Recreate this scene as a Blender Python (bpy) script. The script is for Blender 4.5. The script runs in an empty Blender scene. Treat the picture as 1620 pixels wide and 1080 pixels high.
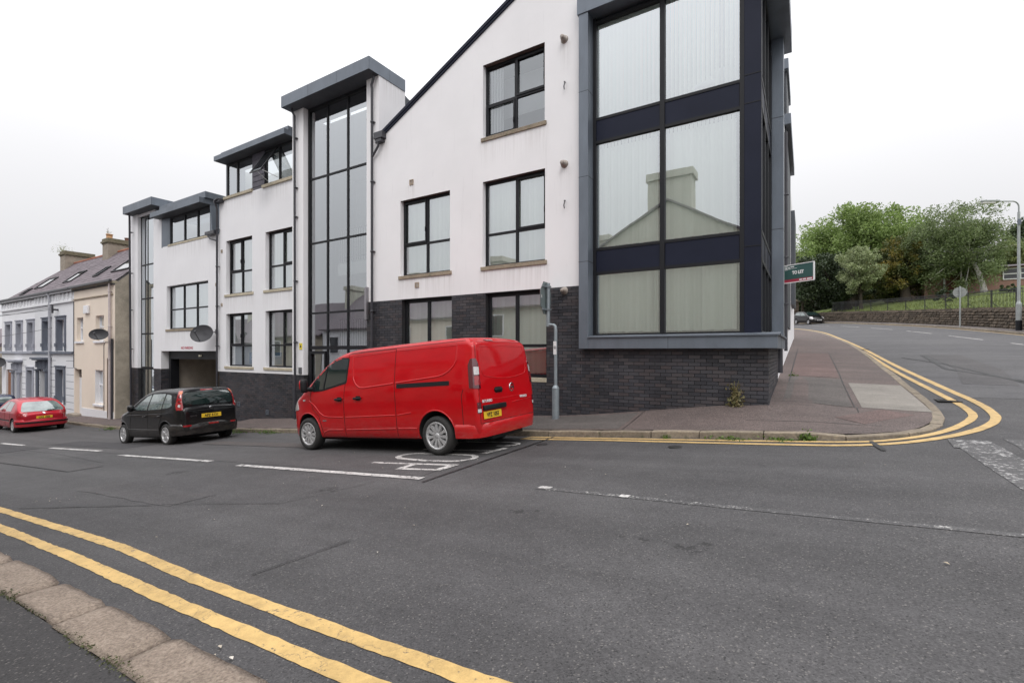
import bpy, bmesh, math, random
import numpy as np
from mathutils import Vector, Matrix, noise
from mathutils.bvhtree import BVHTree

R = math.radians
scene = bpy.context.scene
COL = scene.collection
rng = random.Random(11)

# ------------------------------------------------------------------ camera
cam_d = bpy.data.cameras.new('camera')
cam_d.sensor_width = 36.0
cam_d.lens = 16.76
cam_d.shift_y = 0.0093
cam_d.clip_start = 0.05
cam_d.clip_end = 2000.0
cam = bpy.data.objects.new('camera', cam_d)
cam.location = (0, 0, 0)                     # z = 0 is eye level, the road under the eye lies 1.35 m lower
cam.rotation_euler = (R(90), 0, R(31.66))
COL.objects.link(cam)
scene.camera = cam

# ------------------------------------------------------------------ world: bright overcast sky
world = bpy.data.worlds.new('World')
scene.world = world
world.use_nodes = True
wn = world.node_tree
wn.nodes.clear()
w_out = wn.nodes.new('ShaderNodeOutputWorld')
w_bg = wn.nodes.new('ShaderNodeBackground')
w_bg.inputs['Strength'].default_value = 0.1
w_sky = wn.nodes.new('ShaderNodeTexSky')
w_sky.sky_type = 'NISHITA'
w_sky.sun_disc = False
w_sky.sun_elevation = R(52)
w_sky.sun_rotation = R(160)
w_sky.air_density = 1.0
w_sky.dust_density = 4.0
w_hsv = wn.nodes.new('ShaderNodeHueSaturation')
w_hsv.inputs['Saturation'].default_value = 0.15
w_hsv.inputs['Value'].default_value = 1.0
wn.links.new(w_sky.outputs[0], w_hsv.inputs['Color'])
w_tc = wn.nodes.new('ShaderNodeTexCoord')
w_sep = wn.nodes.new('ShaderNodeSeparateXYZ')
wn.links.new(w_tc.outputs['Generated'], w_sep.inputs[0])
w_map = wn.nodes.new('ShaderNodeMapRange')    # overcast: the zenith brighter than the horizon
w_map.inputs['From Min'].default_value = 0.0
w_map.inputs['From Max'].default_value = 1.0
w_map.inputs['To Min'].default_value = 7.9
w_map.inputs['To Max'].default_value = 30.0
w_pow = wn.nodes.new('ShaderNodeMath')
w_pow.operation = 'POWER'
w_pow.inputs[1].default_value = 1.9
w_pow.use_clamp = True
wn.links.new(w_sep.outputs['Z'], w_pow.inputs[0])
wn.links.new(w_pow.outputs[0], w_map.inputs['Value'])
w_no = wn.nodes.new('ShaderNodeTexNoise')
w_no.inputs['Scale'].default_value = 2.2
w_no.inputs['Detail'].default_value = 3.0
wn.links.new(w_tc.outputs['Generated'], w_no.inputs['Vector'])
w_nm = wn.nodes.new('ShaderNodeMapRange')
w_nm.inputs['To Min'].default_value = 0.95
w_nm.inputs['To Max'].default_value = 1.05
wn.links.new(w_no.outputs['Fac'], w_nm.inputs['Value'])
w_mul = wn.nodes.new('ShaderNodeMath')
w_mul.operation = 'MULTIPLY'
wn.links.new(w_map.outputs[0], w_mul.inputs[0])
wn.links.new(w_nm.outputs[0], w_mul.inputs[1])
w_col = wn.nodes.new('ShaderNodeVectorMath')
w_col.operation = 'SCALE'
w_col.inputs[0].default_value = (0.985, 0.985, 1.01)
wn.links.new(w_mul.outputs[0], w_col.inputs['Scale'])
w_mix = wn.nodes.new('ShaderNodeMixRGB')
w_mix.inputs['Fac'].default_value = 0.95
wn.links.new(w_hsv.outputs[0], w_mix.inputs['Color1'])
wn.links.new(w_col.outputs[0], w_mix.inputs['Color2'])
wn.links.new(w_mix.outputs[0], w_bg.inputs['Color'])
wn.links.new(w_bg.outputs[0], w_out.inputs['Surface'])

sun_d = bpy.data.lights.new('sun', 'SUN')
sun_d.energy = 0.95
sun_d.angle = R(25)
sun_d.color = (1.0, 0.97, 0.93)
sun = bpy.data.objects.new('sun', sun_d)
_dir = Vector((0.66, -0.84, 1.25)).normalized()          # towards the sun
sun.rotation_euler = _dir.to_track_quat('Z', 'Y').to_euler()
COL.objects.link(sun)

scene.view_settings.view_transform = 'Standard'
scene.view_settings.look = 'None'
scene.view_settings.exposure = 0.0
scene.view_settings.gamma = 1.0
scene.view_settings.use_curve_mapping = False
scene.cycles.max_bounces = 8
scene.cycles.diffuse_bounces = 3
scene.cycles.glossy_bounces = 3
scene.cycles.transmission_bounces = 4
scene.cycles.transparent_max_bounces = 10
scene.cycles.use_denoising = True

# ------------------------------------------------------------------ helpers: objects
def tag(o, label=None, cat=None, group=None, kind=None):
    if label: o['label'] = label
    if cat: o['category'] = cat
    if group: o['group'] = group
    if kind: o['kind'] = kind
    return o

def empty(name, loc, rz=0.0, label=None, cat=None, group=None, kind=None):
    o = bpy.data.objects.new(name, None)
    o.empty_display_size = 0.2
    o.location = loc
    o.rotation_euler = (0, 0, rz)
    COL.objects.link(o)
    return tag(o, label, cat, group, kind)

def copy_tree(o, parent=None):
    c = o.copy()
    COL.objects.link(c)
    if parent is not None:
        c.parent = parent
    for ch in o.children:
        copy_tree(ch, c)
    return c

class MB:
    """collects faces and links them as ONE mesh object"""
    def __init__(s):
        s.v = []; s.f = []; s.m = []; s.sm = []
    def add(s, vs, fs, mi=0, smooth=False):
        b = len(s.v)
        s.v += [tuple(p) for p in vs]
        for f in fs:
            s.f.append([b + i for i in f]); s.m.append(mi); s.sm.append(smooth)
        return s
    def box(s, x0, x1, y0, y1, z0, z1, mi=0):
        vs = [(x0,y0,z0),(x1,y0,z0),(x1,y1,z0),(x0,y1,z0),(x0,y0,z1),(x1,y0,z1),(x1,y1,z1),(x0,y1,z1)]
        return s.add(vs, [(0,3,2,1),(4,5,6,7),(0,1,5,4),(1,2,6,5),(2,3,7,6),(3,0,4,7)], mi)
    def obox(s, c, u, v, w, mi=0):
        c, u, v, w = Vector(c), Vector(u), Vector(v), Vector(w)
        vs = [c-u-v-w, c+u-v-w, c+u+v-w, c-u+v-w, c-u-v+w, c+u-v+w, c+u+v+w, c-u+v+w]
        return s.add(vs, [(0,3,2,1),(4,5,6,7),(0,1,5,4),(1,2,6,5),(2,3,7,6),(3,0,4,7)], mi)
    def prism(s, pts, d, mi=0):
        """pts: 3D polygon, extruded by vector d"""
        n = len(pts); d = Vector(d)
        vs = [Vector(p) for p in pts] + [Vector(p) + d for p in pts]
        fs = [tuple(range(n)), tuple(range(2*n-1, n-1, -1))] + [(i, (i+1) % n, n+(i+1) % n, n+i) for i in range(n)]
        return s.add(vs, fs, mi)
    def tube(s, pts, r, n=8, mi=0, caps=True, smooth=True):
        pts = [Vector(p) for p in pts]
        rr = r if isinstance(r, (list, tuple)) else [r]*len(pts)
        vs = []; prev = None
        for i, p in enumerate(pts):
            a = pts[max(i-1, 0)]; b = pts[min(i+1, len(pts)-1)]
            t = (b-a)
            if t.length < 1e-9: t = Vector((0,0,1))
            t.normalize()
            if prev is None:
                ref = Vector((0,0,1)) if abs(t.z) < .9 else Vector((1,0,0))
                u = t.cross(ref).normalized()
            else:
                u = (prev - t*prev.dot(t))
                u = u.normalized() if u.length > 1e-6 else t.orthogonal().normalized()
            prev = u
            w = t.cross(u)
            for k in range(n):
                a_ = 2*math.pi*k/n
                vs.append(p + (u*math.cos(a_) + w*math.sin(a_))*rr[i])
        fs = []
        for i in range(len(pts)-1):
            for k in range(n):
                fs.append((i*n+k, i*n+(k+1) % n, (i+1)*n+(k+1) % n, (i+1)*n+k))
        s.add(vs, fs, mi, smooth)
        if caps:
            s.add(vs[:n], [tuple(range(n-1, -1, -1))], mi)
            s.add(vs[-n:], [tuple(range(n))], mi)
        return s
    def lathe(s, prof, c, axis='z', n=24, mi=0, smooth=True, rot0=0.0):
        """prof: list of (radius, height along the axis)"""
        c = Vector(c); vs = []
        for (r, h) in prof:
            for k in range(n):
                a = 2*math.pi*k/n + rot0
                q = (r*math.cos(a), r*math.sin(a), h)
                if axis == 'y': q = (q[0], q[2], q[1])
                if axis == 'x': q = (q[2], q[0], q[1])
                vs.append(c + Vector(q))
        fs = []
        for i in range(len(prof)-1):
            for k in range(n):
                fs.append((i*n+k, i*n+(k+1) % n, (i+1)*n+(k+1) % n, (i+1)*n+k))
        return s.add(vs, fs, mi, smooth)
    def build(s, name, mats, parent=None, label=None, world=True, bevel=0.0, kind=None, recalc=True):
        """world=True: vertices are world metres; they are moved into the parent's frame"""
        if not isinstance(mats, (list, tuple)): mats = [mats]
        off = Vector((0,0,0)); p = parent
        if world:
            while p is not None:
                off += Vector(p.location); p = p.parent
        me = bpy.data.meshes.new(name)
        me.from_pydata([(v[0]-off.x, v[1]-off.y, v[2]-off.z) for v in s.v], [], s.f)
        for m in mats: me.materials.append(m)
        me.polygons.foreach_set('material_index', s.m)
        me.polygons.foreach_set('use_smooth', s.sm)
        if recalc:
            bm = bmesh.new(); bm.from_mesh(me)
            bmesh.ops.recalc_face_normals(bm, faces=bm.faces)
            bm.to_mesh(me); bm.free()
        me.update()
        o = bpy.data.objects.new(name, me)
        COL.objects.link(o)
        if parent is not None: o.parent = parent
        if label: o['label'] = label
        if kind: o['kind'] = kind
        if bevel > 0:
            b = o.modifiers.new('bevel', 'BEVEL')
            b.width = bevel; b.segments = 2; b.limit_method = 'ANGLE'; b.angle_limit = R(40)
        return o

def mesh_of(o_or_me, name, parent=None, loc=(0,0,0), rot=None, label=None, scale=None):
    me = o_or_me.data if hasattr(o_or_me, 'data') else o_or_me
    o = bpy.data.objects.new(name, me)
    o.location = loc
    if rot is not None: o.rotation_euler = rot
    if scale is not None: o.scale = scale
    COL.objects.link(o)
    if parent is not None: o.parent = parent
    if label: o['label'] = label
    return o

def text_mesh(name, body, size, mat, matrix, parent=None, extrude=0.0, align='CENTER', world=True, bold=0.0, sx=1.0):
    cu = bpy.data.curves.new(name, 'FONT')
    cu.body = body; cu.size = size; cu.extrude = extrude; cu.offset = bold
    cu.align_x = align; cu.align_y = 'CENTER'; cu.resolution_u = 3
    t = bpy.data.objects.new(name, cu)
    COL.objects.link(t)
    bpy.context.view_layer.update()
    dg = bpy.context.evaluated_depsgraph_get()
    me = bpy.data.meshes.new_from_object(t.evaluated_get(dg))
    bpy.data.objects.remove(t)
    me.name = name
    me.transform(matrix @ Matrix.Diagonal((sx, 1, 1, 1)))
    if world and parent is not None:
        off = Vector((0,0,0)); p = parent
        while p is not None: off += Vector(p.location); p = p.parent
        me.transform(Matrix.Translation(-off))
    me.materials.clear(); me.materials.append(mat)
    o = bpy.data.objects.new(name, me)
    COL.objects.link(o)
    if parent is not None: o.parent = parent
    return o

class Lines:
    """tubes that become one object each"""
    def __init__(s): s.t = []
    def tube(s, *a, **k):
        m = MB(); m.tube(*a, **k); s.t.append(m)
    def build(s, name, m, parent, world=False):
        for x in s.t: x.build(name, m, parent, world=world)

# ------------------------------------------------------------------ helpers: materials
class NT:
    def __init__(s, name):
        s.m = bpy.data.materials.new(name)
        s.m.use_nodes = True
        s.t = s.m.node_tree
        s.b = s.t.nodes['Principled BSDF']
        s.out = s.t.nodes['Material Output']
    def n(s, typ, **kw):
        x = s.t.nodes.new(typ)
        for k, v in kw.items():
            if k in x.inputs: x.inputs[k].default_value = v
            else: setattr(x, k, v)
        return x
    def l(s, a, b):
        s.t.links.new(a, b)
    def co(s, kind='Object', scale=(1,1,1)):
        tc = s.n('ShaderNodeTexCoord')
        if scale == (1,1,1): return tc.outputs[kind]
        mp = s.n('ShaderNodeMapping'); mp.inputs['Scale'].default_value = scale
        s.l(tc.outputs[kind], mp.inputs['Vector']); return mp.outputs[0]
    def pos(s, scale=(1,1,1)):
        g = s.n('ShaderNodeNewGeometry')
        if scale == (1,1,1): return g.outputs['Position']
        mp = s.n('ShaderNodeMapping'); mp.inputs['Scale'].default_value = scale
        s.l(g.outputs['Position'], mp.inputs['Vector']); return mp.outputs[0]
    def noise(s, vec, scale, detail=4, rough=.6, dist=0.0):
        x = s.n('ShaderNodeTexNoise'); x.inputs['Scale'].default_value = scale
        x.inputs['Detail'].default_value = detail; x.inputs['Roughness'].default_value = rough
        x.inputs['Distortion'].default_value = dist
        s.l(vec, x.inputs['Vector']); return x.outputs['Fac']
    def ramp(s, fac, stops):
        x = s.n('ShaderNodeValToRGB')
        el = x.color_ramp.elements
        el[0].position = stops[0][0]; el[0].color = (*stops[0][1], 1) if len(stops[0][1]) == 3 else stops[0][1]
        el[1].position = stops[-1][0]; el[1].color = (*stops[-1][1], 1) if len(stops[-1][1]) == 3 else stops[-1][1]
        for p, c in stops[1:-1]:
            e = el.new(p); e.color = (*c, 1)
        s.l(fac, x.inputs['Fac']); return x.outputs['Color']
    def mr(s, fac, a, b, c=0.0, d=1.0, smooth=False):
        x = s.n('ShaderNodeMapRange')
        if smooth: x.interpolation_type = 'SMOOTHSTEP'
        x.inputs['From Min'].default_value = a; x.inputs['From Max'].default_value = b
        x.inputs['To Min'].default_value = c; x.inputs['To Max'].default_value = d
        s.l(fac, x.inputs['Value']); return x.outputs[0]
    def mix(s, fac, c1, c2, blend='MIX'):
        x = s.n('ShaderNodeMixRGB'); x.blend_type = blend
        for k, v in (('Fac', fac), ('Color1', c1), ('Color2', c2)):
            if isinstance(v, (int, float)): x.inputs[k].default_value = v if k == 'Fac' else (v, v, v, 1)
            elif isinstance(v, (tuple, list)): x.inputs[k].default_value = (*v, 1) if len(v) == 3 else v
            else: s.l(v, x.inputs[k])
        return x.outputs[0]
    def math(s, op, a, b=0.0):
        x = s.n('ShaderNodeMath'); x.operation = op
        for i, v in enumerate((a, b)):
            if isinstance(v, (int, float)): x.inputs[i].default_value = v
            else: s.l(v, x.inputs[i])
        return x.outputs[0]
    def bump(s, h, strength=.3, dist=.01):
        x = s.n('ShaderNodeBump'); x.inputs['Strength'].default_value = strength
        x.inputs['Distance'].default_value = dist
        s.l(h, x.inputs['Height']); s.l(x.outputs[0], s.b.inputs['Normal']); return x.outputs[0]
    def rnd(s):
        oi = s.n('ShaderNodeObjectInfo'); g = s.n('ShaderNodeNewGeometry')
        return s.math('FRACT', s.math('ADD', oi.outputs['Random'], g.outputs['Random Per Island']))

def mat(name, c, rough=.8, c2=None, nscale=4.0, bump=0.0, bscale=60.0, bdist=.004, metal=0.0, spec=.5, coat=0.0,
        fine=0.0, detail=5, vec=None, rand=0.0, emis=None):
    """plain procedural surface: two tones mixed by noise, fine grain and relief"""
    t = NT(name)
    v = t.co() if vec is None else t.pos(vec)
    f = t.mr(t.noise(v, nscale, detail), .3, .7)
    c2 = c2 or tuple(x*.86 for x in c)
    col = t.mix(f, c, c2)
    if fine:
        g = t.mr(t.noise(v, bscale, 3), .3, .7, 1-fine, 1+fine)
        col = t.mix(1.0, col, g, 'MULTIPLY')
    if rand:
        g = t.mr(t.rnd(), 0, 1, 1-rand, 1+rand)
        col = t.mix(1.0, col, g, 'MULTIPLY')
    t.l(col, t.b.inputs['Base Color'])
    t.b.inputs['Roughness'].default_value = rough
    t.b.inputs['Metallic'].default_value = metal
    t.b.inputs['Specular IOR Level'].default_value = spec
    if coat:
        t.b.inputs['Coat Weight'].default_value = coat
        t.b.inputs['Coat Roughness'].default_value = .03
    if bump: t.bump(t.noise(v, bscale, 4), bump, bdist)
    return t.m

# ------------------------------------------------------------------ ground height of the roads
def sp(t, w):
    t = t/w
    return w*(math.log1p(math.exp(t)) if t < 30 else t)

def H(x, y):
    z = -1.347 + .082*(2.2 - sp(2.2-x, .7))
    z += .052*sp(-25-x, 1.5)
    z += .078*(sp(y-8.9, .45) - sp(y-110, 8))
    return z

def sstep(a, b, x):
    t = max(0, min(1, (x-a)/(b-a))); return t*t*(3-2*t)

def path_sample(pts, step):
    out = []; P = [Vector((p[0], p[1], 0)) for p in pts]
    out.append(P[0].copy()); carry = 0.0
    for a, b in zip(P[:-1], P[1:]):
        L = (b-a).length
        if L < 1e-9: continue
        d = step - carry
        while d <= L:
            out.append(a + (b-a)*(d/L)); d += step
        carry = L - (d - step)
    return out

def smooth_path(pts, n=6):
    """Catmull-Rom through the points"""
    P = [Vector((p[0], p[1], 0)) for p in pts]; out = []
    for i in range(len(P)-1):
        p0 = P[max(i-1,0)]; p1 = P[i]; p2 = P[i+1]; p3 = P[min(i+2, len(P)-1)]
        m = max(1, min(n, int((p2-p1).length/.25)))
        for k in range(m):
            t = k/m
            out.append(.5*((2*p1)+(-p0+p2)*t+(2*p0-5*p1+4*p2-p3)*t*t+(-p0+3*p1-3*p2+p3)*t**3))
    out.append(P[-1]); return out

def normals2(P):
    N = []
    for i in range(len(P)):
        a = P[max(i-1,0)]; b = P[min(i+1,len(P)-1)]
        t = (b-a).normalized(); N.append(Vector((-t.y, t.x, 0)))
    return N
# ------------------------------------------------------------------ materials of the ground
def asphalt_nodes(t, c1, c2, tone=1.0, stains=(), speck=.5):
    P = t.pos()
    big = t.mr(t.noise(P, .35, 4), .35, .65)
    med = t.mr(t.noise(P, 2.6, 5, .7), .3, .7, .86, 1.12)
    trk = t.mr(t.noise(t.pos((.12, 1.5, .12)), 1.0, 4, .6), .35, .65, .86, 1.12)
    med = t.math('MULTIPLY', med, trk)
    col = t.mix(big, c1, c2)
    col = t.mix(1.0, col, med, 'MULTIPLY')
    vo = t.n('ShaderNodeTexVoronoi'); vo.inputs['Scale'].default_value = 120.0
    t.l(P, vo.inputs['Vector'])
    sepc = t.n('ShaderNodeSeparateColor'); t.l(vo.outputs['Color'], sepc.inputs[0])
    g = t.mr(sepc.outputs[0], 0, 1, 1-speck*.55, 1+speck*.55)
    col = t.mix(1.0, col, g, 'MULTIPLY')
    hot = t.mr(sepc.outputs[1], .962, .966, 0, .30)
    col = t.mix(hot, col, (.30, .28, .26))
    hole = t.mr(sepc.outputs[2], .955, .96, 0, .6)
    col = t.mix(hole, col, (.012, .012, .013))
    fine = t.mr(t.noise(P, 220, 2), .3, .7, .82, 1.18)
    col = t.mix(1.0, col, fine, 'MULTIPLY')
    if stains:
        wob = t.n('ShaderNodeTexNoise'); wob.inputs['Scale'].default_value = 16.0; wob.inputs['Detail'].default_value = 8; wob.inputs['Roughness'].default_value = .75
        t.l(P, wob.inputs['Vector'])
        for (sx, sy, r) in stains:
            d = t.n('ShaderNodeVectorMath'); d.operation = 'DISTANCE'
            fl = t.n('ShaderNodeVectorMath'); fl.operation = 'MULTIPLY'; fl.inputs[1].default_value = (1, 1.3, 0)
            t.l(P, fl.inputs[0]); t.l(fl.outputs[0], d.inputs[0]); d.inputs[1].default_value = (sx, sy*1.3, 0)
            dd = t.math('ADD', d.outputs['Value'], t.mr(wob.outputs['Fac'], .3, .7, -r*1.9, r*1.9))
            m = t.mr(dd, r*.6, r*.95, .6, 0)
            col = t.mix(m, col, (.013, .013, .013))
    h = t.math('ADD', t.math('MULTIPLY', t.math('SUBTRACT', 1.0, vo.outputs['Distance']), 1.0), t.math('MULTIPLY', fine, .4))
    return col, h

def asphalt(name, c1, c2, stains=(), speck=.5, rough=.82, bump=.35):
    t = NT(name)
    col, h = asphalt_nodes(t, c1, c2, 1, stains, speck)
    t.l(col, t.b.inputs['Base Color'])
    t.b.inputs['Roughness'].default_value = rough
    t.b.inputs['Specular IOR Level'].default_value = .35
    t.bump(h, bump, .004)
    return t.m

AS1, AS2 = (.074, .0715, .073), (.059, .057, .059)
def paint(name, c, worn=.32, c2=None, scale=26.0, edge=.06):
    """road paint chipped through to the asphalt"""
    t = NT(name)
    acol, h = asphalt_nodes(t, AS1, AS2)
    P = t.pos()
    a = t.noise(P, scale, 6, .75); b = t.noise(P, scale*.12, 3)
    f = t.math('ADD', t.math('MULTIPLY', a, .75), t.math('MULTIPLY', b, .25))
    m = t.mr(f, worn, worn+edge)
    pc = t.mix(t.mr(t.noise(P, 1.7, 5), .3, .7), c, c2 or tuple(x*.8 for x in c))
    fine = t.mr(t.noise(P, 140, 3), .3, .7, .9, 1.08)
    pc = t.mix(1.0, pc, fine, 'MULTIPLY')
    vc = t.n('ShaderNodeTexVoronoi'); vc.feature = 'DISTANCE_TO_EDGE'; vc.inputs['Scale'].default_value = 2.1
    wv = t.n('ShaderNodeVectorMath'); wv.operation = 'ADD'; nn = t.n('ShaderNodeTexNoise'); nn.inputs['Scale'].default_value = 7.0; nn.inputs['Detail'].default_value = 5
    t.l(P, nn.inputs['Vector']); t.l(P, wv.inputs[0])
    sc_ = t.n('ShaderNodeVectorMath'); sc_.operation = 'SCALE'; sc_.inputs['Scale'].default_value = .35; t.l(nn.outputs['Color'], sc_.inputs[0]); t.l(sc_.outputs[0], wv.inputs[1])
    t.l(wv.outputs[0], vc.inputs['Vector'])
    m = t.math('MULTIPLY', m, t.mr(vc.outputs['Distance'], .003, .009, .6, 1))
    dirt = t.mr(t.noise(P, 5.5, 6, .75), .42, .66, 1.0, .68)
    pc = t.mix(1.0, pc, dirt, 'MULTIPLY')
    t.l(t.mix(m, acol, pc), t.b.inputs['Base Color'])
    t.b.inputs['Roughness'].default_value = .7
    t.bump(h, .2, .003)
    return t.m

M_ROAD = asphalt('asphalt_road', AS1, AS2, stains=((-2.35, 3.95, .07), (-2.2, 4.0, .04), (-1.05, 3.62, .06), (-1.25, 3.6, .05), (-.72, 3.55, .08), (-.62, 3.68, .04), (-5.2, 3.95, .12), (-9.3, 4.0, .16)))
M_BAY = asphalt('asphalt_bay', (.080, .076, .077), (.066, .063, .065))
M_ROADB = asphalt('asphalt_side_road', (.092, .090, .092), (.078, .076, .080), speck=.35)
M_PAV = asphalt('asphalt_pavement', (.125, .096, .088), (.098, .078, .073), speck=.95)
M_PAVN = asphalt('asphalt_near_pavement', (.052, .048, .048), (.043, .041, .042), speck=.4)
M_PATCH = asphalt('concrete_patch', (.235, .215, .19), (.20, .185, .165), speck=.25)
M_SEAM = mat('bitumen_seam', (.014, .014, .015), .6, bump=.2)
M_YEL = paint('yellow_road_paint', (.64, .43, .165), .36, (.53, .355, .135))
M_YELF = paint('yellow_road_paint_far', (.58, .40, .17), .22, (.47, .32, .13))
M_WHI = paint('white_road_paint', (.62, .60, .58), .425, scale=18)
M_WORN = paint('worn_white_road_paint', (.52, .51, .49), .545, scale=34, edge=.05)
M_KERB = None
def stone_mat(name, c, c2, bump=.9, scale=38, rand=.12, moss=0.0):
    t = NT(name); v = t.pos()
    n1 = t.noise(v, scale, 6, .7); n2 = t.noise(v, 4, 4)
    col = t.mix(t.mr(n1, .35, .65), c, c2)
    col = t.mix(1.0, col, t.mr(n2, .3, .7, .82, 1.15), 'MULTIPLY')
    col = t.mix(1.0, col, t.mr(t.rnd(), 0, 1, 1-rand, 1+rand), 'MULTIPLY')
    if moss:
        col = t.mix(t.mr(t.noise(v, 6, 5), .58, .68, 0, moss), col, (.05, .065, .025))
    t.l(col, t.b.inputs['Base Color']); t.b.inputs['Roughness'].default_value = .9
    t.bump(n1, bump, .02)
    return t.m
M_KERB = stone_mat('granite_kerb', (.42, .34, .272), (.19, .145, .115), bump=1.0, scale=60)
M_KERBF = stone_mat('sandstone_kerb', (.27, .225, .165), (.17, .14, .11), bump=.5, scale=22, moss=.5)

# ------------------------------------------------------------------ ground sheet
def axis(lo, flo, fhi, hi, fine, grow=1.25):
    a = list(np.arange(flo, fhi+1e-6, fine))
    d, x = fine, flo
    while x > lo: d *= grow; x -= d; a.insert(0, max(x, lo))
    d, x = fine, a[-1]
    while x < hi: d *= grow; x += d; a.append(min(x, hi))
    return a

def sheet(name, m, xs, ys, zf, kind='structure', parent=None):
    vs = [(x, y, zf(x, y)) for y in ys for x in xs]
    nx = len(xs)
    fs = [(j*nx+i, j*nx+i+1, (j+1)*nx+i+1, (j+1)*nx+i) for j in range(len(ys)-1) for i in range(nx-1)]
    mb = MB(); mb.add(vs, fs, 0, True)
    return mb.build(name, m, parent, kind=kind, recalc=False)

sheet('road', M_ROAD, axis(-160, -34, 12, 400, .3), axis(-120, -3, 15, 500, .3), H)

def ribbon(name, m, pts, w0, w1, zo=.004, jit=0.0, kind='structure', zf=H, step=.25, mb=None, seed=0, taper=False):
    """strip from offset w0 to w1 at the left of the path"""
    P = path_sample(pts, step) if step else [Vector((p[0], p[1], 0)) for p in pts]
    if step:
        last = Vector((pts[-1][0], pts[-1][1], 0))
        if (P[-1]-last).length > .02: P.append(last)
    N = normals2(P); r = random.Random(seed)
    own = mb is None
    if own: mb = MB()
    vs = []
    nw = max(1, int(abs(w1-w0)/.5))
    for i, (p, n) in enumerate(zip(P, N)):
        for k in range(nw+1):
            w = w0 + (w1-w0)*k/nw
            if k in (0, nw) and jit:
                w += (noise.noise(Vector((p.x*2.3+seed*7, p.y*2.3+k*13, 0)))*1.2 + r.uniform(-.6, .6))*jit
            q = p + n*w
            vs.append((q.x, q.y, zf(q.x, q.y)+zo))
    c = nw+1
    fs = [(i*c+k, i*c+k+1, (i+1)*c+k+1, (i+1)*c+k) for i in range(len(P)-1) for k in range(nw)]
    mb.add(vs, fs, 0, False)
    return mb.build(name, m, kind=kind) if own else mb

# kerb lines
KA = [(-60, 8.42), (-5, 8.42), (0, 8.42), (.55, 8.47), (1.05, 8.70), (1.45, 9.08), (1.75, 9.6), (1.93, 10.3), (2.0, 11.2), (2.02, 12.5),
      (2.0, 14), (1.97, 17.6), (1.88, 26.9), (1.2, 38), (.3, 46), (-1.35, 55.6), (-4, 65), (-9, 78)]
KPTS = np.array([(p.x, p.y) for p in path_sample([(p.x, p.y) for p in smooth_path([(-8, 8.42), (-6, 8.42)]+KA[1:12], 10)], .04)])
def kerbx(y):
    pts = [p for p in KA if p[1] >= 9.6]
    if y <= pts[0][1]: return pts[0][0]
    for a, b in zip(pts[:-1], pts[1:]):
        if y <= b[1]: return a[0] + (b[0]-a[0])*(y-a[1])/(b[1]-a[1])
    return pts[-1][0]
def khf(x, y):
    h = .115
    if y < 9: h -= .085*sstep(-24.0, -23.2, x)*(1-sstep(-18.6, -17.8, x))
    if x > -1: h -= .055*sstep(-.3, .8, x)*(1-sstep(13.5, 15.5, y))
    if y > 9: h -= .02
    return h
def pz(x, y):
    """top of the far pavement"""
    if x < -4: d = y-8.42
    elif y > 16: d = kerbx(y)-x
    else: d = float(np.sqrt(((KPTS[:, 0]-x)**2+(KPTS[:, 1]-y)**2).min()))
    t = max(0, min(1, (d-.155)/(1.5 if x < -.6 else 2.3)))
    e = .03 + .17*sstep(-5, -.6, x)
    return H(x, y) + khf(x, min(y, 8.5) if x < -1 else y) + e*t*(1 if t > 0 else 0)

SP = smooth_path(KA[:1]+[(-58+i*4, 8.42) for i in range(14)]+KA[1:], 10)
# pavement top between the kerb stones and the buildings
mb = MB(); NR = 10; vs = []
SPi = path_sample([(p.x, p.y) for p in SP], .3)
NRM = normals2(SPi)
for p, n in zip(SPi, NRM):
    a = p + n*.155
    if p.y < 9.2 and p.x < -.9: b = Vector((p.x, 10.45, 0))
    elif p.y < 12 and p.x > -.9: b = Vector((-.95, 10.45 + max(0, p.y-9.2)*.55, 0))
    else: b = Vector((min(-.95, p.x-2.9), max(10.45, p.y), 0))
    for k in range(NR+1):
        q = a.lerp(b, k/NR)
        vs.append((q.x, q.y, pz(q.x, q.y)))
c = NR+1
mb.add(vs, [(i*c+k, i*c+k+1, (i+1)*c+k+1, (i+1)*c+k) for i in range(len(SPi)-1) for k in range(NR)], 0, True)
mb.build('pavement', M_PAV, kind='structure', recalc=False)

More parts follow.
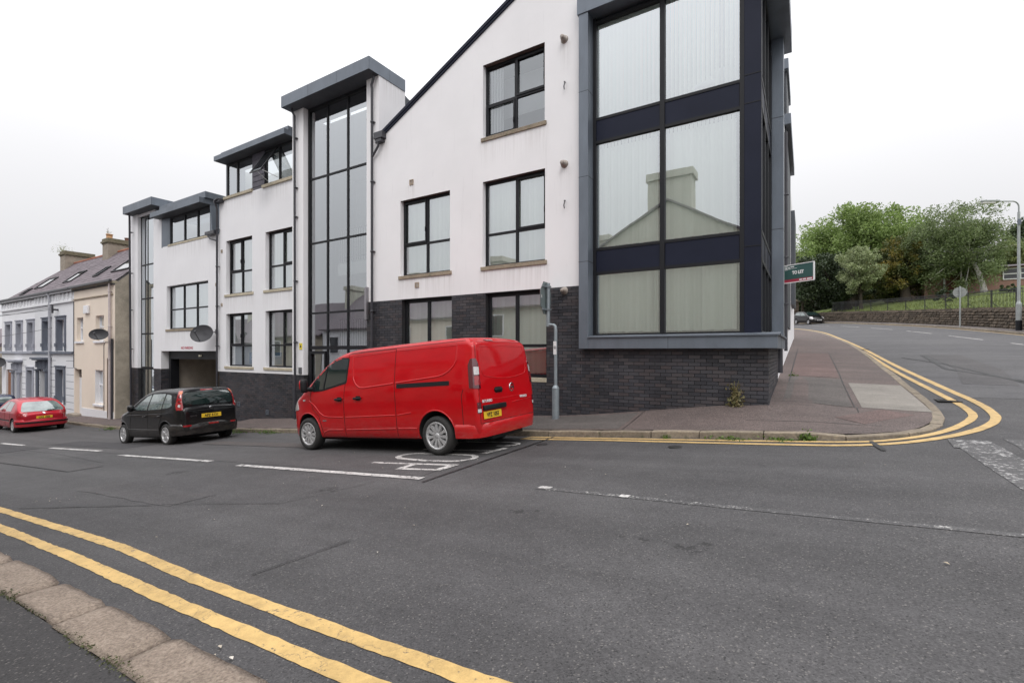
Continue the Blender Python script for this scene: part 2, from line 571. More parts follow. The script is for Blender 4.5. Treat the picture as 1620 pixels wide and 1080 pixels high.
def kerb_run(root_name, P, w, lens, hf, m, xlim=None, seed=3, rough=0.0, zf=H, inner=1, tri=4):
    """kerb stones laid one by one along a polyline; w to the left of the path"""
    root = empty(root_name, (0, 0, 0), kind='structure')
    r = random.Random(seed)
    D = [0.0]
    for a, b in zip(P[:-1], P[1:]): D.append(D[-1]+(b-a).length)
    def at(s):
        s = max(0, min(D[-1]-1e-6, s))
        lo = np.searchsorted(D, s, side='right')-1
        lo = min(lo, len(P)-2)
        f = (s-D[lo])/max(1e-9, D[lo+1]-D[lo])
        return P[lo].lerp(P[lo+1], f), (P[lo+1]-P[lo]).normalized()
    s = 0.0; n = 0; rest = MB()
    while s < D[-1]-.2:
        L = r.uniform(*lens)
        c0, _ = at(s+.006); c1, _ = at(s+L-.006); cm, _ = at(s+L/2)
        far = cm.length
        if far > 60: L = 3.0; c1, _ = at(s+L-.01); cm, _ = at(s+L/2)
        seg = 1 if not rough else 9
        nseg = max(seg, 2 if L > .5 else 1)
        wd = 5 if rough else 1
        mbb = MB(); vs = []
        dz = r.uniform(-.006, .006); ww = w*r.uniform(.95, 1.05); oo = r.uniform(-.008, .008)
        rows = []
        for i in range(nseg+1):
            p, t = at(s+.008+(L-.016)*i/nseg); nn = Vector((-t.y, t.x, 0))
            sec = []
            e = .012
            prof = [(0, -.12), (0, hf(p)-e)] + [(e + (ww-2*e)*k/wd, hf(p)) for k in range(wd+1)] + [(ww, hf(p)-e), (ww, -.12)]
            for j, (o, h) in enumerate(prof):
                q = p + nn*(o+oo)
                z = zf(q.x, q.y) + h + (dz if h > -.1 else 0)
                if rough and h > 0:
                    nz = noise.fractal(Vector((q.x*9, q.y*9, n)), 1.0, 2.0, 4)
                    z += nz*rough*.55 - (.022 if i in (0, nseg) else 0)
                    q = q + nn*(noise.noise(Vector((q.x*7, h*9, n)))*rough*.45 if j in (1, 2, len(prof)-2, len(prof)-3) else 0)
                elif i in (0, nseg) and h > 0: z -= .008
                sec.append((q.x, q.y, z))
            rows.append(sec)
        m_ = len(rows[0])
        for sec in rows: vs += sec
        fs = [(i*m_+j, i*m_+j+1, (i+1)*m_+j+1, (i+1)*m_+j) for i in range(nseg) for j in range(m_-1)]
        fs += [tuple(range(m_)), tuple(nseg*m_+j for j in range(m_-1, -1, -1))]
        tgt = mbb if (n < 290 and far < 60) else rest
        tgt.add(vs, fs, 0, bool(rough))
        if tgt is mbb: mbb.build('kerb_stone', m, root)
        n += 1; s += L
    if rest.v: rest.build('kerb_stones', m, root, kind='stuff')
    return root

_P = [p for p in path_sample([(p.x, p.y) for p in SP], .1) if p.x > -48 or p.y > 9]
kerb_run('kerb', _P, .15, (.8, 1.15), lambda p: khf(p.x, p.y), M_KERBF)
# near kerb and near pavement
kerb_run('near_kerb', [Vector((x, 1.17, 0)) for x in np.arange(-40, 5.1, .25)], -.235, (.72, 1.1), lambda p: .1, M_KERB, rough=.02, seed=8)
sheet('near_pavement', M_PAVN, axis(-60, -12, 4, 9, .4), [-2.2, -1.6, -1.0, -.5, 0, .5, .925], lambda x, y: H(x, y)+.098)
# surfacing patches, laid as thin sheets
mb = MB()
for i in range(0, 60):
    x0 = -34 + i*.5
    x1 = x0+.5
    if x1 > -4.2: break
    ribbon('x', None, [(x0, 4.92), (x1, 4.92)], 0, 3.47, .004, mb=mb, step=None)
mb.build('parking_bay_surface', M_BAY, kind='structure')
mb = MB()
Bx = [(2.62, 12.5), (2.5, 16), (2.42, 20), (2.3, 27), (1.75, 36), (.9, 45), (-.7, 55.6), (-3, 65), (-8, 78)]
ribbon('x', None, [(p.x, p.y) for p in smooth_path(Bx, 8)], .35, -7.8, .004, mb=mb, step=.8)
mb.build('side_road_surface', M_ROADB, kind='structure')
ribbon('asphalt_patch', M_BAY, [(2.9, 14.5), (3.4, 17.5), (3.5, 22)], -.1, -1.0, .0085, step=.4)
for (xa, xb, ya, wd_, m_) in ((-21, -15.5, 5.3, .8, 'asphalt_patch_dark'), (-19, -12.2, 3.3, .55, 'asphalt_patch_worn'), (-13.5, -9.3, 6.4, .5, 'asphalt_patch_red'), (-27, -20, 3.6, 1.2, 'asphalt_patch_dark')):
    c_ = {'asphalt_patch_dark': ((.05, .048, .051), (.042, .04, .043)), 'asphalt_patch_worn': ((.078, .074, .075), (.066, .063, .064)), 'asphalt_patch_red': ((.085, .073, .07), (.07, .062, .06))}[m_]
    ribbon('asphalt_patch', asphalt(m_, *c_), [(xa, ya), (xb, ya+.05)], 0, wd_, .0065, jit=.02, step=.2, seed=int(-xa))
ribbon('asphalt_patch', M_BAY, [(-9.5, 2.7), (-6.6, 2.72)], 0, .55, .004, jit=.03, step=.2)
seams = MB()
for pts, w in (([(-21, 5.3), (-15.5, 5.35)], .007), ([(-15.5, 5.35), (-15.4, 6.15)], .007), ([(-19, 3.3), (-12.2, 3.35), (-12.1, 3.9)], .007), ([(-13.5, 6.4), (-9.3, 6.45), (-9.2, 6.95), (-10.5, 7.4)], .01), ([(-24, 4.6), (-17, 4.45), (-12.8, 4.1)], .006), ([(-6.8, 2.75), (-5.2, 3.3), (-4.9, 4.4)], .005), ([(-4.2, 4.6), (-4.19, 8.38)], .018), ([(-3.42, 1.95), (-3.3, 2.75)], .006), ([(-8.8, 1.93), (-6.9, 2.68)], .01),
               ([(3.5, 22), (3.3, 17.5), (3.9, 16), (4.5, 14.2)], .05), ([(2.8, 21), (3.5, 19), (4.3, 13.5)], .04), ([(.85, 7.7), (.78, 8.4)], .03)):
    ribbon('x', None, pts, -w, w, .0125, mb=seams, jit=w*.5, step=.1)
seams.build('asphalt_seam', M_SEAM, kind='structure')
for nm, c1_, c2_, pts_, wd_ in (('pavement_patch_red', (.135, .090, .082), (.11, .078, .072), [(-.34, 14.62), (-.3, 22)], -1.05), ('pavement_patch_grey', (.105, .092, .086), (.088, .078, .073), [(-.38, 10.64), (-.36, 14.4)], -1.1),
                              ('pavement_patch_grey', (.105, .092, .086), (.088, .078, .073), [(-6.4, 8.65), (-3.0, 8.65)], 1.3), ('pavement_patch_red', (.135, .090, .082), (.11, .078, .072), [(.8, 9.35), (1.55, 10.3)], .5)):
    ribbon('pavement_patch', asphalt(nm, c1_, c2_, speck=.9), pts_, 0, wd_, .003, zf=pz, step=.3)
pv = MB()
for pts, w in (([(-.35, 13.5), (-.3, 24)], .012), ([(-.35, 14.6), (2.0, 14.6)], .008), ([(.75, 10.6), (.75, 22)], .008), ([(-.4, 10.6), (.85, 10.62)], .006),
               ([(.78, 10.2), (.78, 10.62)], .008), ([(-.35, 17.5), (1.8, 17.6)], .008), ([(-2.9, 8.6), (-2.9, 10.1)], .007), ([(-6.5, 8.6), (-6.5, 10.1)], .006), ([(-.9, 9.2), (1.0, 9.3)], .006)):
    ribbon('x', None, pts, -w, w, .008, mb=pv, zf=pz, jit=.004, step=.15)
pv.build('pavement_seam', M_SEAM, kind='structure')
ribbon('concrete_patch', M_PATCH, [(.86, 10.66), (.86, 13.9)], 0, -.98, .004, zf=pz, step=.3)

# ------------------------------------------------------------------ road markings
ribbon('yellow_line', M_YEL, [(-14, 1.74), (-9, 1.755), (-6.2, 1.775), (-5.3, 1.77), (-4.6, 1.735), (-3.8, 1.69), (-2.4, 1.66), (3, 1.62)], 0, .10, .004, jit=.007, seed=1, step=.06)
ribbon('yellow_line', M_YEL, [(-14, 1.47), (-8, 1.485), (-5.3, 1.475), (-4.4, 1.45), (-2.7, 1.425), (3, 1.39)], 0, .10, .004, jit=.008, seed=2, step=.06)
YO = [(-4.75, 8.02), (-3, 8.02), (-1.5, 7.96), (-.5, 7.93), (.35, 7.95), (.95, 8.15), (1.5, 8.6), (2.14, 9.4), (2.58, 10.3), (2.72, 11.2), (2.72, 12.2), (2.61, 14), (2.38, 18.6), (2.15, 26), (1.75, 34), (1.04, 44), (-.7, 55), (-3.4, 65), (-8.5, 77)]
YI = [(-4.68, 8.24), (-3, 8.22), (-1.5, 8.2), (-.5, 8.2), (.5, 8.24), (1.0, 8.45), (1.5, 8.9), (1.98, 9.62), (2.36, 10.5), (2.44, 11.2), (2.43, 12.0), (2.36, 13.5), (2.18, 17.4), (1.98, 26), (1.5, 34), (.8, 43), (-1.0, 54.5), (-3.8, 65), (-8.8, 77)]
ribbon('yellow_line', M_YELF, [(p.x, p.y) for p in smooth_path(YO, 8)], -.005, .12, .0085, jit=.004, seed=3, step=.12)
ribbon('yellow_line', M_YELF, [(p.x, p.y) for p in smooth_path(YI, 8)], -.005, .11, .0085, jit=.004, seed=5, step=.12)
ribbon('yellow_line', M_YELF, [(-4.78, 8.02), (-4.68, 8.33)], 0, -.09, .0125, step=.1)
ribbon('worn_centre_line', M_WORN, [(-2.62, 4.74), (-1.5, 4.67), (-.5, 4.6), (.5, 4.56), (3.5, 4.5)], 0, .09, .004, jit=.004, seed=9, step=.1)
ribbon('white_marking', M_WHI, [(-2.6, 4.76), (-2.45, 4.75)], 0, .1, .0085, jit=.008, step=.05)
ribbon('white_marking', M_WHI, [(-1.62, 4.68), (-1.52, 4.675)], 0, .09, .0085, jit=.012, step=.04)
for k, (a, b, y) in enumerate([(-8.72, -4.36, 4.66), (-14.0, -9.9, 4.72), (-19.5, -15.9, 4.9), (-24.6, -22.3, 4.9), (-30, -27, 4.95), (-37, -34, 5)]):
    ribbon('white_marking', M_WHI if k != 1 else paint('patchy_white_paint', (.6, .58, .56), .43, scale=14), [(a, y), (b, y+.06)], 0, .13, .0085, jit=.008, seed=20+k, step=.12)
ribbon('give_way_marking', paint('worn_give_way', (.55, .54, .53), .535, scale=14, edge=.05), [(1.62, 3.9), (1.66, 8.72)], 0, -.42, .004, jit=.01, seed=31, step=.2)
ribbon('give_way_marking', paint('worn_give_way_b', (.50, .49, .48), .56, scale=12, edge=.05), [(2.2, 4.6), (2.25, 8.9)], 0, -.5, .004, jit=.02, seed=32, step=.2)
ribbon('white_marking', M_WORN, [(1.6, 8.1), (1.66, 8.75)], 0, -.07, .0085, jit=.006, seed=33, step=.06)
# STOP, painted for traffic climbing the street; letters run across the lane
def stroke(mb, pts, w, zo=.0085):
    ribbon('x', None, pts, -w/2, w/2, zo, mb=mb, step=.07, jit=.005, seed=int(pts[0][0]*-100) % 97)
st = MB()
def arc(cx, cy, rx, ry, a0, a1, n=14):
    return [(cx+rx*math.cos(R(a0+(a1-a0)*i/n)), cy+ry*math.sin(R(a0+(a1-a0)*i/n))) for i in range(n+1)]
stroke(st, [(-6.1, 5.50), (-4.46, 5.63)], .085)                                  # P stem
stroke(st, [(-5.22, 5.62), (-5.2, 5.17)], .12)
stroke(st, [(-5.24, 5.21), (-4.45, 5.29)], .085)
stroke(st, [(-4.52, 5.26), (-4.5, 5.68)], .13)
stroke(st, [(-5.9, 5.9)]+[(-5.2, 5.82), (-4.85, 5.86)]+arc(-4.85, 6.13, .34, .27, -80, 85)+[(-5.7, 6.36)]+arc(-5.75, 6.13, .32, .24, 95, 262), .1)   # O
stroke(st, [(-4.62, 6.53), (-4.5, 7.10)], .13)                                   # T
stroke(st, [(-6.1, 6.74), (-4.58, 6.82)], .09)
stroke(st, arc(-4.85, 7.48, .36, .2, -85, 90)+[(-5.3, 7.66)]+arc(-5.6, 7.44, .3, .2, 60, 250), .09)   # S
st.build('stop_marking', M_WHI, kind='structure')
# centre dashes of the side road
cen = smooth_path([(7.9, 8), (7.85, 18), (7.6, 25), (6.9, 31.5), (6.1, 38.5), (4.9, 45), (2.9, 53), (0, 61), (-5, 72)], 12)
cps = path_sample([(p.x, p.y) for p in cen], .5)
i = 6
while i < len(cps)-9:
    if cps[i].y > 12: ribbon('centre_dash', M_WHI, [(p.x, p.y) for p in cps[i:i+9]], -.05, .05, .0085, step=.5)
    i += 13
# far kerb of the side road, pavement and the wall line
KB = [(9.95, -30), (9.95, 14), (9.9, 24), (9.7, 30), (9.25, 37), (8.3, 45), (6.4, 53), (4.1, 60), (1.7, 66.5), (-.9, 72.8), (-6, 81)]
KBs = smooth_path([(9.95, -30), (9.95, -10), (9.95, 4)]+KB[1:], 14)
KBp = path_sample([(p.x, p.y) for p in KBs], .3)
kerb_run('far_kerb', list(reversed(KBp)), .15, (.85, 1.0), lambda p: .1, M_KERBF, seed=14)
mb = MB(); vs = []
Q = path_sample([(p.x, p.y) for p in KBs], .6); QN = normals2(Q)
for p, n in zip(Q, QN):
    for k in range(4):
        q = p - n*(.155+.65*k); vs.append((q.x, q.y, H(q.x, q.y)+.1+.01*k))
mb.add(vs, [(i*4+k, i*4+k+1, (i+1)*4+k+1, (i+1)*4+k) for i in range(len(Q)-1) for k in range(3)], 0, True)
mb.build('far_pavement', asphalt('asphalt_far_pavement', (.15, .13, .12), (.12, .105, .1), speck=.2), kind='structure', recalc=False)
ribbon('yellow_line', M_YELF, [(p.x, p.y) for p in Q if p.y > 10], .16, .27, .0085, step=.6)
WL = [p - n*1.75 for p, n in zip(Q, QN)]          # line of the stone wall

# drain covers
M_IRON = mat('cast_iron', (.035, .034, .034), .55, metal=.4, bump=.2, bscale=80)
def drain(x, y, w, l, label, rz=0, zf=H):
    r = empty('drain_cover', (x, y, zf(x, y)), rz, label, 'drain cover', 'gully grates by the corner kerb')
    f = MB(); z0 = .004; z1 = .016
    f.box(-w/2, w/2, -l/2, -l/2+.03, z0, z1).box(-w/2, w/2, l/2-.03, l/2, z0, z1).box(-w/2, -w/2+.03, -l/2+.03, l/2-.03, z0, z1).box(w/2-.03, w/2, -l/2+.03, l/2-.03, z0, z1)
    f.build('frame', M_IRON, r, world=False)
    b = MB(); b.box(-w/2+.03, w/2-.03, -l/2+.03, l/2-.03, -.01, .005); b.build('grate_bed', M_SEAM, r, world=False)
    g = MB(); k = -l/2+.05
    g.box(-.012, .012, -.02, .02, z0, z1-.002)
    bar = g.build('bar', M_IRON, r, world=False); me = bar.data
    me.transform(Matrix.Diagonal(((w/2-.035)/.012, .35, 1, 1)))
    ys = list(np.arange(-l/2+.06, l/2-.04, .045))
    bar.location.y = ys[0]
    for q in ys[1:]: mesh_of(me, 'bar', r, (0, q, 0))
    return r
drain(2.3, 12.1, .34, .42, 'iron gully grate in the yellow lines at the corner kerb')
drain(2.12, 25.2, .3, .42, 'small iron gully grate further up the side road kerb')
for (x, y) in ((-4.0, 7.55), (-1.7, 7.6)):
    c_ = MB(); c_.lathe([(0, .007), (.09, .007), (.1, .002), (.11, .0045), (.125, .0045)], (x, y, H(x, y)), n=20)
    tag(c_.build('valve_cover', M_IRON), 'small round iron valve cover in the road %s' % ('nearer the van' if x < -3 else 'right of the van near the yellow lines'), 'valve cover')
# leaf litter
lf = MB(); r_ = random.Random(5)
for i in range(70):
    if i < 26: x, y = r_.uniform(-10, -2), 1.22+abs(r_.gauss(0, .06))
    elif i < 34: x, y = -8.9+r_.gauss(0, .12), 2.3+r_.gauss(0, .12)
    else: x, y = r_.uniform(-9, 1), r_.uniform(1.9, 7)
    s = r_.uniform(.006, .018) if i > 8 else r_.uniform(.02, .035); a = r_.uniform(0, 6.28); z = H(x, y)+.01
    lf.add([(x+s*math.cos(a), y+s*math.sin(a), z), (x+s*.5*math.cos(a+1.6), y+s*.5*math.sin(a+1.6), z+.008), (x-s*math.cos(a), y-s*math.sin(a), z+.003), (x+s*.5*math.cos(a-1.6), y+s*.5*math.sin(a-1.6), z+.006)], [(0, 1, 2, 3)])
lf.build('fallen_leaves', mat('dry_leaf', (.33, .27, .19), .8, (.45, .42, .38), rand=.4), kind='stuff')
# ------------------------------------------------------------------ building materials
def render_mat(name, c, stain=.12, drips=()):
    t = NT(name); v = t.pos()
    n1 = t.noise(v, .7, 5)
    st = t.noise(t.pos((7, 7, .55)), 1.0, 6, .7)
    col = t.mix(t.mr(n1, .35, .65), c, tuple(x*.95 for x in c))
    col = t.mix(t.mr(st, .60, .76, 0, stain*1.6), col, tuple(x*.58 for x in c))
    sp_ = t.noise(v, 3.2, 6, .8)
    col = t.mix(t.mr(sp_, .66, .72, 0, stain), col, (.36, .33, .31))
    if drips:
        sep = t.n('ShaderNodeSeparateXYZ'); t.l(v, sep.inputs[0])
        run = t.noise(t.pos((16, 16, .6)), 1.0, 5, .7); tot = 0.0
        for (x0, x1, z) in drips:
            mx_ = t.math('MULTIPLY', t.mr(sep.outputs[0], x0-.12, x0-.02, 0, 1), t.mr(sep.outputs[0], x1+.02, x1+.12, 1, 0))
            mz = t.math('MULTIPLY', t.mr(sep.outputs[2], z-.75, z, 0, 1), t.mr(sep.outputs[2], z, z+.01, 1, 0))
            tot = t.math('MAXIMUM', tot, t.math('MULTIPLY', mx_, mz))
        edge = t.math('MULTIPLY', tot, t.mr(run, .42, .62, .05, .75))
        col = t.mix(t.math('MULTIPLY', edge, .32), col, (.30, .27, .24))
    t.l(col, t.b.inputs['Base Color']); t.b.inputs['Roughness'].default_value = .92
    t.b.inputs['Specular IOR Level'].default_value = .2
    t.bump(t.noise(v, 160, 3), .12, .004)
    return t.m
M_REN = render_mat('white_render', (.80, .79, .80), .16, drips=((-7.16, -5.26, 5.39), (-7.16, -5.26, 2.07), (-10.1, -8.15, 2.07), (-9.72, -9.5, 4.74), (-9.5, -9.3, 1.79), (-10.93, -10.6, 6.2), (-4.85, -4.72, 7.16), (-4.85, -4.72, 4.26), (-11.4, -10.93, 8.29), (-15.2, -14.6, 8.29)))
M_REN2 = render_mat('white_render_left', (.77, .765, .78), .16, drips=((-19.8, -17.75, 2.14), (-17.08, -15.2, 2.14), (-24.8, -21.0, .88), (-19.8, -15.2, 6.0), (-24.6, -21.0, 4.7)))
def brick_mat():
    t = NT('charcoal_brick'); v = t.pos(); r = t.rnd()
    col = t.ramp(r, [(0, (.020, .020, .025)), (.35, (.034, .034, .041)), (.6, (.042, .041, .047)), (.8, (.045, .036, .038)), (1, (.058, .054, .058))])
    col = t.mix(1.0, col, t.mr(t.noise(v, 1.1, 4), .3, .7, .75, 1.3), 'MULTIPLY')
    n = t.noise(v, 70, 4)
    col = t.mix(1.0, col, t.mr(n, .3, .7, .85, 1.15), 'MULTIPLY')
    ef = t.noise(v, 5.5, 6, .8)
    col = t.mix(t.mr(ef, .64, .76, 0, .3), col, (.16, .15, .15))
    t.l(col, t.b.inputs['Base Color']); t.b.inputs['Roughness'].default_value = .62
    t.bump(n, .3, .004); return t.m
M_BRK = brick_mat()
M_MORT = mat('dark_mortar', (.016, .016, .018), .95, (.028, .027, .028), bump=.3)
def zinc_mat(name, c, rough=.45):
    t = NT(name); v = t.pos()
    n = t.noise(t.pos((1, 1, .35)), 2.2, 5, .65)
    col = t.mix(t.mr(n, .3, .7), c, tuple(x*.74 for x in c))
    col = t.mix(1.0, col, t.mr(t.rnd(), 0, 1, .93, 1.07), 'MULTIPLY')
    col = t.mix(t.mr(t.noise(v, 9, 6, .8), .62, .72, 0, .25), col, tuple(min(1, x*1.5) for x in c))
    t.l(col, t.b.inputs['Base Color']); t.b.inputs['Roughness'].default_value = rough
    t.b.inputs['Metallic'].default_value = .35
    t.bump(t.noise(v, 1.3, 3), .08, .03); return t.m
M_ZINC = zinc_mat('zinc_cladding', (.165, .19, .225))
M_ZINCD = zinc_mat('zinc_soffit', (.085, .092, .105), .6)
M_NAVY = mat('navy_panel', (.0085, .011, .024), .55, (.012, .015, .031), nscale=1.3, bump=.05, spec=.2)
M_FRM = mat('black_window_frame', (.008, .0085, .011), .5, (.011, .0115, .014), bump=.03, spec=.3)
M_SILL = stone_mat('sandstone_sill', (.36, .30, .22), (.20, .16, .12), bump=.4, scale=30, moss=.45)
M_SILLP = stone_mat('pale_stone_sill', (.50, .45, .34), (.36, .31, .23), bump=.3, scale=30, moss=.3)
M_PIPE = mat('black_pipe', (.030, .030, .038), .38, (.045, .045, .052))
M_LINT = mat('brown_lintel', (.11, .075, .065), .8, (.06, .04, .035), fine=.2)
M_INT = mat('interior_wall', (.62, .62, .58), .9)
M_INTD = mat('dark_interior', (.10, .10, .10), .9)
M_LILAC = mat('lilac_wall', (.30, .26, .36), .9)
M_SLATE = None

def glass(name, tint=(.86, .93, .90), k=2.1, add=.03, cap=.9, wob=.25):
    m = bpy.data.materials.new(name); m.use_nodes = True; t = m.node_tree; t.nodes.clear()
    o = t.nodes.new('ShaderNodeOutputMaterial'); mx = t.nodes.new('ShaderNodeMixShader')
    tr = t.nodes.new('ShaderNodeBsdfTransparent'); tr.inputs[0].default_value = (*tint, 1)
    gl = t.nodes.new('ShaderNodeBsdfGlossy'); gl.inputs['Roughness'].default_value = 0.0
    gl.inputs['Color'].default_value = (.93, .97, 1, 1)
    fr = t.nodes.new('ShaderNodeFresnel'); fr.inputs['IOR'].default_value = 1.5
    g = t.nodes.new('ShaderNodeNewGeometry')
    nz = t.nodes.new('ShaderNodeTexNoise'); nz.inputs['Scale'].default_value = .9; nz.inputs['Detail'].default_value = 1
    bp = t.nodes.new('ShaderNodeBump'); bp.inputs['Strength'].default_value = wob; bp.inputs['Distance'].default_value = .012
    t.links.new(g.outputs['Position'], nz.inputs['Vector']); t.links.new(nz.outputs[0], bp.inputs['Height'])
    t.links.new(bp.outputs[0], gl.inputs['Normal'])
    m1 = t.nodes.new('ShaderNodeMath'); m1.operation = 'MULTIPLY_ADD'; m1.inputs[1].default_value = k; m1.inputs[2].default_value = add
    m2 = t.nodes.new('ShaderNodeMath'); m2.operation = 'MINIMUM'; m2.inputs[1].default_value = cap
    t.links.new(fr.outputs[0], m1.inputs[0]); t.links.new(m1.outputs[0], m2.inputs[0]); t.links.new(m2.outputs[0], mx.inputs[0])
    t.links.new(tr.outputs[0], mx.inputs[1]); t.links.new(gl.outputs[0], mx.inputs[2]); t.links.new(mx.outputs[0], o.inputs[0])
    return m
M_GL = glass('window_glass', (.94, .99, .965), 2.5, .38)
M_GLT = glass('stair_glass', (.78, .83, .84), 2.4, .30)
M_GLW = glass('upper_window_glass', (.80, .82, .84), 2.2, .14)

def blind_mat():
    t = NT('blind_fabric'); v = t.pos()
    r = t.rnd()
    col = t.mix(t.mr(r, 0, 1), (.93, .95, .88), (.80, .83, .75))
    t.l(col, t.b.inputs['Base Color']); t.b.inputs['Roughness'].default_value = .95
    t.b.inputs['Specular IOR Level'].default_value = .1
    return t.m
M_BLIND = blind_mat()
def plain(name, c, rough=.8): return mat(name, c, rough, tuple(x*.93 for x in c))
M_CURT = plain('curtain_cloth', (.70, .72, .72))

# ------------------------------------------------------------------ the apartment building on the corner
BLD = empty('apartment_building', (-14.9, 10.1, -2.4), 0,
            'white rendered apartment building with charcoal brick base, grey canopies and dark glazed corner bay', 'apartment building')

def wall_xz(name, m, X0, X1, z0, z1, Y, holes=(), parent=BLD, thick=.22, reveal=.14, clips=(), zfun=None, mrev=None):
    """front sheet with openings and reveals; clips: planes (co, no) that cut everything on the side of no"""
    xs = sorted(set([X0, X1] + [v for h in holes for v in (h[0], h[1]) if X0 < v < X1]))
    zs = sorted(set([z0, z1] + [v for h in holes for v in (h[2], h[3]) if z0 < v < z1]))
    bm = bmesh.new()
    def q(pts, mi=0):
        f = bm.faces.new([bm.verts.new(p) for p in pts]); f.material_index = mi
    for a, b in zip(xs[:-1], xs[1:]):
        for c, d in zip(zs[:-1], zs[1:]):
            cx, cz = (a+b)/2, (c+d)/2
            if any(h[0] < cx < h[1] and h[2] < cz < h[3] for h in holes): continue
            q([(a, Y, c), (b, Y, c), (b, Y, d), (a, Y, d)])
            q([(a, Y+thick, c), (a, Y+thick, d), (b, Y+thick, d), (b, Y+thick, c)])
    bmesh.ops.remove_doubles(bm, verts=bm.verts, dist=1e-5)
    for h in holes:
        a, b = h[0], h[1]; c, d = max(h[2], z0), min(h[3], z1)
        if d <= c: continue
        rv = h[4] if len(h) > 4 else thick
        q([(a, Y, c), (a, Y, d), (a, Y+rv, d), (a, Y+rv, c)])
        q([(b, Y, c), (b, Y+rv, c), (b, Y+rv, d), (b, Y, d)])
        q([(a, Y, d), (b, Y, d), (b, Y+rv, d), (a, Y+rv, d)], 1)
        if c > z0: q([(a, Y, c), (a, Y+rv, c), (b, Y+rv, c), (b, Y, c)])
    q([(X0, Y, z0), (X0, Y, z1), (X0, Y+thick, z1), (X0, Y+thick, z0)])
    q([(X1, Y, z0), (X1, Y+thick, z0), (X1, Y+thick, z1), (X1, Y, z1)])
    for co, no in clips:
        bmesh.ops.bisect_plane(bm, geom=bm.verts[:]+bm.edges[:]+bm.faces[:], plane_co=co, plane_no=no, clear_outer=True)
    off = Vector(parent.location) if parent else Vector((0, 0, 0))
    bmesh.ops.translate(bm, verts=bm.verts, vec=-off)
    me = bpy.data.meshes.new(name); bm.to_mesh(me); bm.free()
    me.materials.append(m); me.materials.append(mrev or m)
    o = bpy.data.objects.new(name, me); COL.objects.link(o)
    if parent: o.parent = parent
    return o

def slats(mb, X0, X1, z0, z1, Y, seed=0, w=.089, pitch=.08, ang=8, gapprob=0.0, mi=0):
    r = random.Random(seed); x = X0+.03; k = 0
    while x < X1-.02:
        a = R(ang + r.uniform(-5, 5) + (r.choice((0, 0, 0, 24)) if r.random() < gapprob else 0))
        dx, dy = w/2*math.cos(a), w/2*math.sin(a)
        zb = z0 + r.uniform(0, .012)
        s = .0015
        mb.add([(x-dx, Y-dy, zb), (x, Y-.006, zb), (x+dx, Y+dy, zb), (x-dx, Y-dy, z1), (x, Y-.006, z1), (x+dx, Y+dy, z1)], [(0, 1, 4, 3), (1, 2, 5, 4)], mi, False)
        x += pitch; k += 1

def window(parent, X0, X1, z0, z1, Y, xd, zd, fw=.055, sash=(), blind='slats', sill=None, seed=0, gl=None, depth=.06, ang=8,
           label=None, msill=None, mfr=None, opening=None, gapprob=.1, name='window'):
    """frame mesh with panes, blind and sill as its pieces; xd, zd: mullions and transoms"""
    mfr = mfr or M_FRM; gl = gl or M_GL
    f = MB()
    f.box(X0, X0+fw, Y, Y+depth, z0, z1).box(X1-fw, X1, Y, Y+depth, z0, z1)
    f.box(X0+fw, X1-fw, Y, Y+depth, z1-fw*1.1, z1).box(X0+fw, X1-fw, Y, Y+depth, z0, z0+fw)
    for x in xd: f.box(x-fw*.55, x+fw*.55, Y-.001, Y+depth, z0+fw, z1-fw*1.1)
    xe = [X0+fw*.5] + list(xd) + [X1-fw*.5]; ze = [z0+fw*.5] + list(zd) + [z1-fw*.5]
    for z in zd:
        for a, b in zip(xe[:-1], xe[1:]):
            f.box(a+fw*.5, b-fw*.5, Y-.002, Y+depth, z-fw*.5, z+fw*.5)
    for (i, j) in sash:                          # opening casements have a second, prouder frame
        a, b, c, d = xe[i]+fw*.4, xe[i+1]-fw*.4, ze[j]+fw*.4, ze[j+1]-fw*.4
        s = .042; y0, y1 = Y-.022, Y+.02
        f.box(a, a+s, y0, y1, c, d).box(b-s, b, y0, y1, c, d).box(a+s, b-s, y0, y1, c, c+s*1.3).box(a+s, b-s, y0, y1, d-s, d)
        f.box(b-s*.7, b-s*.3, y0-.03, y0, c+(d-c)*.25, c+(d-c)*.25+.13)
    w = f.build(name, mfr, parent, label=label)
    for a, b in zip(xe[:-1], xe[1:]):
        for c, d in zip(ze[:-1], ze[1:]):
            p = MB(); yg = Y+.035
            p.add([(a+fw*.35, yg, c+fw*.35), (b-fw*.35, yg, c+fw*.35), (b-fw*.35, yg, d-fw*.35), (a+fw*.35, yg, d-fw*.35)], [(0, 1, 2, 3)])
            p.build('pane', gl, w, recalc=False)
    if blind == 'slats':
        b = MB(); slats(b, X0+.02, X1-.02, z0+fw+.01, z1-fw-.02, Y+.16, seed, ang=ang, gapprob=gapprob)
        b.box(X0+.02, X1-.02, Y+.13, Y+.19, z1-fw-.02, z1-fw+.02)
        b.build('blind', M_BLIND, w, recalc=False)
    if sill:
        ov, th, pr = sill
        s = MB(); s.box(X0-ov, X1+ov, Y-pr, Y+.05, z0-th, z0-.002)
        s.build('sill', msill or M_SILL, w, bevel=.008)
    return w

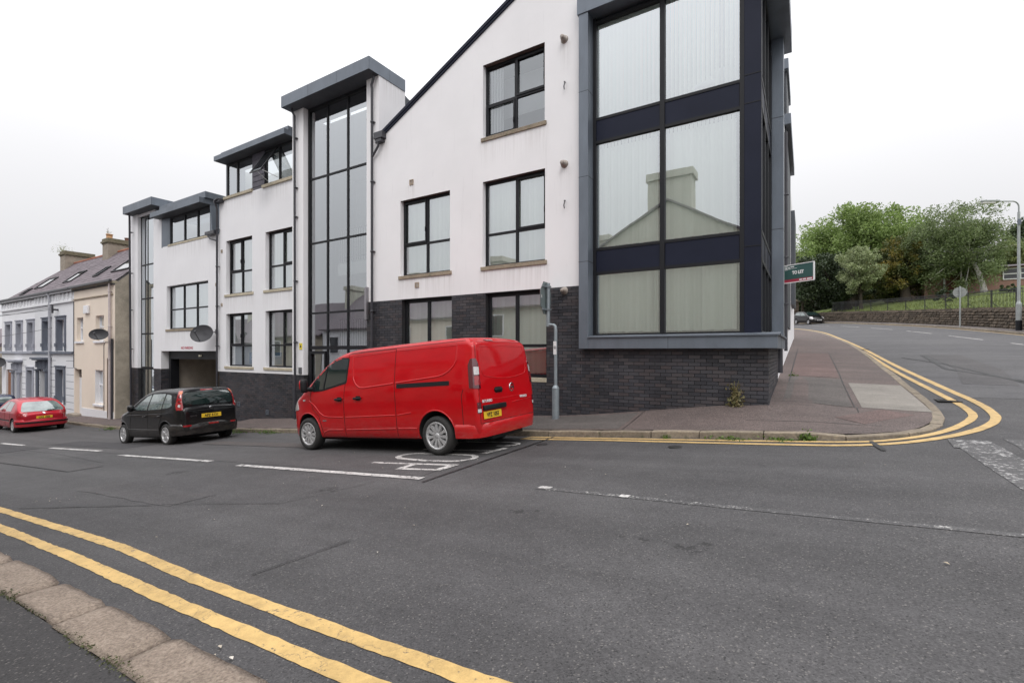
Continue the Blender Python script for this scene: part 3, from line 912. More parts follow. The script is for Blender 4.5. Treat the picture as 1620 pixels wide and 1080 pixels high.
# --- gable part (X -10.93 .. -4.36) and its return to the corner
GX0, GX1 = -10.93, -4.37
W = {'w3': (-7.11, -5.31, 5.49, 7.37), 'w2': (-7.12, -5.30, 2.17, 4.36), 'w1': (-10.04, -8.2, 2.17, 4.35),
     'g2': (-7.03, -5.26, -.64, 1.47), 'g1': (-9.98, -8.14, -.64, 1.47)}
slope = (8.749-6.518)/(10.731-6.265)
_n = Vector((-slope, 0, 1)).normalized()
rake = [(Vector((-6.265, 0, 8.70)), _n)]
wall_xz('wall', M_REN, GX0, GX1, 1.495, 10.0, 10.1, [W['w3'], W['w2'], W['w1']], clips=rake, mrev=M_LINT)
M_REN_UP = M_REN
wall_xz('wall', M_REN, GX1, -.72, 7.6, 11.2, 10.3, [], clips=[(Vector((-6.265, 0, 8.70)), _n)])
brickY = 10.1
wall_xz('brick_backing', M_MORT, GX0, -4.36, -2.6, 1.494, brickY+.014, [W['g1'], W['g2']], mrev=M_FRM)
wall_xz('brick_backing', M_MORT, -4.36, -.605, -1.9, .04, brickY+.014)
sbk = MB(); sbk.box(-.83, -.612, 10.13, 13.6, -1.9, .05); sbk.build('brick_backing', M_MORT, BLD)

# --- bricks, one by one
BRICKS = []          # (matrix-ish: x, y, z, len, orient)
def lay(X0, X1, z0, z1, Y, holes=(), ground=None, orient='x', phase=0.0):
    k0 = int(math.floor(z0/.075)); z = k0*.075
    while z < z1-.03:
        off = .1125 if (int(round(z/.075)) % 2) else 0
        x = math.floor((X0)/.225)*.225 - off + phase
        while x < X1:
            a, b = max(x+.005, X0), min(x+.22, X1)
            zt = min(z+.065, z1); zb = max(z, z0)
            if b-a > .03 and zt-zb > .02:
                ok = True; cx = (a+b)/2
                for h in holes:
                    if zb < h[3]-.01 and zt > h[2]+.01:
                        if a >= h[0]-.001 and b <= h[1]+.001: ok = False
                        elif a < h[0] < b: b = h[0]
                        elif a < h[1] < b: a = h[1]
                        if b-a < .02: ok = False
                if ok and ground is not None and zt < ground(cx)-.03: ok = False
                if ok: BRICKS.append((a, b, zb, zt, Y, orient))
            x += .225
        z += .075
gr = lambda x: pz(x, 10.05)
lay(-4.35, -.593, -1.6, .05, brickY, ground=gr)
lay(GX0, -4.35, -2.3, 1.494, brickY, [W['g1'], W['g2']], ground=gr)
lay(10.1+.0, 13.6, -1.2, .05, -.593, ground=lambda y: pz(-.5, y), orient='y')
MIDY = 10.2
lay(-20.2, -15.2, -3.1, -.82, MIDY, ground=lambda x: pz(x, 10.15))
lay(-15.2, -14.585, -2.9, -.82, 10.1, ground=lambda x: pz(x, 10.05)); lay(-11.466, -10.935, -2.5, 1.494, 10.1, ground=gr)
lay(10.215, 10.75, -3.6, -.82, -25.268, orient='y'); lay(-26.02, -25.27, -3.6, -.82, MIDY, ground=lambda x: pz(x, 10.15)); lay(-28.5, -27.72, -3.9, -.82, MIDY, ground=lambda x: pz(x, 10.15))
def size_key(b):
    a, b2, z0, z1, Y, o = b
    cx, cy = ((a+b2)/2, Y) if o == 'x' else (Y, (a+b2)/2)
    return math.hypot(cx, cy) + (3.5 if o == 'y' else 0)
BRICKS.sort(key=size_key)
bw = MB(); bw.box(-.605, -.6045, 10.4, 10.41, -1, -.99)
BRW = MB(); BRW.box(-4.3, -.62, 10.13, 10.3, -1.9, .04)
brick_wall = BRW.build('brick_plinth', M_MORT, BLD)
off = Vector(BLD.location)
unit = {}
rest = MB(); rb = random.Random(2)
for i, (a, b, z0, z1, Y, o) in enumerate(BRICKS):
    L = round(b-a, 3); h = round(z1-z0, 3); jy = rb.uniform(-.002, .002)
    if i < 296:
        key = (L, h, o)
        if key not in unit:
            m_ = MB()
            if o == 'x': m_.box(-L/2, L/2, 0, .03, 0, h)
            else: m_.box(-.03, 0, -L/2, L/2, 0, h)
            ob = m_.build('brick', M_BRK, brick_wall, world=False); unit[key] = ob.data
        else: ob = mesh_of(unit[key], 'brick', brick_wall)
        ob.location = Vector(((a+b)/2, Y+jy, z0) if o == 'x' else (Y+jy, (a+b)/2, z0)) - off
    else:
        if o == 'x': rest.box(a, b, Y+jy, Y+.03, z0, z1)
        else: rest.box(Y-.03, Y+jy, a, b, z0, z1)
rest.build('bricks', M_BRK, brick_wall, kind='stuff')

# --- windows of the gable part
window(BLD, *W['w3'], 10.235, [-6.2], [6.36], blind=None, sill=(.05, .1, .17), sash=((1, 1), (0, 0)), gl=M_GLW, label='top gable window with a pale curtain')
window(BLD, *W['w2'], 10.235, [-6.17], [3.01], seed=2, sill=(.05, .1, .17), sash=((1, 1),))
window(BLD, *W['w1'], 10.235, [-9.13], [3.06], seed=3, sill=(.06, .1, .17), sash=((0, 1),))
window(BLD, *W['g2'], 10.225, [-6.16], [.13], seed=4, sill=(0, .11, .13), fw=.075, msill=M_SILLP)
window(BLD, *W['g1'], 10.225, [-9.07], [.13], seed=5, sill=(0, .11, .13), fw=.075, msill=M_SILLP, gapprob=.4)
ci = MB()                                             # behind the top window: curtain, roller blind, lilac wall
for k in range(8):
    x = -7.02 + k*.045
    ci.box(x, x+.04, 10.36 + (k % 2)*.03, 10.375 + (k % 2)*.03, 5.55, 7.3)
ci.build('curtain', M_CURT, BLD)
rbm = MB(); rbm.box(-7.0, -5.35, 10.95, 10.97, 6.3, 7.36); rbm.build('roller_blind', M_CURT, BLD)
li = MB(); li.box(-7.6, -5.0, 11.4, 11.45, 5.2, 7.5); li.build('bedroom_wall', M_LILAC, BLD)

# verge trim, gutter box, downpipes
v0 = Vector((-10.93, 0, 8.70 - slope*(10.93-6.265))); v1 = Vector((-2.5, 0, 8.70 + slope*(6.265-2.5)))
ve = MB()
for (y0, y1, dz0, dz1) in ((10.04, 10.36, .0, .10), (10.06, 10.16, -.07, -.002)):
    ve.prism([(v0.x-.12, y0, v0.z+dz0-.05), (v1.x, y0, v1.z+dz0), (v1.x, y0, v1.z+dz1), (v0.x-.12, y0, v0.z+dz1-.05)], (0, y1-y0, 0))
ve.build('verge_trim', M_NAVY, BLD, bevel=.008)
rf = MB(); rf.prism([(v0.x, 10.37, v0.z-.02), (v1.x, 10.37, v1.z-.02), (3.4-2*2.5-.1, 10.37, v0.z+.9), (v1.x, 10.37, v1.z-.3), (v0.x, 10.37, v0.z-.25)], (0, 10, 0))
rf.build('roof', mat('dark_roof_slate', (.05, .05, .06), .7), BLD)

def pipe(pts, r=.038, parent=BLD, clips=(), label=None, m=None, ax='y'):
    p = MB(); p.tube(pts, r, 10)
    o = p.build('downpipe', m or M_PIPE, parent, label=label)
    for z in clips:
        c = MB()
        x, y = pts[-1][0], pts[-1][1]
        c.lathe([(r, -.025), (r+.014, -.025), (r+.014, .025), (r, .025)], (x, y, z), n=12)
        c.box(x-r-.03, x+r+.03, y+.02, y+.075, z-.012, z+.012)
        c.build('pipe_clip', m or M_PIPE, o)
    return o
pipe([(-11.05, 10.0, 8.26), (-11.05, 9.99, 8.15), (-11.14, 10.0, 8.0), (-11.14, 10.02, 7.9), (-11.14, 10.02, -1.75)], clips=(6.9, 5.1, 3.0, 1.2, -.5))
pipe([(-10.82, 9.98, 6.25), (-10.84, 9.99, 6.1), (-11.12, 10.02, 5.85)], .034)
hb = MB()
hb.box(-10.98, -10.62, 9.93, 10.12, 6.30, 6.50).box(-10.92, -10.68, 9.95, 10.12, 6.2, 6.30)
hb.build('hopper_head', M_PIPE, BLD, bevel=.01)
# boiler flues, hooks, vents
M_FLUE = mat('flue_metal', (.40, .36, .33), .5, (.22, .18, .15), metal=.3)
for z in (7.25, 4.35, 1.40):
    fl = MB()
    fl.lathe([(0, -.16), (.035, -.16), (.045, -.15), (.045, -.1), (.062, -.1), (.062, -.03), (.085, -.03), (.095, 0)], (-4.79, 10.1, z), axis='y', n=18)
    fl.build('flue', M_FLUE, BLD)
for z in (6.15, 3.4):
    hk = MB(); hk.tube([(-4.76, 10.09, z+.09), (-4.76, 10.02, z+.08), (-4.75, 10.01, z+.03), (-4.78, 10.04, z-.02), (-4.76, 10.03, z-.1)], .012, 6)
    hk.build('wall_hook', M_PIPE, BLD)
M_VENT = mat('vent_cover', (.42, .34, .26), .7, (.3, .24, .18))
def vent(x, z, Y, s=.075, m=None):
    v = MB(); v.box(x-s, x+s, Y-.02, Y-.001, z-s, z-s+.02).box(x-s, x+s, Y-.02, Y-.001, z+s-.02, z+s).box(x-s, x-s+.02, Y-.02, Y-.001, z-s+.02, z+s-.02).box(x+s-.02, x+s, Y-.02, Y-.001, z-s+.02, z+s-.02)
    for k in range(4): v.box(x-s+.02, x+s-.02, Y-.012, Y-.001, z-s+.03+k*.03, z-s+.042+k*.03)
    v.build('wall_vent', m or M_VENT, BLD)
for (x, z) in ((-9.6, 4.82), (-9.39, 1.87)): vent(x, z, 10.1)
for (x, z, Y) in ((-20.0, 4.0, MIDY), (-20.0, 1.85, MIDY), (-20.42, 2.7, MIDY), (-20.35, .95, MIDY)): vent(x, z, Y, .055)
for (x, z) in ((-18.75, -2.05), (-16.85, -2.25)): vent(x, z, MIDY, .085, M_ZINC)

# --- corner bay: zinc surround, recessed dark glazing
BY, BG = 9.92, 10.22
bs = MB()
bs.box(-4.355, -4.133, BY, 10.24, .05, 7.55)                       # left jamb
zj = [2.0, 3.9, 5.81]
left_jamb = bs.build('bay_surround', M_ZINC, BLD, bevel=.006)
jr = MB()
for z in zj: jr.box(-4.357, -4.131, BY-.0015, 10.24, z-.005, z+.005)
jr.build('joint', M_SEAM, left_jamb)
lg = MB(); lg.box(-4.131, -.44, BY+.004, 13.6, .05, .29); ledge = lg.build('bay_ledge', M_ZINC, BLD, bevel=.006)
lp = MB(); lp.prism([(-4.131, BY-.03, .29), (-4.131, BY-.03, .325), (-4.131, 10.3, .36), (-4.131, 10.3, .29)], (3.731, 0, 0))
lp.box(-.70, -.40, 10.0, 13.6, .291, .328)
lp.build('ledge_capping', M_ZINC, ledge, bevel=.004)
jn = MB(); jn.box(-2.395, -2.388, BY+.002, BY+.01, .05, .29); jn.box(-.4405, -.438, 11.5, 11.51, .05, .29); jn.build('joint', M_SEAM, ledge)
# right rear column facing the street
cr = MB(); cr.box(-.715, -.46, 13.2, 13.6, .29, 7.549); colr = cr.build('bay_column', M_ZINC, BLD, bevel=.006)
jr = MB()
for z in (2.95, 5.65): jr.box(-.717, -.458, 13.198, 13.6, z-.006, z+.006)
jr.build('joint', M_SEAM, colr)
hd = MB(); hd.box(-4.39, -.302, BY-.02, 14.0, 7.55, 8.1); hd.build('bay_header', M_ZINC, BLD, bevel=.006)
# dark corner post and spandrel panels
pt = MB(); pt.box(-1.02, -.725, BG+.004, 10.5, .33, 7.549)
post = pt.build('corner_post', M_NAVY, BLD, bevel=.004)
pj = MB()
for z in (2.02, 4.78, 5.33): pj.box(-1.022, -.722, BG-.002, BG+.02, z-.008, z+.008)
pj.build('joint', M_FRM, post)
rows = [(.36, 1.76), (2.30, 4.73), (5.25, 7.45)]
for (a, b) in ((1.76, 2.30), (4.73, 5.25)):
    for (x0, x1) in ((-4.06, -2.63), (-2.53, -1.10)):
        s_ = MB(); s_.box(x0+.004, x1-.004, BG+.012, BG+.1, a+.03, b-.03); s_.build('spandrel_panel', M_NAVY, BLD, bevel=.004)
fr = MB()
fr.box(-4.133, -4.06, BG, BG+.12, .33, 7.549).box(-2.63, -2.53, BG-.012, BG+.12, .33, 7.549).box(-1.10, -1.02, BG, BG+.12, .33, 7.549)
for (a, b) in rows[:3]:
    for (x0, x1) in ((-4.06, -2.63), (-2.53, -1.10)):
        fr.box(x0, x1, BG, BG+.1, a-.03, a+.03).box(x0, x1, BG, BG+.1, b-.03, b+.03)
bayf = fr.build('bay_window', M_FRM, BLD, label='large dark framed corner window with vertical blinds')
for j, (a, b) in enumerate(rows[:3]):
    for i, (x0, x1) in enumerate(((-4.06, -2.63), (-2.53, -1.10))):
        p = MB(); p.add([(x0, BG+.05, a+.03), (x1, BG+.05, a+.03), (x1, BG+.05, b-.03), (x0, BG+.05, b-.03)], [(0, 1, 2, 3)])
        p.build('pane', M_GL, bayf, recalc=False)
        bl = MB(); slats(bl, x0+.01, x1-.01, a+.06, b-.02, BG+.13, seed=10+j*2+i, ang=(8 if j < 2 else 38), pitch=.08 if j < 2 else .088, gapprob=.15)
        bl.box(x0, x1, BG+.10, BG+.16, b-.03, b+.02)
        bl.build('blind', M_BLIND, bayf, recalc=False)
# something soft piled on the sill of the top right window
pl = MB()
for (x, z, r1, r2) in ((-1.75, 5.42, .42, .16), (-1.45, 5.62, .3, .2), (-2.05, 5.36, .3, .09)):
    pl.lathe([(r1*math.cos(R(a)), r2*math.sin(R(a))) for a in range(-90, 91, 15)], (x, BG+.48, z), n=16)
pl.build('cushion', M_CURT, bayf)
# side glazing
sf = MB(); SX = -.72
for y in (10.26, 11.2, 12.15, 13.12): sf.box(SX-.08, SX, y-.035, y+.035, .33, 7.549)
for z in (.36, 1.76, 2.30, 4.73, 5.25, 7.45): sf.box(SX-.08, SX+.004, 10.3, 13.1, z-.035, z+.035)
sidew = sf.build('side_window', M_FRM, BLD)
for (a, b) in rows:
    for y in (10.295, 11.235, 12.185):
        p = MB(); p.add([(SX-.04, y, a), (SX-.04, y+.9, a), (SX-.04, y+.9, b), (SX-.04, y, b)], [(0, 1, 2, 3)]); p.build('pane', M_GL, sidew, recalc=False)
for (a, b) in ((1.76, 2.30), (4.73, 5.25)):
    s_ = MB(); s_.box(SX-.03, SX-.01, 10.3, 13.1, a+.03, b-.03); s_.build('spandrel_panel', M_NAVY, BLD)
bb = MB(); bb.box(SX-.25, SX-.2, 10.5, 13.1, .4, 7.4); bb.build('side_blind', M_BLIND, BLD)
# rear part of the side elevation with its canopies and pipes
rs = MB(); rs.box(-3.5, -.61, 13.6, 33, -1, 7.45).box(-3.5, -.66, 18.4, 21.6, 7.86, 9.49); rs.build('wall', M_REN, BLD)
for (y0, y1, z0, z1, xo) in ((18.5, 21.4, 9.5, 9.85, -.50), (18.2, 23.7, 7.5, 7.85, -.42)):
    q = MB(); q.box(-2.0, xo, y0, y1, z0, z1); q.build('canopy', M_ZINC, BLD, bevel=.01)
    q = MB(); q.box(-.609, -.56, y0+.2, y1-.2, .9 if z0 < 8 else 7.9, z0-.002); q.build('bay_panel', M_ZINCD, BLD)
pipe([(-.545, 17.6, 7.0), (-.545, 17.6, .0)], .05, clips=(5, 3, 1.5))
pipe([(-.56, 13.75, .9), (-.56, 13.75, -.55)], .07, m=M_PIPE)
rp = MB()
for y in (26.0,): rp.box(-.62, -.45, y, y+3, 2.2, 6.6)
rp.build('bay_panel', M_ZINCD, BLD)

# --- stair tower
TX0, TX1 = -15.2, -10.93
TG = 10.28
ghole = (-14.585, -11.466, -2.6, 8.29, .2)
wall_xz('wall', M_REN, TX0, -14.585, -.82, 8.29, 10.1, thick=.24)
wall_xz('wall', M_REN, -11.466, TX1, 1.495, 8.29, 10.1, thick=.24)
tb = MB(); tb.box(-15.19, -14.59, 10.115, 10.36, -3.1, -.821).box(-11.46, -10.94, 10.115, 10.36, -2.6, 1.494); tb.build('brick_backing', M_MORT, BLD)
ts = MB(); ts.box(TX0, TX0+.2, 10.341, 12.6, -3, 8.29).box(TX1-.2, TX1-.001, 10.341, 11.2, 4, 8.289); ts.build('tower_side_wall', M_REN, BLD)
wr = MB(); wr.box(TX1-.28, TX1-.002, 11.2, 14, 5, 8.05); wr.prism([(-15.1, 11.2, 8.2), (-15.1, 14.6, 6.9), (-15.1, 14.6, 6.6), (-15.1, 11.2, 6.6)], (4.15, 0, 0)); wr.build('tower_roof', M_ZINCD, BLD)
def canopy(X0, X1, Y0, Y1, z0, z1, n, seg=None, step=None):
    c = MB(); c.box(X0+.01, X1-.01, Y0+.012, Y1-.01, z0, z1-.012); o = c.build('canopy', M_ZINCD, BLD)
    e = [X0+(X1-X0)*i/n for i in range(n+1)]
    for a, b in zip(e[:-1], e[1:]):
        p = MB(); p.box(a+.004, b-.004, Y0, Y0+.011, z0-.004, z1); p.build('fascia_panel', M_ZINC, o)
    ys = [Y0+.012, (Y0*.45+Y1*.55), Y1]
    for a, b in zip(ys[:-1], ys[1:]):
        p = MB(); p.box(X1-.009, X1+.002, a+.002, b-.004, z0-.004, z1); p.build('fascia_panel', M_ZINC, o)
    p = MB(); p.box(X0-.002, X0+.009, Y0+.012, Y1, z0-.004, z1); p.build('fascia_panel', M_ZINC, o)
    p = MB(); p.box(X0, X1, Y0, Y1, z1+.001, z1+.012); p.build('canopy_top', M_ZINC, o)
    return o
canopy(-15.235, -10.915, 9.7, 11.2, 8.29, 8.648, 3)
stm = MB(); tz = [.11, 1.285, 3.67, 5.87]
tx = [-14.585, -13.59, -12.58, -11.466]
fw = .06
stm.box(tx[0], tx[0]+.08, TG, TG+.12, -2.7, 8.29).box(tx[3]-.05, tx[3], TG, TG+.12, -2.3, 8.29).box(tx[0]+.08, tx[3]-.05, TG, TG+.1, 8.2, 8.29)
for x in tx[1:3]: stm.box(x-.032, x+.032, TG+.02, TG+.12, -2.6, 8.2)
xe = [tx[0]+.08, tx[1]-.032, tx[1]+.032, tx[2]-.032, tx[2]+.032, tx[3]-.05]
for z in tz:
    for a, b in ((xe[0], xe[1]), (xe[2], xe[3]), (xe[4], xe[5])):
        h = .03 if z > .5 else .06
        stm.box(a, b, TG+.022, TG+.1, z-h, z+h)
tower_win = stm.build('stair_window', M_FRM, BLD, label='tall black framed stair window, three panes wide')
zz = [-2.2]+tz+[8.2]
for (a, b) in ((xe[0], xe[1]), (xe[2], xe[3]), (xe[4], xe[5])):
    for c, d in zip(zz[:-1], zz[1:]):
        p = MB(); p.add([(a, TG+.05, c), (b, TG+.05, c), (b, TG+.05, d), (a, TG+.05, d)], [(0, 1, 2, 3)]); p.build('pane', M_GLT, tower_win, recalc=False)
# door leaf with louvres at the foot of the tower
dl = MB(); a, b = xe[0]+.02, xe[1]-.01
dl.box(a, a+.09, TG-.03, TG+.03, -2.5, 0).box(b-.06, b, TG-.03, TG+.03, -2.5, 0).box(a+.09, b-.06, TG-.03, TG+.03, -.1, 0).box(a+.09, b-.06, TG-.03, TG+.03, -2.5, -2.2)
dr = dl.build('entrance_door', M_FRM, BLD)
lv = MB()
for k in range(34):
    z = -2.15+k*.06; lv.box(a+.09, b-.06, TG+.07, TG+.10, z, z+.045)
lv.build('louvre', mat('grey_louvre', (.45, .46, .46), .6), dr)
# stair interior: back wall, landings, balustrades
si = MB(); si.box(-15.0, -11.1, 12.7, 12.8, -3, 8.28).box(-15.18, -15.0, 10.42, 12.7, -3, 8.28).box(-11.3, -11.14, 10.42, 12.7, -3, 8.28)
si.build('stair_hall_wall', M_INT, BLD)
M_SLAB = plain('landing_slab', (.72, .72, .68))
sl = MB()
for z in (-.05, 2.95): sl.box(-13.45, -11.3, 10.62, 12.7, z-.42, z-.02)
sl.build('stair_landing', M_SLAB, BLD)
ba = MB()
for z in (.0, 3.0):
    ba.tube([(-13.4, 10.66, z+1.05), (-11.35, 10.66, z+1.05)], .022, 6); ba.tube([(-13.4, 10.66, z+.12), (-11.35, 10.66, z+.12)], .015, 6)
    for k in range(19): ba.tube([(-13.38+k*.112, 10.66, z), (-13.38+k*.112, 10.66, z+1.05)], .011, 5)
    ba.tube([(-12.1, 10.8, z+.4), (-11.35, 10.9, z+1.3)], .025, 6)
ba.build('balustrade', M_FRM, BLD)
# left pipe of the tower, warning sign, meter box, wall light
pipe([(-14.98, 9.95, 8.28), (-14.98, 9.93, 8.2), (-14.93, 10.0, 8.05), (-14.93, 10.02, -2.5)], clips=(7.3, 5.6, 4.6, 2.4, .3))
wsn = MB(); wsn.box(-14.79, -14.64, 10.085, 10.095, .05, .27)
ws = wsn.build('warning_sign', plain('yellow_sign', (.75, .60, .06), .5), BLD)
tr_ = MB(); tr_.prism([(-14.76, 10.084, .12), (-14.67, 10.084, .12), (-14.715, 10.084, .23)], (0, .0005, 0)); tr_.build('warning_triangle', plain('sign_black', (.02, .02, .02)), ws)
mbx = MB(); mbx.box(-14.80, -14.66, 10.06, 10.099, -.78, -.56)
for k in range(4): mbx.box(-14.79, -14.67, 10.052, 10.06, -.76+k*.05, -.735+k*.05)
mbx.build('vent_box', mat('grey_vent', (.12, .12, .13), .6), BLD)
wl = MB(); wl.box(-11.46, -11.37, 10.0, 10.1, .95, 1.95); wl.build('wall_light', mat('brushed_steel', (.35, .34, .36), .35, metal=.7), BLD, bevel=.01)

# --- middle part
MW = [(-19.68, -17.85, 2.24, 4.37), (-16.98, -15.26, 2.24, 4.37), (-19.68, -17.85, -.60, 1.47), (-16.98, -15.26, -.60, 1.47)]
wall_xz('wall', M_REN2, -20.2, -15.201, -.82, 6.05, MIDY, MW, mrev=M_LINT)
mb_ = MB(); mb_.box(-20.2, -15.201, MIDY+.015, MIDY+.3, -3.4, -.822); mb_.build('brick_backing', M_MORT, BLD)
for i, w in enumerate(MW):
    window(BLD, *w, MIDY+.145, [w[0]+.90], [w[2]+(.88 if i < 2 else .81)], seed=20+i, sill=(.1, .1, .18), sash=(((0, 1),) if i in (0, 2) else ((1, 1),)), msill=M_SILLP, gapprob=.2)
M_BLUE = plain('blue_poster', (.22, .42, .62))
for x in (-18.45, -16.75):
    b_ = MB(); b_.box(x, x+.42, MIDY+.235, MIDY+.24, -.5, -.05); b_.build('blue_sheet', M_BLUE, BLD)
# clerestory of the middle part
DZ0, DZ1, DY = 6.16, 7.46, MIDY+.06
window(BLD, -19.75, -17.88, 6.13, 7.45, DY, [-18.98], [], blind=None, gl=M_GLT, fw=.07, sill=(.06, .11, .12), msill=M_SILLP, seed=30)
window(BLD, -17.08, -15.25, 6.13, 7.45, DY, [-16.2], [], blind=None, gl=M_GLT, fw=.07, sill=(.06, .11, .12), msill=M_SILLP, seed=31)
sp_ = MB(); sp_.box(-17.875, -17.085, DY-.02, DY+.1, 5.98, 7.45); slp = sp_.build('slate_panel', mat('slate_backing', (.03, .03, .035), .8), BLD)
M_SLT = mat('hung_slate', (.075, .068, .088), .55, (.055, .05, .066), rand=.18, bump=.2, bscale=30)
sm_ = None
for j in range(7):
    for i in range(-1, 4):
        x0 = -17.875 + i*.2 + (.1 if j % 2 else 0); x1 = min(x0+.196, -17.085); x0 = max(x0, -17.875)
        if x1-x0 < .03: continue
        z0 = 5.97+j*.205
        q = MB(); q.prism([(x0, DY-.045, z0), (x1, DY-.045, z0), (x1, DY-.026, z0+.23), (x0, DY-.026, z0+.23)], (0, .009, 0))
        q.build('slate', M_SLT, slp)
# open casement of the right clerestory
oc = MB()
def ocf(u, v, t): return (-16.95+u, DY-.02-.62*(1-v)-t, 6.35+1.0*v)
for (u0, u1, v0, v1) in ((0, .05, 0, 1), (.65, .7, 0, 1), (.05, .65, 0, .06), (.05, .65, .94, 1)):
    oc.add([ocf(u0, v0, 0), ocf(u1, v0, 0), ocf(u1, v1, 0), ocf(u0, v1, 0), ocf(u0, v0, .05), ocf(u1, v0, .05), ocf(u1, v1, .05), ocf(u0, v1, .05)],
           [(0, 3, 2, 1), (4, 5, 6, 7), (0, 1, 5, 4), (1, 2, 6, 5), (2, 3, 7, 6), (3, 0, 4, 7)])
ocs = oc.build('open_casement', M_FRM, BLD)
p = MB(); p.add([ocf(.05, .06, .02), ocf(.65, .06, .02), ocf(.65, .94, .02), ocf(.05, .94, .02)], [(0, 1, 2, 3)]); p.build('pane', M_GLT, ocs, recalc=False)
p = MB(); p.tube([(-16.9, DY, 6.25), (-16.6, DY-.6, 6.38)], .012, 5); p.tube([(-16.3, DY, 6.3), (-16.3, DY-.6, 6.38)], .012, 5); p.build('stay', plain('white_metal', (.7, .7, .7)), ocs)
canopy(-19.83, -15.21, 9.8, 11.0, 7.46, 7.62, 2)
cu = MB(); cu.box(-19.6, -15.21, 9.95, 11.2, 7.635, 7.78); cu.build('canopy_upstand', M_ZINC, BLD, bevel=.006)
di = MB(); di.box(-20.0, -15.3, 11.9, 12.0, 5.8, 7.5).box(-20.1, -20.0, 10.45, 12, 5.8, 7.5); di.build('attic_wall', M_INT, BLD)
dsd = MB(); dsd.prism([(-19.80, DY, 6.0), (-19.80, 11.0, 6.6), (-19.80, 11.0, 7.45), (-19.80, DY, 7.45)], (.05, 0, 0)); dsd.build('dormer_cheek', M_ZINC, BLD)
pipe([(-19.9, 9.98, 6.05), (-20.12, 9.98, 6.0), (-20.16, 10.05, 5.85), (-20.18, 10.1, 5.7), (-20.18, 10.1, -2.8)], clips=(4.9, 3.4, 1.8, .2))
gt = MB(); gt.box(-20.28, -19.82, 10.0, 10.19, 5.93, 6.07); gt.build('gutter', M_PIPE, BLD, bevel=.01)

# --- left part with the garage entry and its stair strip
LH = [(-24.72, -21.07, .98, 2.93), (-25.27, -20.42, -4, 0.0, .3)]
LX1 = -20.2
wall_xz('wall', M_REN2, -26.03, LX1, -.82, 4.75, MIDY, LH, mrev=M_REN2)
wall_xz('wall', M_REN2, -26.03, -25.2, 4.75, 6.3, MIDY, [])
lb = MB(); lb.box(-26.02, -25.27, MIDY+.015, MIDY+.55, -4.2, -.822); lb.build('brick_backing', M_MORT, BLD)
gj = MB(); gj.box(-25.4, -25.271, MIDY+.3, MIDY+.62, -.82, .0); gj.build('wall', M_REN2, BLD)
window(BLD, -24.72, -21.07, .98, 2.93, MIDY+.145, [-23.45, -22.3], [1.87], seed=40, sill=(.06, .1, .18))
nt = text_mesh('no_parking_lettering', 'NO PARKING', .155, plain('red_lettering', (.42, .03, .06)),
               Matrix.Translation((-22.85, MIDY-.003, .13)) @ Matrix.Rotation(R(90), 4, 'X'), BLD, .001, bold=.004, sx=1.12)
# shutter box and garage recess
sh = MB(); sh.box(-24.95, -20.42, MIDY+.25, MIDY+.75, -.36, -.005).box(-25.1, -24.93, MIDY+.25, MIDY+.6, -4, -.005); sh.build('shutter_box', M_FRM, BLD)
lbx = MB(); lbx.box(-22.3, -22.12, MIDY+.2, MIDY+.25, -.24, -.17); lbx.build('shutter_light', plain('cream_lamp', (.7, .66, .5)), BLD)
M_GAR = mat('garage_wall', (.42, .37, .31), .9, (.33, .29, .24), fine=.1)
gi = MB(); gi.box(-27, -20, 14.2, 14.3, -4, 1).box(-25.6, -25.1, 10.83, 14.2, -4, 1).box(-20.45, -20.2, 10.5, 14.2, -4, 1).box(-25.6, -20.2, 10.83, 14.3, 0.0, .1)
gi.build('garage_interior', M_GAR, BLD)
gf = MB(); gf.box(-26, -20, 10.3, 14.2, -4.2, -3.08); gf.build('garage_floor', M_PAVN, BLD)
gp = MB(); gp.tube([(-24.55, 14.1, -3), (-24.55, 14.1, 0)], .04, 6); gp.build('garage_pipe', plain('white_pipe', (.7, .7, .68)), BLD)
# dormer of the left part
window(BLD, -24.55, -21.02, 4.8, 6.05, MIDY+.08, [-23.25, -22.1], [], blind=None, gl=M_GLT, fw=.07, sill=(.04, .09, .1), msill=M_SILLP, seed=41)
ck = MB(); ck.prism([(-25.2, MIDY-.01, 4.72), (-24.56, MIDY+.06, 4.78), (-24.56, MIDY+.06, 6.04), (-25.2, MIDY-.01, 6.04)], (0, .05, 0))
ck.build('dormer_cheek', M_ZINC, BLD)
ck = MB()
ck.prism([(-21.01, MIDY+.06, 4.78), (-20.75, MIDY+.02, 4.74), (-20.95, MIDY+.02, 6.04), (-21.01, MIDY+.06, 6.04)], (0, .06, 0))
ck.prism([(-20.76, MIDY+.02, 4.74), (-20.76, 12.4, 5.4), (-20.96, 12.4, 6.04), (-20.96, MIDY+.02, 6.04)], (-.04, 0, 0))
ck.build('dormer_cheek', M_ZINC, BLD)
di2 = MB(); di2.box(-25.2, -21.0, 11.7, 11.8, 4.6, 6.1).box(-25.3, -25.2, 10.45, 11.8, 4.6, 6.1); di2.build('attic_wall', M_INT, BLD)
canopy(-25.39, -20.95, 9.8, 11.2, 6.05, 6.25, 2)
cu = MB(); cu.box(-24.9, -20.85, 9.98, 11.6, 6.265, 6.52); cu.build('canopy_upstand', M_ZINC, BLD, bevel=.006)
gt = MB(); gt.box(-20.95, -20.25, 10.0, 10.19, 4.72, 4.86); gt.build('gutter', M_PIPE, BLD, bevel=.01)
pipe([(-20.8, 10.02, 4.74), (-20.6, 10.04, 4.55), (-20.24, 10.08, 4.45)], .03)
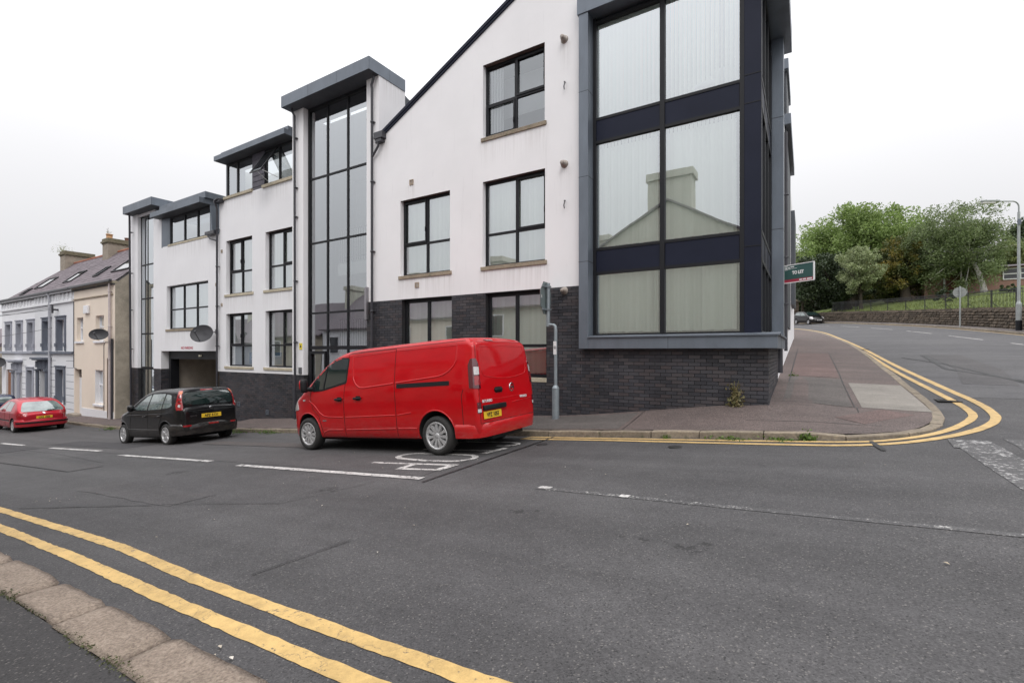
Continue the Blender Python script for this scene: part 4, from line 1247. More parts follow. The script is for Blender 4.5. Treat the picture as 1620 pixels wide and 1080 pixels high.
# roofs behind the dormers
ro = MB()
ro.prism([(-20.15, 11.0, 6.3), (-20.15, 13.5, 7.5), (-20.15, 20, 4.5)], (4.8, 0, 0))
ro.prism([(-28.3, 12.0, 5.2), (-28.3, 14.0, 6.1), (-28.3, 20, 3.5)], (8.1, 0, 0))
ro.build('roof', mat('dark_roof_slate', (.05, .05, .06), .7), BLD)
# stair strip
wall_xz('wall', M_REN2, -28.5, -27.72, -.82, 6.7, MIDY, [])
wall_xz('wall', M_REN2, -27.72, -26.03, 6.5, 6.7, MIDY+.05, [])
rj = MB(); rj.box(-26.1, -26.031, MIDY+.22, MIDY+.6, -4, 6.7).box(-27.79, -27.721, MIDY+.22, MIDY+.5, -4, 6.7); rj.build('wall', M_REN2, BLD)
lb2 = MB(); lb2.box(-28.5, -27.722, MIDY+.015, MIDY+.3, -4.2, -.822); lb2.build('brick_backing', M_MORT, BLD)
s2 = MB(); LG = MIDY+.14
s2.box(-27.72, -27.68, LG, LG+.04, -3.4, 6.5).box(-26.07, -26.031, LG, LG+.04, -3.4, 6.5).box(-27.02, -26.97, LG-.004, LG+.03, -3.4, 6.5)
for z in (4.16, 2.53, .83, -.82):
    h = .035 if z > 0 else .06
    s2.box(-27.67, -27.02, LG, LG+.09, z-h, z+h).box(-26.97, -26.1, LG, LG+.09, z-h, z+h)
w2 = s2.build('stair_window', M_FRM, BLD, label='narrow tall stair window at the left end')
for (a, b) in ((-27.67, -27.02), (-26.97, -26.1)):
    for c, d in zip((-3.3, -.82, .83, 2.53, 4.16), (-.82, .83, 2.53, 4.16, 6.5)):
        p = MB(); p.add([(a, LG+.012, c), (b, LG+.012, c), (b, LG+.012, d), (a, LG+.012, d)], [(0, 1, 2, 3)]); p.build('pane', M_GLT, w2, recalc=False)
gi = MB(); gi.box(-28.4, -26.0, 11.2, 11.3, -4, 6.7).box(-28.4, -28.3, 10.5, 11.2, -4, 6.7).box(-27.65, -27.1, 10.6, 10.7, -3.5, 6.4); gi.build('stair_hall_wall', M_INT, BLD)
canopy(-28.3, -25.24, 9.8, 11.0, 6.64, 6.98, 2)
wr = MB(); wr.box(-28.3, -25.3, 11.0, 12.5, 6.0, 6.9); wr.build('tower_roof', M_ZINC, BLD)
pipe([(-28.10, 10.0, 6.62), (-28.14, 10.02, 6.5), (-28.14, 10.08, -3.2)], .045, clips=(5.8, 3.8, 2.0, .1))
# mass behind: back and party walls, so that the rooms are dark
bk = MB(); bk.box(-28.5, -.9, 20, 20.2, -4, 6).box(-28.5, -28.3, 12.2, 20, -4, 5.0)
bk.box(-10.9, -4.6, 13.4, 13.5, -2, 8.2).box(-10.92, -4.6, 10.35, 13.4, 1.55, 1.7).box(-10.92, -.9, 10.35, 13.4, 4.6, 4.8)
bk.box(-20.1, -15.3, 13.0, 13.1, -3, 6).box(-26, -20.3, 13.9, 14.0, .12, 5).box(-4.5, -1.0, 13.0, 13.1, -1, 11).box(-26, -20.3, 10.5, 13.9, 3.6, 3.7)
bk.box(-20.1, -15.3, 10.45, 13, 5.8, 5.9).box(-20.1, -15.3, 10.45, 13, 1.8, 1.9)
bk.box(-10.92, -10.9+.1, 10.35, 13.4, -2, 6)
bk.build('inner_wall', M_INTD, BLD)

# satellite dishes
M_DISH = mat('dish_grey', (.028, .028, .032), .65, (.045, .045, .05), fine=.15, bscale=300)
def dish(name, c, rx, rz, aim, armd, label, wall, m=None):
    r = empty(name, c, 0, label, 'satellite dish', 'satellite dishes on the street fronts')
    q = Vector(aim).normalized().to_track_quat('Z', 'Y').to_matrix().to_4x4()
    prof = [(0.0, -.10)] + [(.43*k/6, -.10+.10*(k/6)**2) for k in range(1, 7)] + [(.445, .012), (.43, -.004)] + [(.43*k/6, -.108+.10*(k/6)**2) for k in range(5, 0, -1)] + [(0, -.108)]
    d = MB(); d.lathe(prof, (0, 0, 0), n=36)
    sc = Matrix.Diagonal((rx/.43, rz/.43, 1, 1))
    d.v = [tuple((q @ sc @ Vector(v).to_4d()).to_3d()) for v in d.v]
    d.build('reflector', m or M_DISH, r, world=False)
    a = MB(); f = (q @ Vector((0, -rz*.9, .02))); g = (q @ Vector((0, -rz*.35, .45)))
    a.tube([f, g], .014, 6); a.build('arm', M_PIPE, r, world=False)
    l = MB(); l.tube([g, g + (q @ Vector((0, .08, -.05)))], .03, 8); l.build('receiver', M_PIPE, r, world=False)
    b = MB(); w = Vector(wall) - Vector(c)
    back = q @ Vector((0, 0, -.11)); b.tube([back, w*.5+Vector((0, 0, -.02)), w], .02, 6); b.box(w.x-.07, w.x+.07, w.y-.02, w.y, w.z-.09, w.z+.09)
    b.build('bracket', M_PIPE, r, world=False)
    return r
dish('satellite_dish', (-20.62, 9.74, .70), .43, .36, (.55, -.8, .35), .4, 'dark grey satellite dish above the garage entry of the white building', (-20.35, 10.17, .78))
# ------------------------------------------------------------------ terrace of old houses at the left
HY = 9.6
M_PEACH = render_mat('peach_render', (.76, .665, .565), .12)
M_GREY = render_mat('pale_grey_paint', (.71, .715, .735), .12)
M_GREYW = render_mat('greyish_white_paint', (.76, .76, .78), .12)
M_BLUEG = plain('slate_blue_trim', (.13, .145, .18))
M_GREYT = plain('grey_stone_trim', (.34, .35, .40))
M_ROUGH = mat('rough_cast', (.44, .385, .31), .95, (.26, .235, .19), nscale=1.6, bump=.6, bscale=35, bdist=.02, fine=.15)
M_WHITE = plain('white_paint', (.76, .76, .78), .6)
M_DKGL = mat('dark_old_glass', (.03, .032, .038), .08, spec=.8)
M_HSL = mat('roof_slate', (.155, .125, .14), .7, (.115, .095, .105), rand=.22, bump=.2, bscale=40)
M_RIDGE = mat('red_ridge_tile', (.36, .13, .07), .8, (.22, .09, .06))
M_CHIM = mat('chimney_render', (.33, .28, .225), .95, (.22, .19, .155), bump=.4, bscale=30, bdist=.01)
M_LICH = mat('mossy_cap', (.20, .165, .12), .95, (.10, .095, .055), nscale=9)
RPIT = .96
def roofz(y): return 3.5 + RPIT*(y-9.7)
def house(name, label, X0, X1, mwall, base, z_low, z_top=3.42, holes=()):
    h = empty(name, ((X0+X1)/2, HY, base), 0, label, 'house')
    wall_xz('wall', mwall, X0, X1, z_low, z_top, HY, holes, parent=h, thick=.3)
    b = MB(); b.box(X0, X1, 15.2, 15.3, z_low, 3.4); b.build('back_wall', mwall, h)
    return h
def slates(X0, X1, root, hipx=None):
    """rows of overlapping slates on the front pitch"""
    mb = MB(); r = random.Random(int(-X0*7)); n = 17; y0, y1 = 9.47, 12.5
    for j in range(n):
        ya = y0 + (y1-y0)*j/n; yb = y0 + (y1-y0)*(j+1)/n + .06
        za, zb = roofz(ya)+.03, roofz(yb)+.004
        x = X0 - (.15 if j % 2 else 0)
        while x < X1:
            a, b = max(x, X0), min(x+.292, X1)
            if hipx is None or a > hipx + (ya-y0)*1.05:
                if b-a > .03:
                    d = r.uniform(-.004, .006)
                    mb.prism([(a, ya, za+d), (b, ya, za+d), (b, yb, zb+d), (a, yb, zb+d)], (0, 0, -.014))
            x += .3
    o = mb.build('roof', M_HSL, root)
    b = MB(); b.prism([(X0, y0+.02, roofz(y0)-.03), (X0, 12.5, roofz(12.5)-.03), (X0, 15.5, roofz(9.8)), (X0, 15.5, 3.2), (X0, 9.7, 3.2)], (X1-X0, 0, 0)) if hipx is None else b.prism([(hipx+.05, y0+.02, roofz(y0)-.03), (X1, y0+.02, roofz(y0)-.03), (X1, 12.5, roofz(12.5)-.03), (hipx+3.1, 12.5, roofz(12.5)-.03)], (0, .02, -.06))
    b.build('roof_underlay', M_INTD, o)
    t = MB(); x = (X0 if hipx is None else hipx+3.0)
    while x < X1-.1:
        t.tube([(x, 12.5, roofz(12.5)+.0), (min(x+.43, X1), 12.5, roofz(12.5)+.0)], .10, 8); x += .45
    t.build('ridge_tiles', M_RIDGE, o, kind='stuff')
    return o
def skylight(root, x0, x1, ya, yb, bright=True, up=.05):
    f = MB(); za, zb = roofz(ya), roofz(yb)
    n = Vector((0, -RPIT, 1)).normalized()*up
    def P(x, y, o=0): return (x, y+n.y*(1+o), roofz(y)+n.z*(1+o))
    w = .07
    for (a, b, c, d) in ((x0, x0+w, ya, yb), (x1-w, x1, ya, yb), (x0+w, x1-w, ya, ya+w*.8), (x0+w, x1-w, yb-w*.8, yb)):
        f.prism([P(a, c, .6), P(b, c, .6), P(b, d, .6), P(a, d, .6)], (0, -n.y*2.2, -n.z*2.2))
    s = f.build('skylight', M_FRM, root)
    g = MB(); g.add([P(x0+w, ya+.05), P(x1-w, ya+.05), P(x1-w, yb-.05), P(x0+w, yb-.05)], [(0, 1, 2, 3)])
    g.build('pane', mat('skylight_glass', (.05, .06, .07), .04, spec=1.0, coat=1.0), s)
def chimney(root, x0, x1, ya, yb, ztop, pots=()):
    c = MB(); c.box(x0, x1, ya, yb, roofz(ya)-.6, ztop-.28)
    ch = c.build('chimney', M_CHIM, root, bevel=.015)
    k = MB(); k.box(x0-.08, x1+.08, ya-.08, yb+.08, ztop-.27, ztop-.17).box(x0-.02, x1+.02, ya-.02, yb+.02, ztop-.165, ztop)
    y = ya-.02
    while y < yb: k.box(x0-.05, x1+.05, y, y+.1, ztop-.34, ztop-.275); y += .24
    k.build('chimney_cap', M_LICH, ch)
    for (y, m, r, h) in pots:
        p = MB(); p.lathe([(r*.9, 0), (r, .04), (r*.92, .05), (r*.92, h-.06), (r*1.06, h-.05), (r*1.06, h), (r*.8, h), (r*.8, .05)], ((x0+x1)/2, y, ztop+.001), n=14)
        p.build('chimney_pot', m, ch)
    return ch
def old_window(root, x0, x1, z0, z1, bar=True, frame=M_WHITE, Y=HY+.16, sill=True, msill=None, light=True):
    f = MB(); w = .06
    f.box(x0, x0+w, Y, Y+.07, z0, z1).box(x1-w, x1, Y, Y+.07, z0, z1).box(x0+w, x1-w, Y, Y+.07, z1-w, z1).box(x0+w, x1-w, Y, Y+.07, z0, z0+w*1.3)
    zm = z0 + (z1-z0)*.56
    if bar: f.box(x0+w, x1-w, Y-.01, Y+.07, zm-.035, zm+.035)
    o = f.build('window', frame, root)
    for a, b in (((z0+w, zm-.03), (zm+.03, z1-w)) if bar else ((z0+w, z1-w),)):
        p = MB(); p.add([(x0+w, Y+.04, a), (x1-w, Y+.04, a), (x1-w, Y+.04, b), (x0+w, Y+.04, b)], [(0, 1, 2, 3)]); p.build('pane', M_GL, o, recalc=False)
    c = MB(); c.box(x0, x1, Y+.14, Y+.16, z0, z1); c.build('curtain', M_CURT if light else M_INTD, o)  # with light off, no curtain: a dark sheet stands in for the unlit room
    if sill:
        s = MB(); s.box(x0-.12, x1+.12, HY-.08, Y, z0-.11, z0-.002); s.build('sill', msill or M_WHITE, o, bevel=.008)
    return o

# peach house
PX0, PX1 = -34.0, -28.62
PH = [(-32.95+.2, -31.75, .52, 1.79), (-31.0, -29.95, .52, 1.80), (-33.9, -32.9, -3.42, -.98), (-31.05, -30.05, -2.7, -.97)]
PH[0] = (-33.6, -32.68, .52, 1.79)
pe = house('terraced_house', 'peach rendered terraced house with white door and grey satellite dish', PX0, PX1, M_PEACH, -3.4, -3.9, 3.42, PH)
for hh in (PH[0], PH[1]): old_window(pe, *hh, light=False)
old_window(pe, *PH[3])
rv = MB(); x0, x1, z0, z1 = PH[3]
rv.box(x0-.001, x0+.012, HY-.004, HY+.16, z0, z1); rv.build('white_reveal', M_WHITE, pe)
dd = MB(); dd.box(-33.9, -32.9, HY+.2, HY+.25, -3.4, -1.45); door = dd.build('door', M_WHITE, pe)
for (a, b, c, d) in ((-33.75, -33.45, -3.2, -2.5), (-33.35, -33.05, -3.2, -2.5), (-33.75, -33.45, -2.35, -1.6), (-33.35, -33.05, -2.35, -1.6)):
    q = MB(); q.box(a, b, HY+.185, HY+.199, c, d); q.build('door_panel', M_WHITE, door, bevel=.006)
kn = MB(); kn.lathe([(0, -.05), (.03, -.045), (.03, -.01), (.012, 0)], (-33.0, HY+.2, -2.4), axis='y', n=10); kn.build('handle', mat('brass', (.5, .4, .2), .3, metal=1), door)
fl = MB(); fl.box(-33.9, -32.9, HY+.2, HY+.26, -1.38, -.98); fl.build('fanlight', M_DKGL, pe)
stp = MB(); stp.box(-34.0, -32.8, HY-.28, HY+.1, -3.7, -3.36); stp.build('doorstep', M_CHIM, pe, bevel=.02)
bs_ = MB(); bs_.prism([(-32.85, HY-.03, -3.8), (-28.7, HY-.03, -3.5), (-28.7, HY-.03, -2.98), (-32.85, HY-.03, -2.98+(-.02))], (0, .028, 0)); bs_.build('white_plinth', M_WHITE, pe)
gs = MB(); gs.prism([(PX1+.006, HY+.01, -3.9), (PX1+.006, 15.2, -3.9), (PX1+.006, 15.2, 3.4), (PX1+.006, 12.5, roofz(12.5)-.08), (PX1+.006, HY+.01, roofz(HY)-.12)], (-.25, 0, 0)); gs.build('gable_wall', M_ROUGH, pe)
bn = MB(); bn.box(-33.95, -28.8, HY-.05, HY-.001, 2.74, 2.80); bn.build('string_course', M_SILL, pe)
ev = MB(); ev.box(PX0, PX1+.02, HY-.12, HY+.1, 3.30, 3.42); ev.build('eaves_moulding', M_SILLP, pe)
gu = MB(); gu.box(PX0+.05, PX1+.06, HY-.26, HY-.13, 3.36, 3.48); gu.build('gutter', M_PIPE, pe, bevel=.02)
slates(PX0, PX1, pe)
skylight(pe, -31.3, -29.2, 10.35, 11.2); skylight(pe, -34.0+.35, -33.0, 10.3, 10.95)
M_PP = mat('faded_pipe', (.55, .48, .47), .6, (.42, .37, .37))
pipe([(-28.95, HY-.1, 3.3), (-28.98, HY-.1, 3.1), (-28.98, HY-.09, 2.6), (-28.98, HY-.09, -3.4)], .055, pe, (2.9, 1.2, -.4), m=M_PP)
pipe([(-28.78, HY-.06, .6), (-28.78, HY-.06, -3.4)], .05, pe)
pipe([(-29.3, HY-.05, -.35), (-29.3, HY-.05, -3.3)], .035, pe, m=mat('rusty_pipe', (.16, .11, .08), .7))
ab = MB(); ab.box(-32.32, -31.75, HY-.12, HY-.001, 1.95, 2.38); ab.build('alarm_box', M_WHITE, pe, bevel=.03)
cbk = Lines(); cbk.tube([(-29.9, HY-.02, .3), (-29.88, HY-.02, -3.0)], .012, 5); cbk.tube([(-28.8, HY-.02, .42), (-29.7, HY-.02, .45), (-29.9, HY-.02, .3)], .012, 5); cbk.tube([(-33.98, HY-.02, 2.7), (-33.98, HY-.02, -.9), (-33.6, HY-.02, -.95)], .018, 5); cbk.build('cable', M_PIPE, pe, world=True)
dish('satellite_dish', (-28.75, 9.02, .79), .38, .27, (.75, -.62, .25), .4, 'grey satellite dish high on the peach terraced house', (-29.3, HY-.005, 1.0))

# light grey house with slate-blue trim and its greyish-white neighbour
def trim(root, x0, x1, z0, z1, m, w=.16, pr=.06):
    t = MB(); t.box(x0-w, x0, HY-pr, HY+.02, z0, z1+w).box(x1, x1+w, HY-pr, HY+.02, z0, z1+w).box(x0, x1, HY-pr, HY+.02, z1, z1+w)
    t.box(x0-w-.03, x0+.02, HY-pr-.05, HY-pr, z0+.25, z0+.45).box(x1-.02, x1+w+.03, HY-pr-.05, HY-pr, z0+.25, z0+.45)
    t.box(x0-w-.05, x1+w+.05, HY-pr-.04, HY+.02, z1+w, z1+w+.06)
    t.build('architrave', m, root)
G1H = [(-36.55, -35.35, -.0, 1.78), (-38.95, -37.85, 0, 1.78), (-36.6, -35.45, -3.0, -1.05), (-39.4, -38.0, -4.2, -1.1)]
GX = -34.02; GXM = -40.55
g1 = house('terraced_house', 'pale grey terraced house with slate-blue window surrounds and porch', GXM, GX, M_GREY, -3.6, -4.3, 3.42, G1H)
for hh in G1H[:3]:
    old_window(g1, *hh, light=False, sill=False, Y=HY+.22); trim(g1, *hh, M_BLUEG)
    rvv = MB(); rvv.box(hh[0]-.001, hh[0]+.012, HY, HY+.215, hh[2], hh[3]); rvv.build('painted_reveal', M_BLUEG, g1)
G2H = [(-46.5, -45.4, -.0, 1.78), (-44.1, -43.1, 0, 1.78), (-41.8, -40.75, 0, 1.78), (-41.95, -40.9, -3.4, -1.2), (-44.3, -43.35, -4.4, -1.3), (-46.6, -45.15, -4.4, -1.25)]
g2 = house('terraced_house', 'greyish-white terraced house with boarded brown doorway at the end of the row', -47.6, GXM-.02, M_GREYW, -4.0, -4.6, 3.42, G2H)
for hh in G2H[:4]:
    old_window(g2, *hh, light=False, sill=False, Y=HY+.24, frame=M_INTD); trim(g2, *hh, M_GREYT)
    rvv = MB(); rvv.box(hh[0]-.001, hh[0]+.012, HY, HY+.235, hh[2], hh[3]); rvv.build('painted_reveal', M_GREYT, g2)
for (root, x0, x1, zt, m, md) in ((g1, -39.4, -38.0, -1.1, M_BLUEG, M_NAVY), (g2, -44.3, -43.35, -1.3, M_GREYT, M_INTD)):
    dd = MB(); dd.box(x0, x1, HY+.26, HY+.3, -4.2, zt); dd.build('door', md, root)
    po = MB(); po.box(x0-.42, x1+.42, HY-.42, HY, zt+.62, zt+.72).box(x0-.36, x1+.36, HY-.34, HY, zt+.55, zt+.62).box(x0-.2, x1+.2, HY-.14, HY, zt+.02, zt+.55)
    for k in range(7):
        x = x0-.1+(x1-x0+.1)*k/6; po.box(x, x+.07, HY-.24, HY-.14, zt+.12, zt+.5)
    for x in (x0-.13, x1+.13): po.tube([(x, HY-.14, -4.1), (x, HY-.14, zt-.1)], .085, 10); po.box(x-.13, x+.13, HY-.27, HY-.01, zt-.1, zt+.02)
    po.build('porch', m, root)
bd = MB(); bd.box(-46.6, -45.15, HY+.1, HY+.13, -4.4, -2.05); bd.box(-46.6, -45.15, HY+.1, HY+.13, -2.03, -1.25); bd.build('boarded_doorway', mat('chipboard', (.27, .12, .06), .8, (.22, .09, .045)), g2)
for root, x0, x1, m in ((g1, GXM, GX, M_GREY), (g2, -47.6, GXM-.02, M_GREYW)):
    t = MB(); t.box(x0, x1, HY-.14, HY, 3.26, 3.42).box(x0, x1, HY-.10, HY, 2.70, 2.80).box(x0, x1, HY-.05, HY, 2.81, 2.86)
    x = x0+.2
    while x < x1-.2: t.box(x, x+.09, HY-.07, HY, 2.87, 3.25); x += (.25 if int((x-x0)*10) % 2 else .62)
    t.build('cornice', m, root)
    t = MB(); t.box(x0-.05, x1+.0, HY-.12, HY, -.16, -.03); t.build('sill_band', M_BLUEG if root is g1 else M_GREYT, root)
    t = MB()
    for k in range(8):
        z = -.55-k*.38
        for (a, b) in (((x0+.05, -39.62), (-37.75, -36.85), (-35.2, x1-.05)) if root is g1 else ((-43.1, -42.2), (-40.75, x1-.05))):
            t.box(a, b, HY-.003, HY, z-.012, z+.012)
    t.build('rustication_joint', M_BLUEG, root)
slates(GXM, GX, g1); slates(-47.6, GXM-.02, g2, hipx=-47.6)
gb = MB(); gb.prism([(-47.61, HY+.01, -4.5), (-47.61, 15.2, -4.5), (-47.61, 15.2, 3.4), (-47.61, HY+.01, 3.4)], (.2, 0, 0)); gb.build('gable_wall', M_GREYW, g2)
hp = MB(); hp.prism([(-47.65, 9.47, 3.3), (-44.6, 12.5, roofz(12.5)), (-47.65, 15.4, 3.3)], (.06, 0, -.06)); hp.build('hip_roof', M_HSL, g2)
skylight(g1, -38.3, -37.0, 10.3, 11.1); skylight(g2, -43.6, -41.9, 10.3, 11.1); skylight(g2, -45.0, -44.2, 9.9, 10.4)
chimney(g1, -37.5+.02, -36.6, 11.94, 13.6, 6.98, ((12.15, mat('buff_pot', (.50, .28, .14), .8), .17, .3), (13.1, mat('brown_pot', (.16, .08, .06), .8), .17, .24)))
ch2 = chimney(g2, -45.0, -44.06, 11.95, 13.6, 7.02)
gu = MB(); gu.box(GXM, GX, HY-.26, HY-.145, 3.36, 3.47); gu.build('gutter', M_PIPE, g1, bevel=.02)
gu = MB(); gu.box(-47.7, GXM-.02, HY-.26, HY-.145, 3.36, 3.47); gu.build('gutter', M_PIPE, g2, bevel=.02)
pipe([(-37.55, HY-.2, 3.4), (-37.55, HY-.1, 3.1), (-37.55, HY-.1, -3.6)], .06, g1, (2.0, 0), m=mat('grey_pipe', (.45, .46, .50), .6))
dish('satellite_dish', (-46.9, 9.2, -.78), .5, .36, (.75, -.62, .25), .4, 'dark satellite dish low on the white house at the left edge of the photo', (-46.9, HY-.005, -.7))
# distant brownish building past the end of the terrace
fb = empty('distant_house', (-56, 9.8, -4.5), 0, 'brown rendered house at the far left edge beyond the terrace', 'house')
q = MB(); q.box(-62, -50, 9.8, 17, -4.8, .3); q.build('wall', M_ROUGH, fb)
q = MB(); q.prism([(-50, 9.6, .3), (-50, 17.2, .3), (-50, 13.4, 2.6)], (-12, 0, 0)); q.build('roof', M_HSL, fb)
for x in (-52.5, -55.5, -58.5):
    q = MB(); q.box(x, x+1, 9.78, 9.8, -1.6, -.2); w_ = q.build('window', M_WHITE, fb); q = MB(); q.box(x+.1, x+.9, 9.77, 9.779, -1.5, -.3); q.build('pane', M_DKGL, w_)
# overhead wires to the grey house
cbm = empty('overhead_cable', (-36.4, HY, 2.3), 0, 'thin overhead wires running left from the bracket on the pale grey house', 'overhead cable')
for k, (x, z) in enumerate(((-36.5, 2.35), (-36.5, 2.45), (-36.5, 1.3))):
    q = MB(); pts = []
    for i in range(14):
        t = i/13; pts.append((x-38*t, HY-.25-3*t, z + (.55-.35*k)*t*2.2 - 2.0*t*(1-t)))
    q.tube(pts, .014, 4); q.build('wire', M_PIPE, cbm)
q = MB(); q.box(-36.5, -36.4, HY-.2, HY, 2.3, 2.4); q.tube([(-36.45, HY-.25, 2.15), (-36.45, HY-.25, 2.6)], .05, 8); q.build('bracket', M_PIPE, cbm)

# ------------------------------------------------------------------ houses behind the camera, seen mirrored in the windows
M_OLIVE = mat('olive_render', (.56, .55, .47), .9, (.52, .51, .43))
def simple_house(label, X0, X1, Yf, Yb, zb, ze, zr, gable_front, m, wins, chim=None, group='houses mirrored in the windows'):
    h = empty('facing_house', ((X0+X1)/2, Yf, zb), 0, label, 'house', group)
    xm = (X0+X1)/2; ym = (Yf+Yb)/2
    q = MB()
    if gable_front: q.prism([(X0, Yf, zb), (X1, Yf, zb), (X1, Yf, ze), (xm, Yf, zr), (X0, Yf, ze)], (0, Yb-Yf, 0))
    else: q.prism([(X0, Yf, zb), (X0, Yf, ze), (X0, ym, zr), (X0, Yb, ze), (X0, Yb, zb)], (X1-X0, 0, 0))
    q.build('wall', m, h)
    q = MB()
    if gable_front:
        for s in (-1, 1):
            xe_ = X1+.2 if s > 0 else X0-.2
            q.prism([(xm, Yf+.12, zr+.14), (xe_, Yf+.12, ze-.05), (xe_, Yb-.12, ze-.05), (xm, Yb-.12, zr+.14)], (0, 0, -.1))
    else:
        for (ye, s) in ((Yf+.25, 1), (Yb-.25, -1)):
            q.prism([(X0-.05, ym, zr+.14), (X1+.05, ym, zr+.14), (X1+.05, ye, ze-.08), (X0-.05, ye, ze-.08)], (0, 0, -.1))
    q.build('roof', M_HSL, h)
    for (x, z, w, hh) in wins:
        f = MB(); f.box(x, x+w, Yf+.002, Yf+.05, z, z+hh); wd = f.build('window', M_WHITE, h)
        g = MB(); g.box(x+.07, x+w-.07, Yf+.051, Yf+.06, z+.07, z+hh-.07); g.build('pane', M_DKGL, wd)
    if chim:
        cx, cy, w, l, z0, z1 = chim
        q = MB(); q.box(cx-w/2, cx+w/2, cy-l/2, cy+l/2, z0, z1-.35).box(cx-w/2-.1, cx+w/2+.1, cy-l/2-.1, cy+l/2+.1, z1-.34, z1); q.build('chimney', M_OLIVE, h)
    return h
simple_house('olive gable-fronted house mirrored with its broad chimney in the corner bay window', -9.2, -1.9, -2.3, -12, -1.4, 5.0, 7.0, True, M_OLIVE, [], (-5.5, -3.0, 2.0, .9, 5.6, 8.5))
for i in range(6):
    x1 = -9.4-i*7.2; zb = H(x1-3, 0)
    simple_house('%s terraced house on the near side of the street, mirrored in the windows' % ('tall pale', 'narrow beige', 'low cream', 'dull brown', 'plain grey', 'far end beige')[i], x1-7.1, x1, -2.3, -10, zb-.5, 2.6-.45*i, 5.3-.45*i, False,
                 (M_OLIVE, M_PEACH, M_GREYW, M_ROUGH, M_GREYT, M_PEACH)[i], [(x1-6.2, zb+.9, 1.1, 1.5), (x1-2.2, zb+.9, 1.1, 1.5), (x1-6.2, zb+3.2, 1.0, 1.3), (x1-2.2, zb+3.2, 1.0, 1.3)], (x1-.6, -6.1, .9, 1.6, 4-.45*i, 6.6-.45*i))
# ------------------------------------------------------------------ hillside beyond the side road
def ray(px, py):
    """viewing direction used while surveying positions from the eye at the origin"""
    u = (px-810)/754.; s, c = math.sin(R(31.66)), math.cos(R(31.66))
    return Vector((-s+c*u, c+s*u, (555-py)/754.))
WLp = []
for p, n in zip(Q, QN):
    WLp.append(p - n*1.12)
WLp = [p for p in WLp if p.y > 20]
WN = normals2(WLp)
def wall_h(y): return 1.30 - .15*sstep(38, 60, y)
M_STONE = stone_mat('fieldstone', (.17, .135, .10), (.075, .058, .045), bump=1.0, scale=9, rand=.38, moss=.35)
sw = empty('stone_wall', (10.4, 38, 1.4), 0, 'low fieldstone retaining wall along the far side of the side road', 'stone wall')
core = MB(); vs = []
for p, n in zip(WLp, WN):
    a = p - n*.03; b = p - n*.4
    z = H(p.x, p.y); t = z+wall_h(p.y)-.1
    vs += [(a.x, a.y, z-.3), (a.x, a.y, t), (b.x, b.y, t), (b.x, b.y, z-.3)]
core.add(vs, [(i*4+j, i*4+j+1, (i+1)*4+j+1, (i+1)*4+j) for i in range(len(WLp)-1) for j in range(3)])
core.build('wall_core', mat('wall_mortar', (.06, .052, .042), .95), sw)
r_ = random.Random(9)
cells = []
WD = [0.0]
for a, b in zip(WLp[:-1], WLp[1:]): WD.append(WD[-1]+(b-a).length)
def wat(s):
    lo = min(max(int(np.searchsorted(WD, s, side='right'))-1, 0), len(WLp)-2)
    f = (s-WD[lo])/max(1e-9, WD[lo+1]-WD[lo]); return WLp[lo].lerp(WLp[lo+1], f), (WLp[lo+1]-WLp[lo]).normalized()
nrow = 7
for row in range(nrow):
    s = WD[-1]*0 + r_.uniform(0, .3)
    while s < WD[-1]-.6:
        L = r_.uniform(.28, .72); cells.append((s, L, row)); s += L
def stone_mesh(mb, s, L, row):
    p, t = wat(s+L/2); n = Vector((-t.y, t.x, 0)); h = wall_h(p.y)/nrow; z = H(p.x, p.y)+row*h - .02
    hh = h*r_.uniform(.82, .97); d = r_.uniform(.02, .08)
    ju = [r_.uniform(-.02, .02) for _ in range(8)]; hl = L/2-.012
    f = lambda u, w, o, k: tuple(p + t*(u+ju[k]) + n*o + Vector((0, 0, w+ju[(k+3) % 8]*.6)) + Vector((0, 0, z)))
    e = .03
    vs = [f(-hl, 0, -.02, 0), f(hl, 0, -.02, 1), f(hl, hh, -.02, 2), f(-hl, hh, -.02, 3),
          f(-hl+e, e, d, 4), f(hl-e, e, d, 5), f(hl-e, hh-e, d, 6), f(-hl+e, hh-e, d, 7)]
    mb.add(vs, [(4, 5, 6, 7), (0, 1, 5, 4), (1, 2, 6, 5), (2, 3, 7, 6), (3, 0, 4, 7)])
vis = [c for c in cells if 35 < wat(c[0])[0].y < 64]
vis.sort(key=lambda c: wat(c[0])[0].length)
near = set(vis[:290]); stuffm = MB()
for c_ in cells:
    if c_ in near:
        m_ = MB(); stone_mesh(m_, *c_); m_.build('stone', M_STONE, sw)
    elif wat(c_[0])[0].y < 70: stone_mesh(stuffm, *c_)
stuffm.build('stones', M_STONE, sw, kind='stuff')
cpm = MB(); s = 0
while s < WD[-1]-.8:
    L = r_.uniform(.5, .9); p, t = wat(s+L/2); n = Vector((-t.y, t.x, 0)); z = H(p.x, p.y)+wall_h(p.y)-.08
    cpm.obox(p - n*.16 + Vector((0, 0, z+.05+r_.uniform(0, .03))), t*(L/2-.01), n*.2, Vector((0, 0, .06+r_.uniform(0, .03)))); s += L
cpm.build('coping', M_STONE, sw)

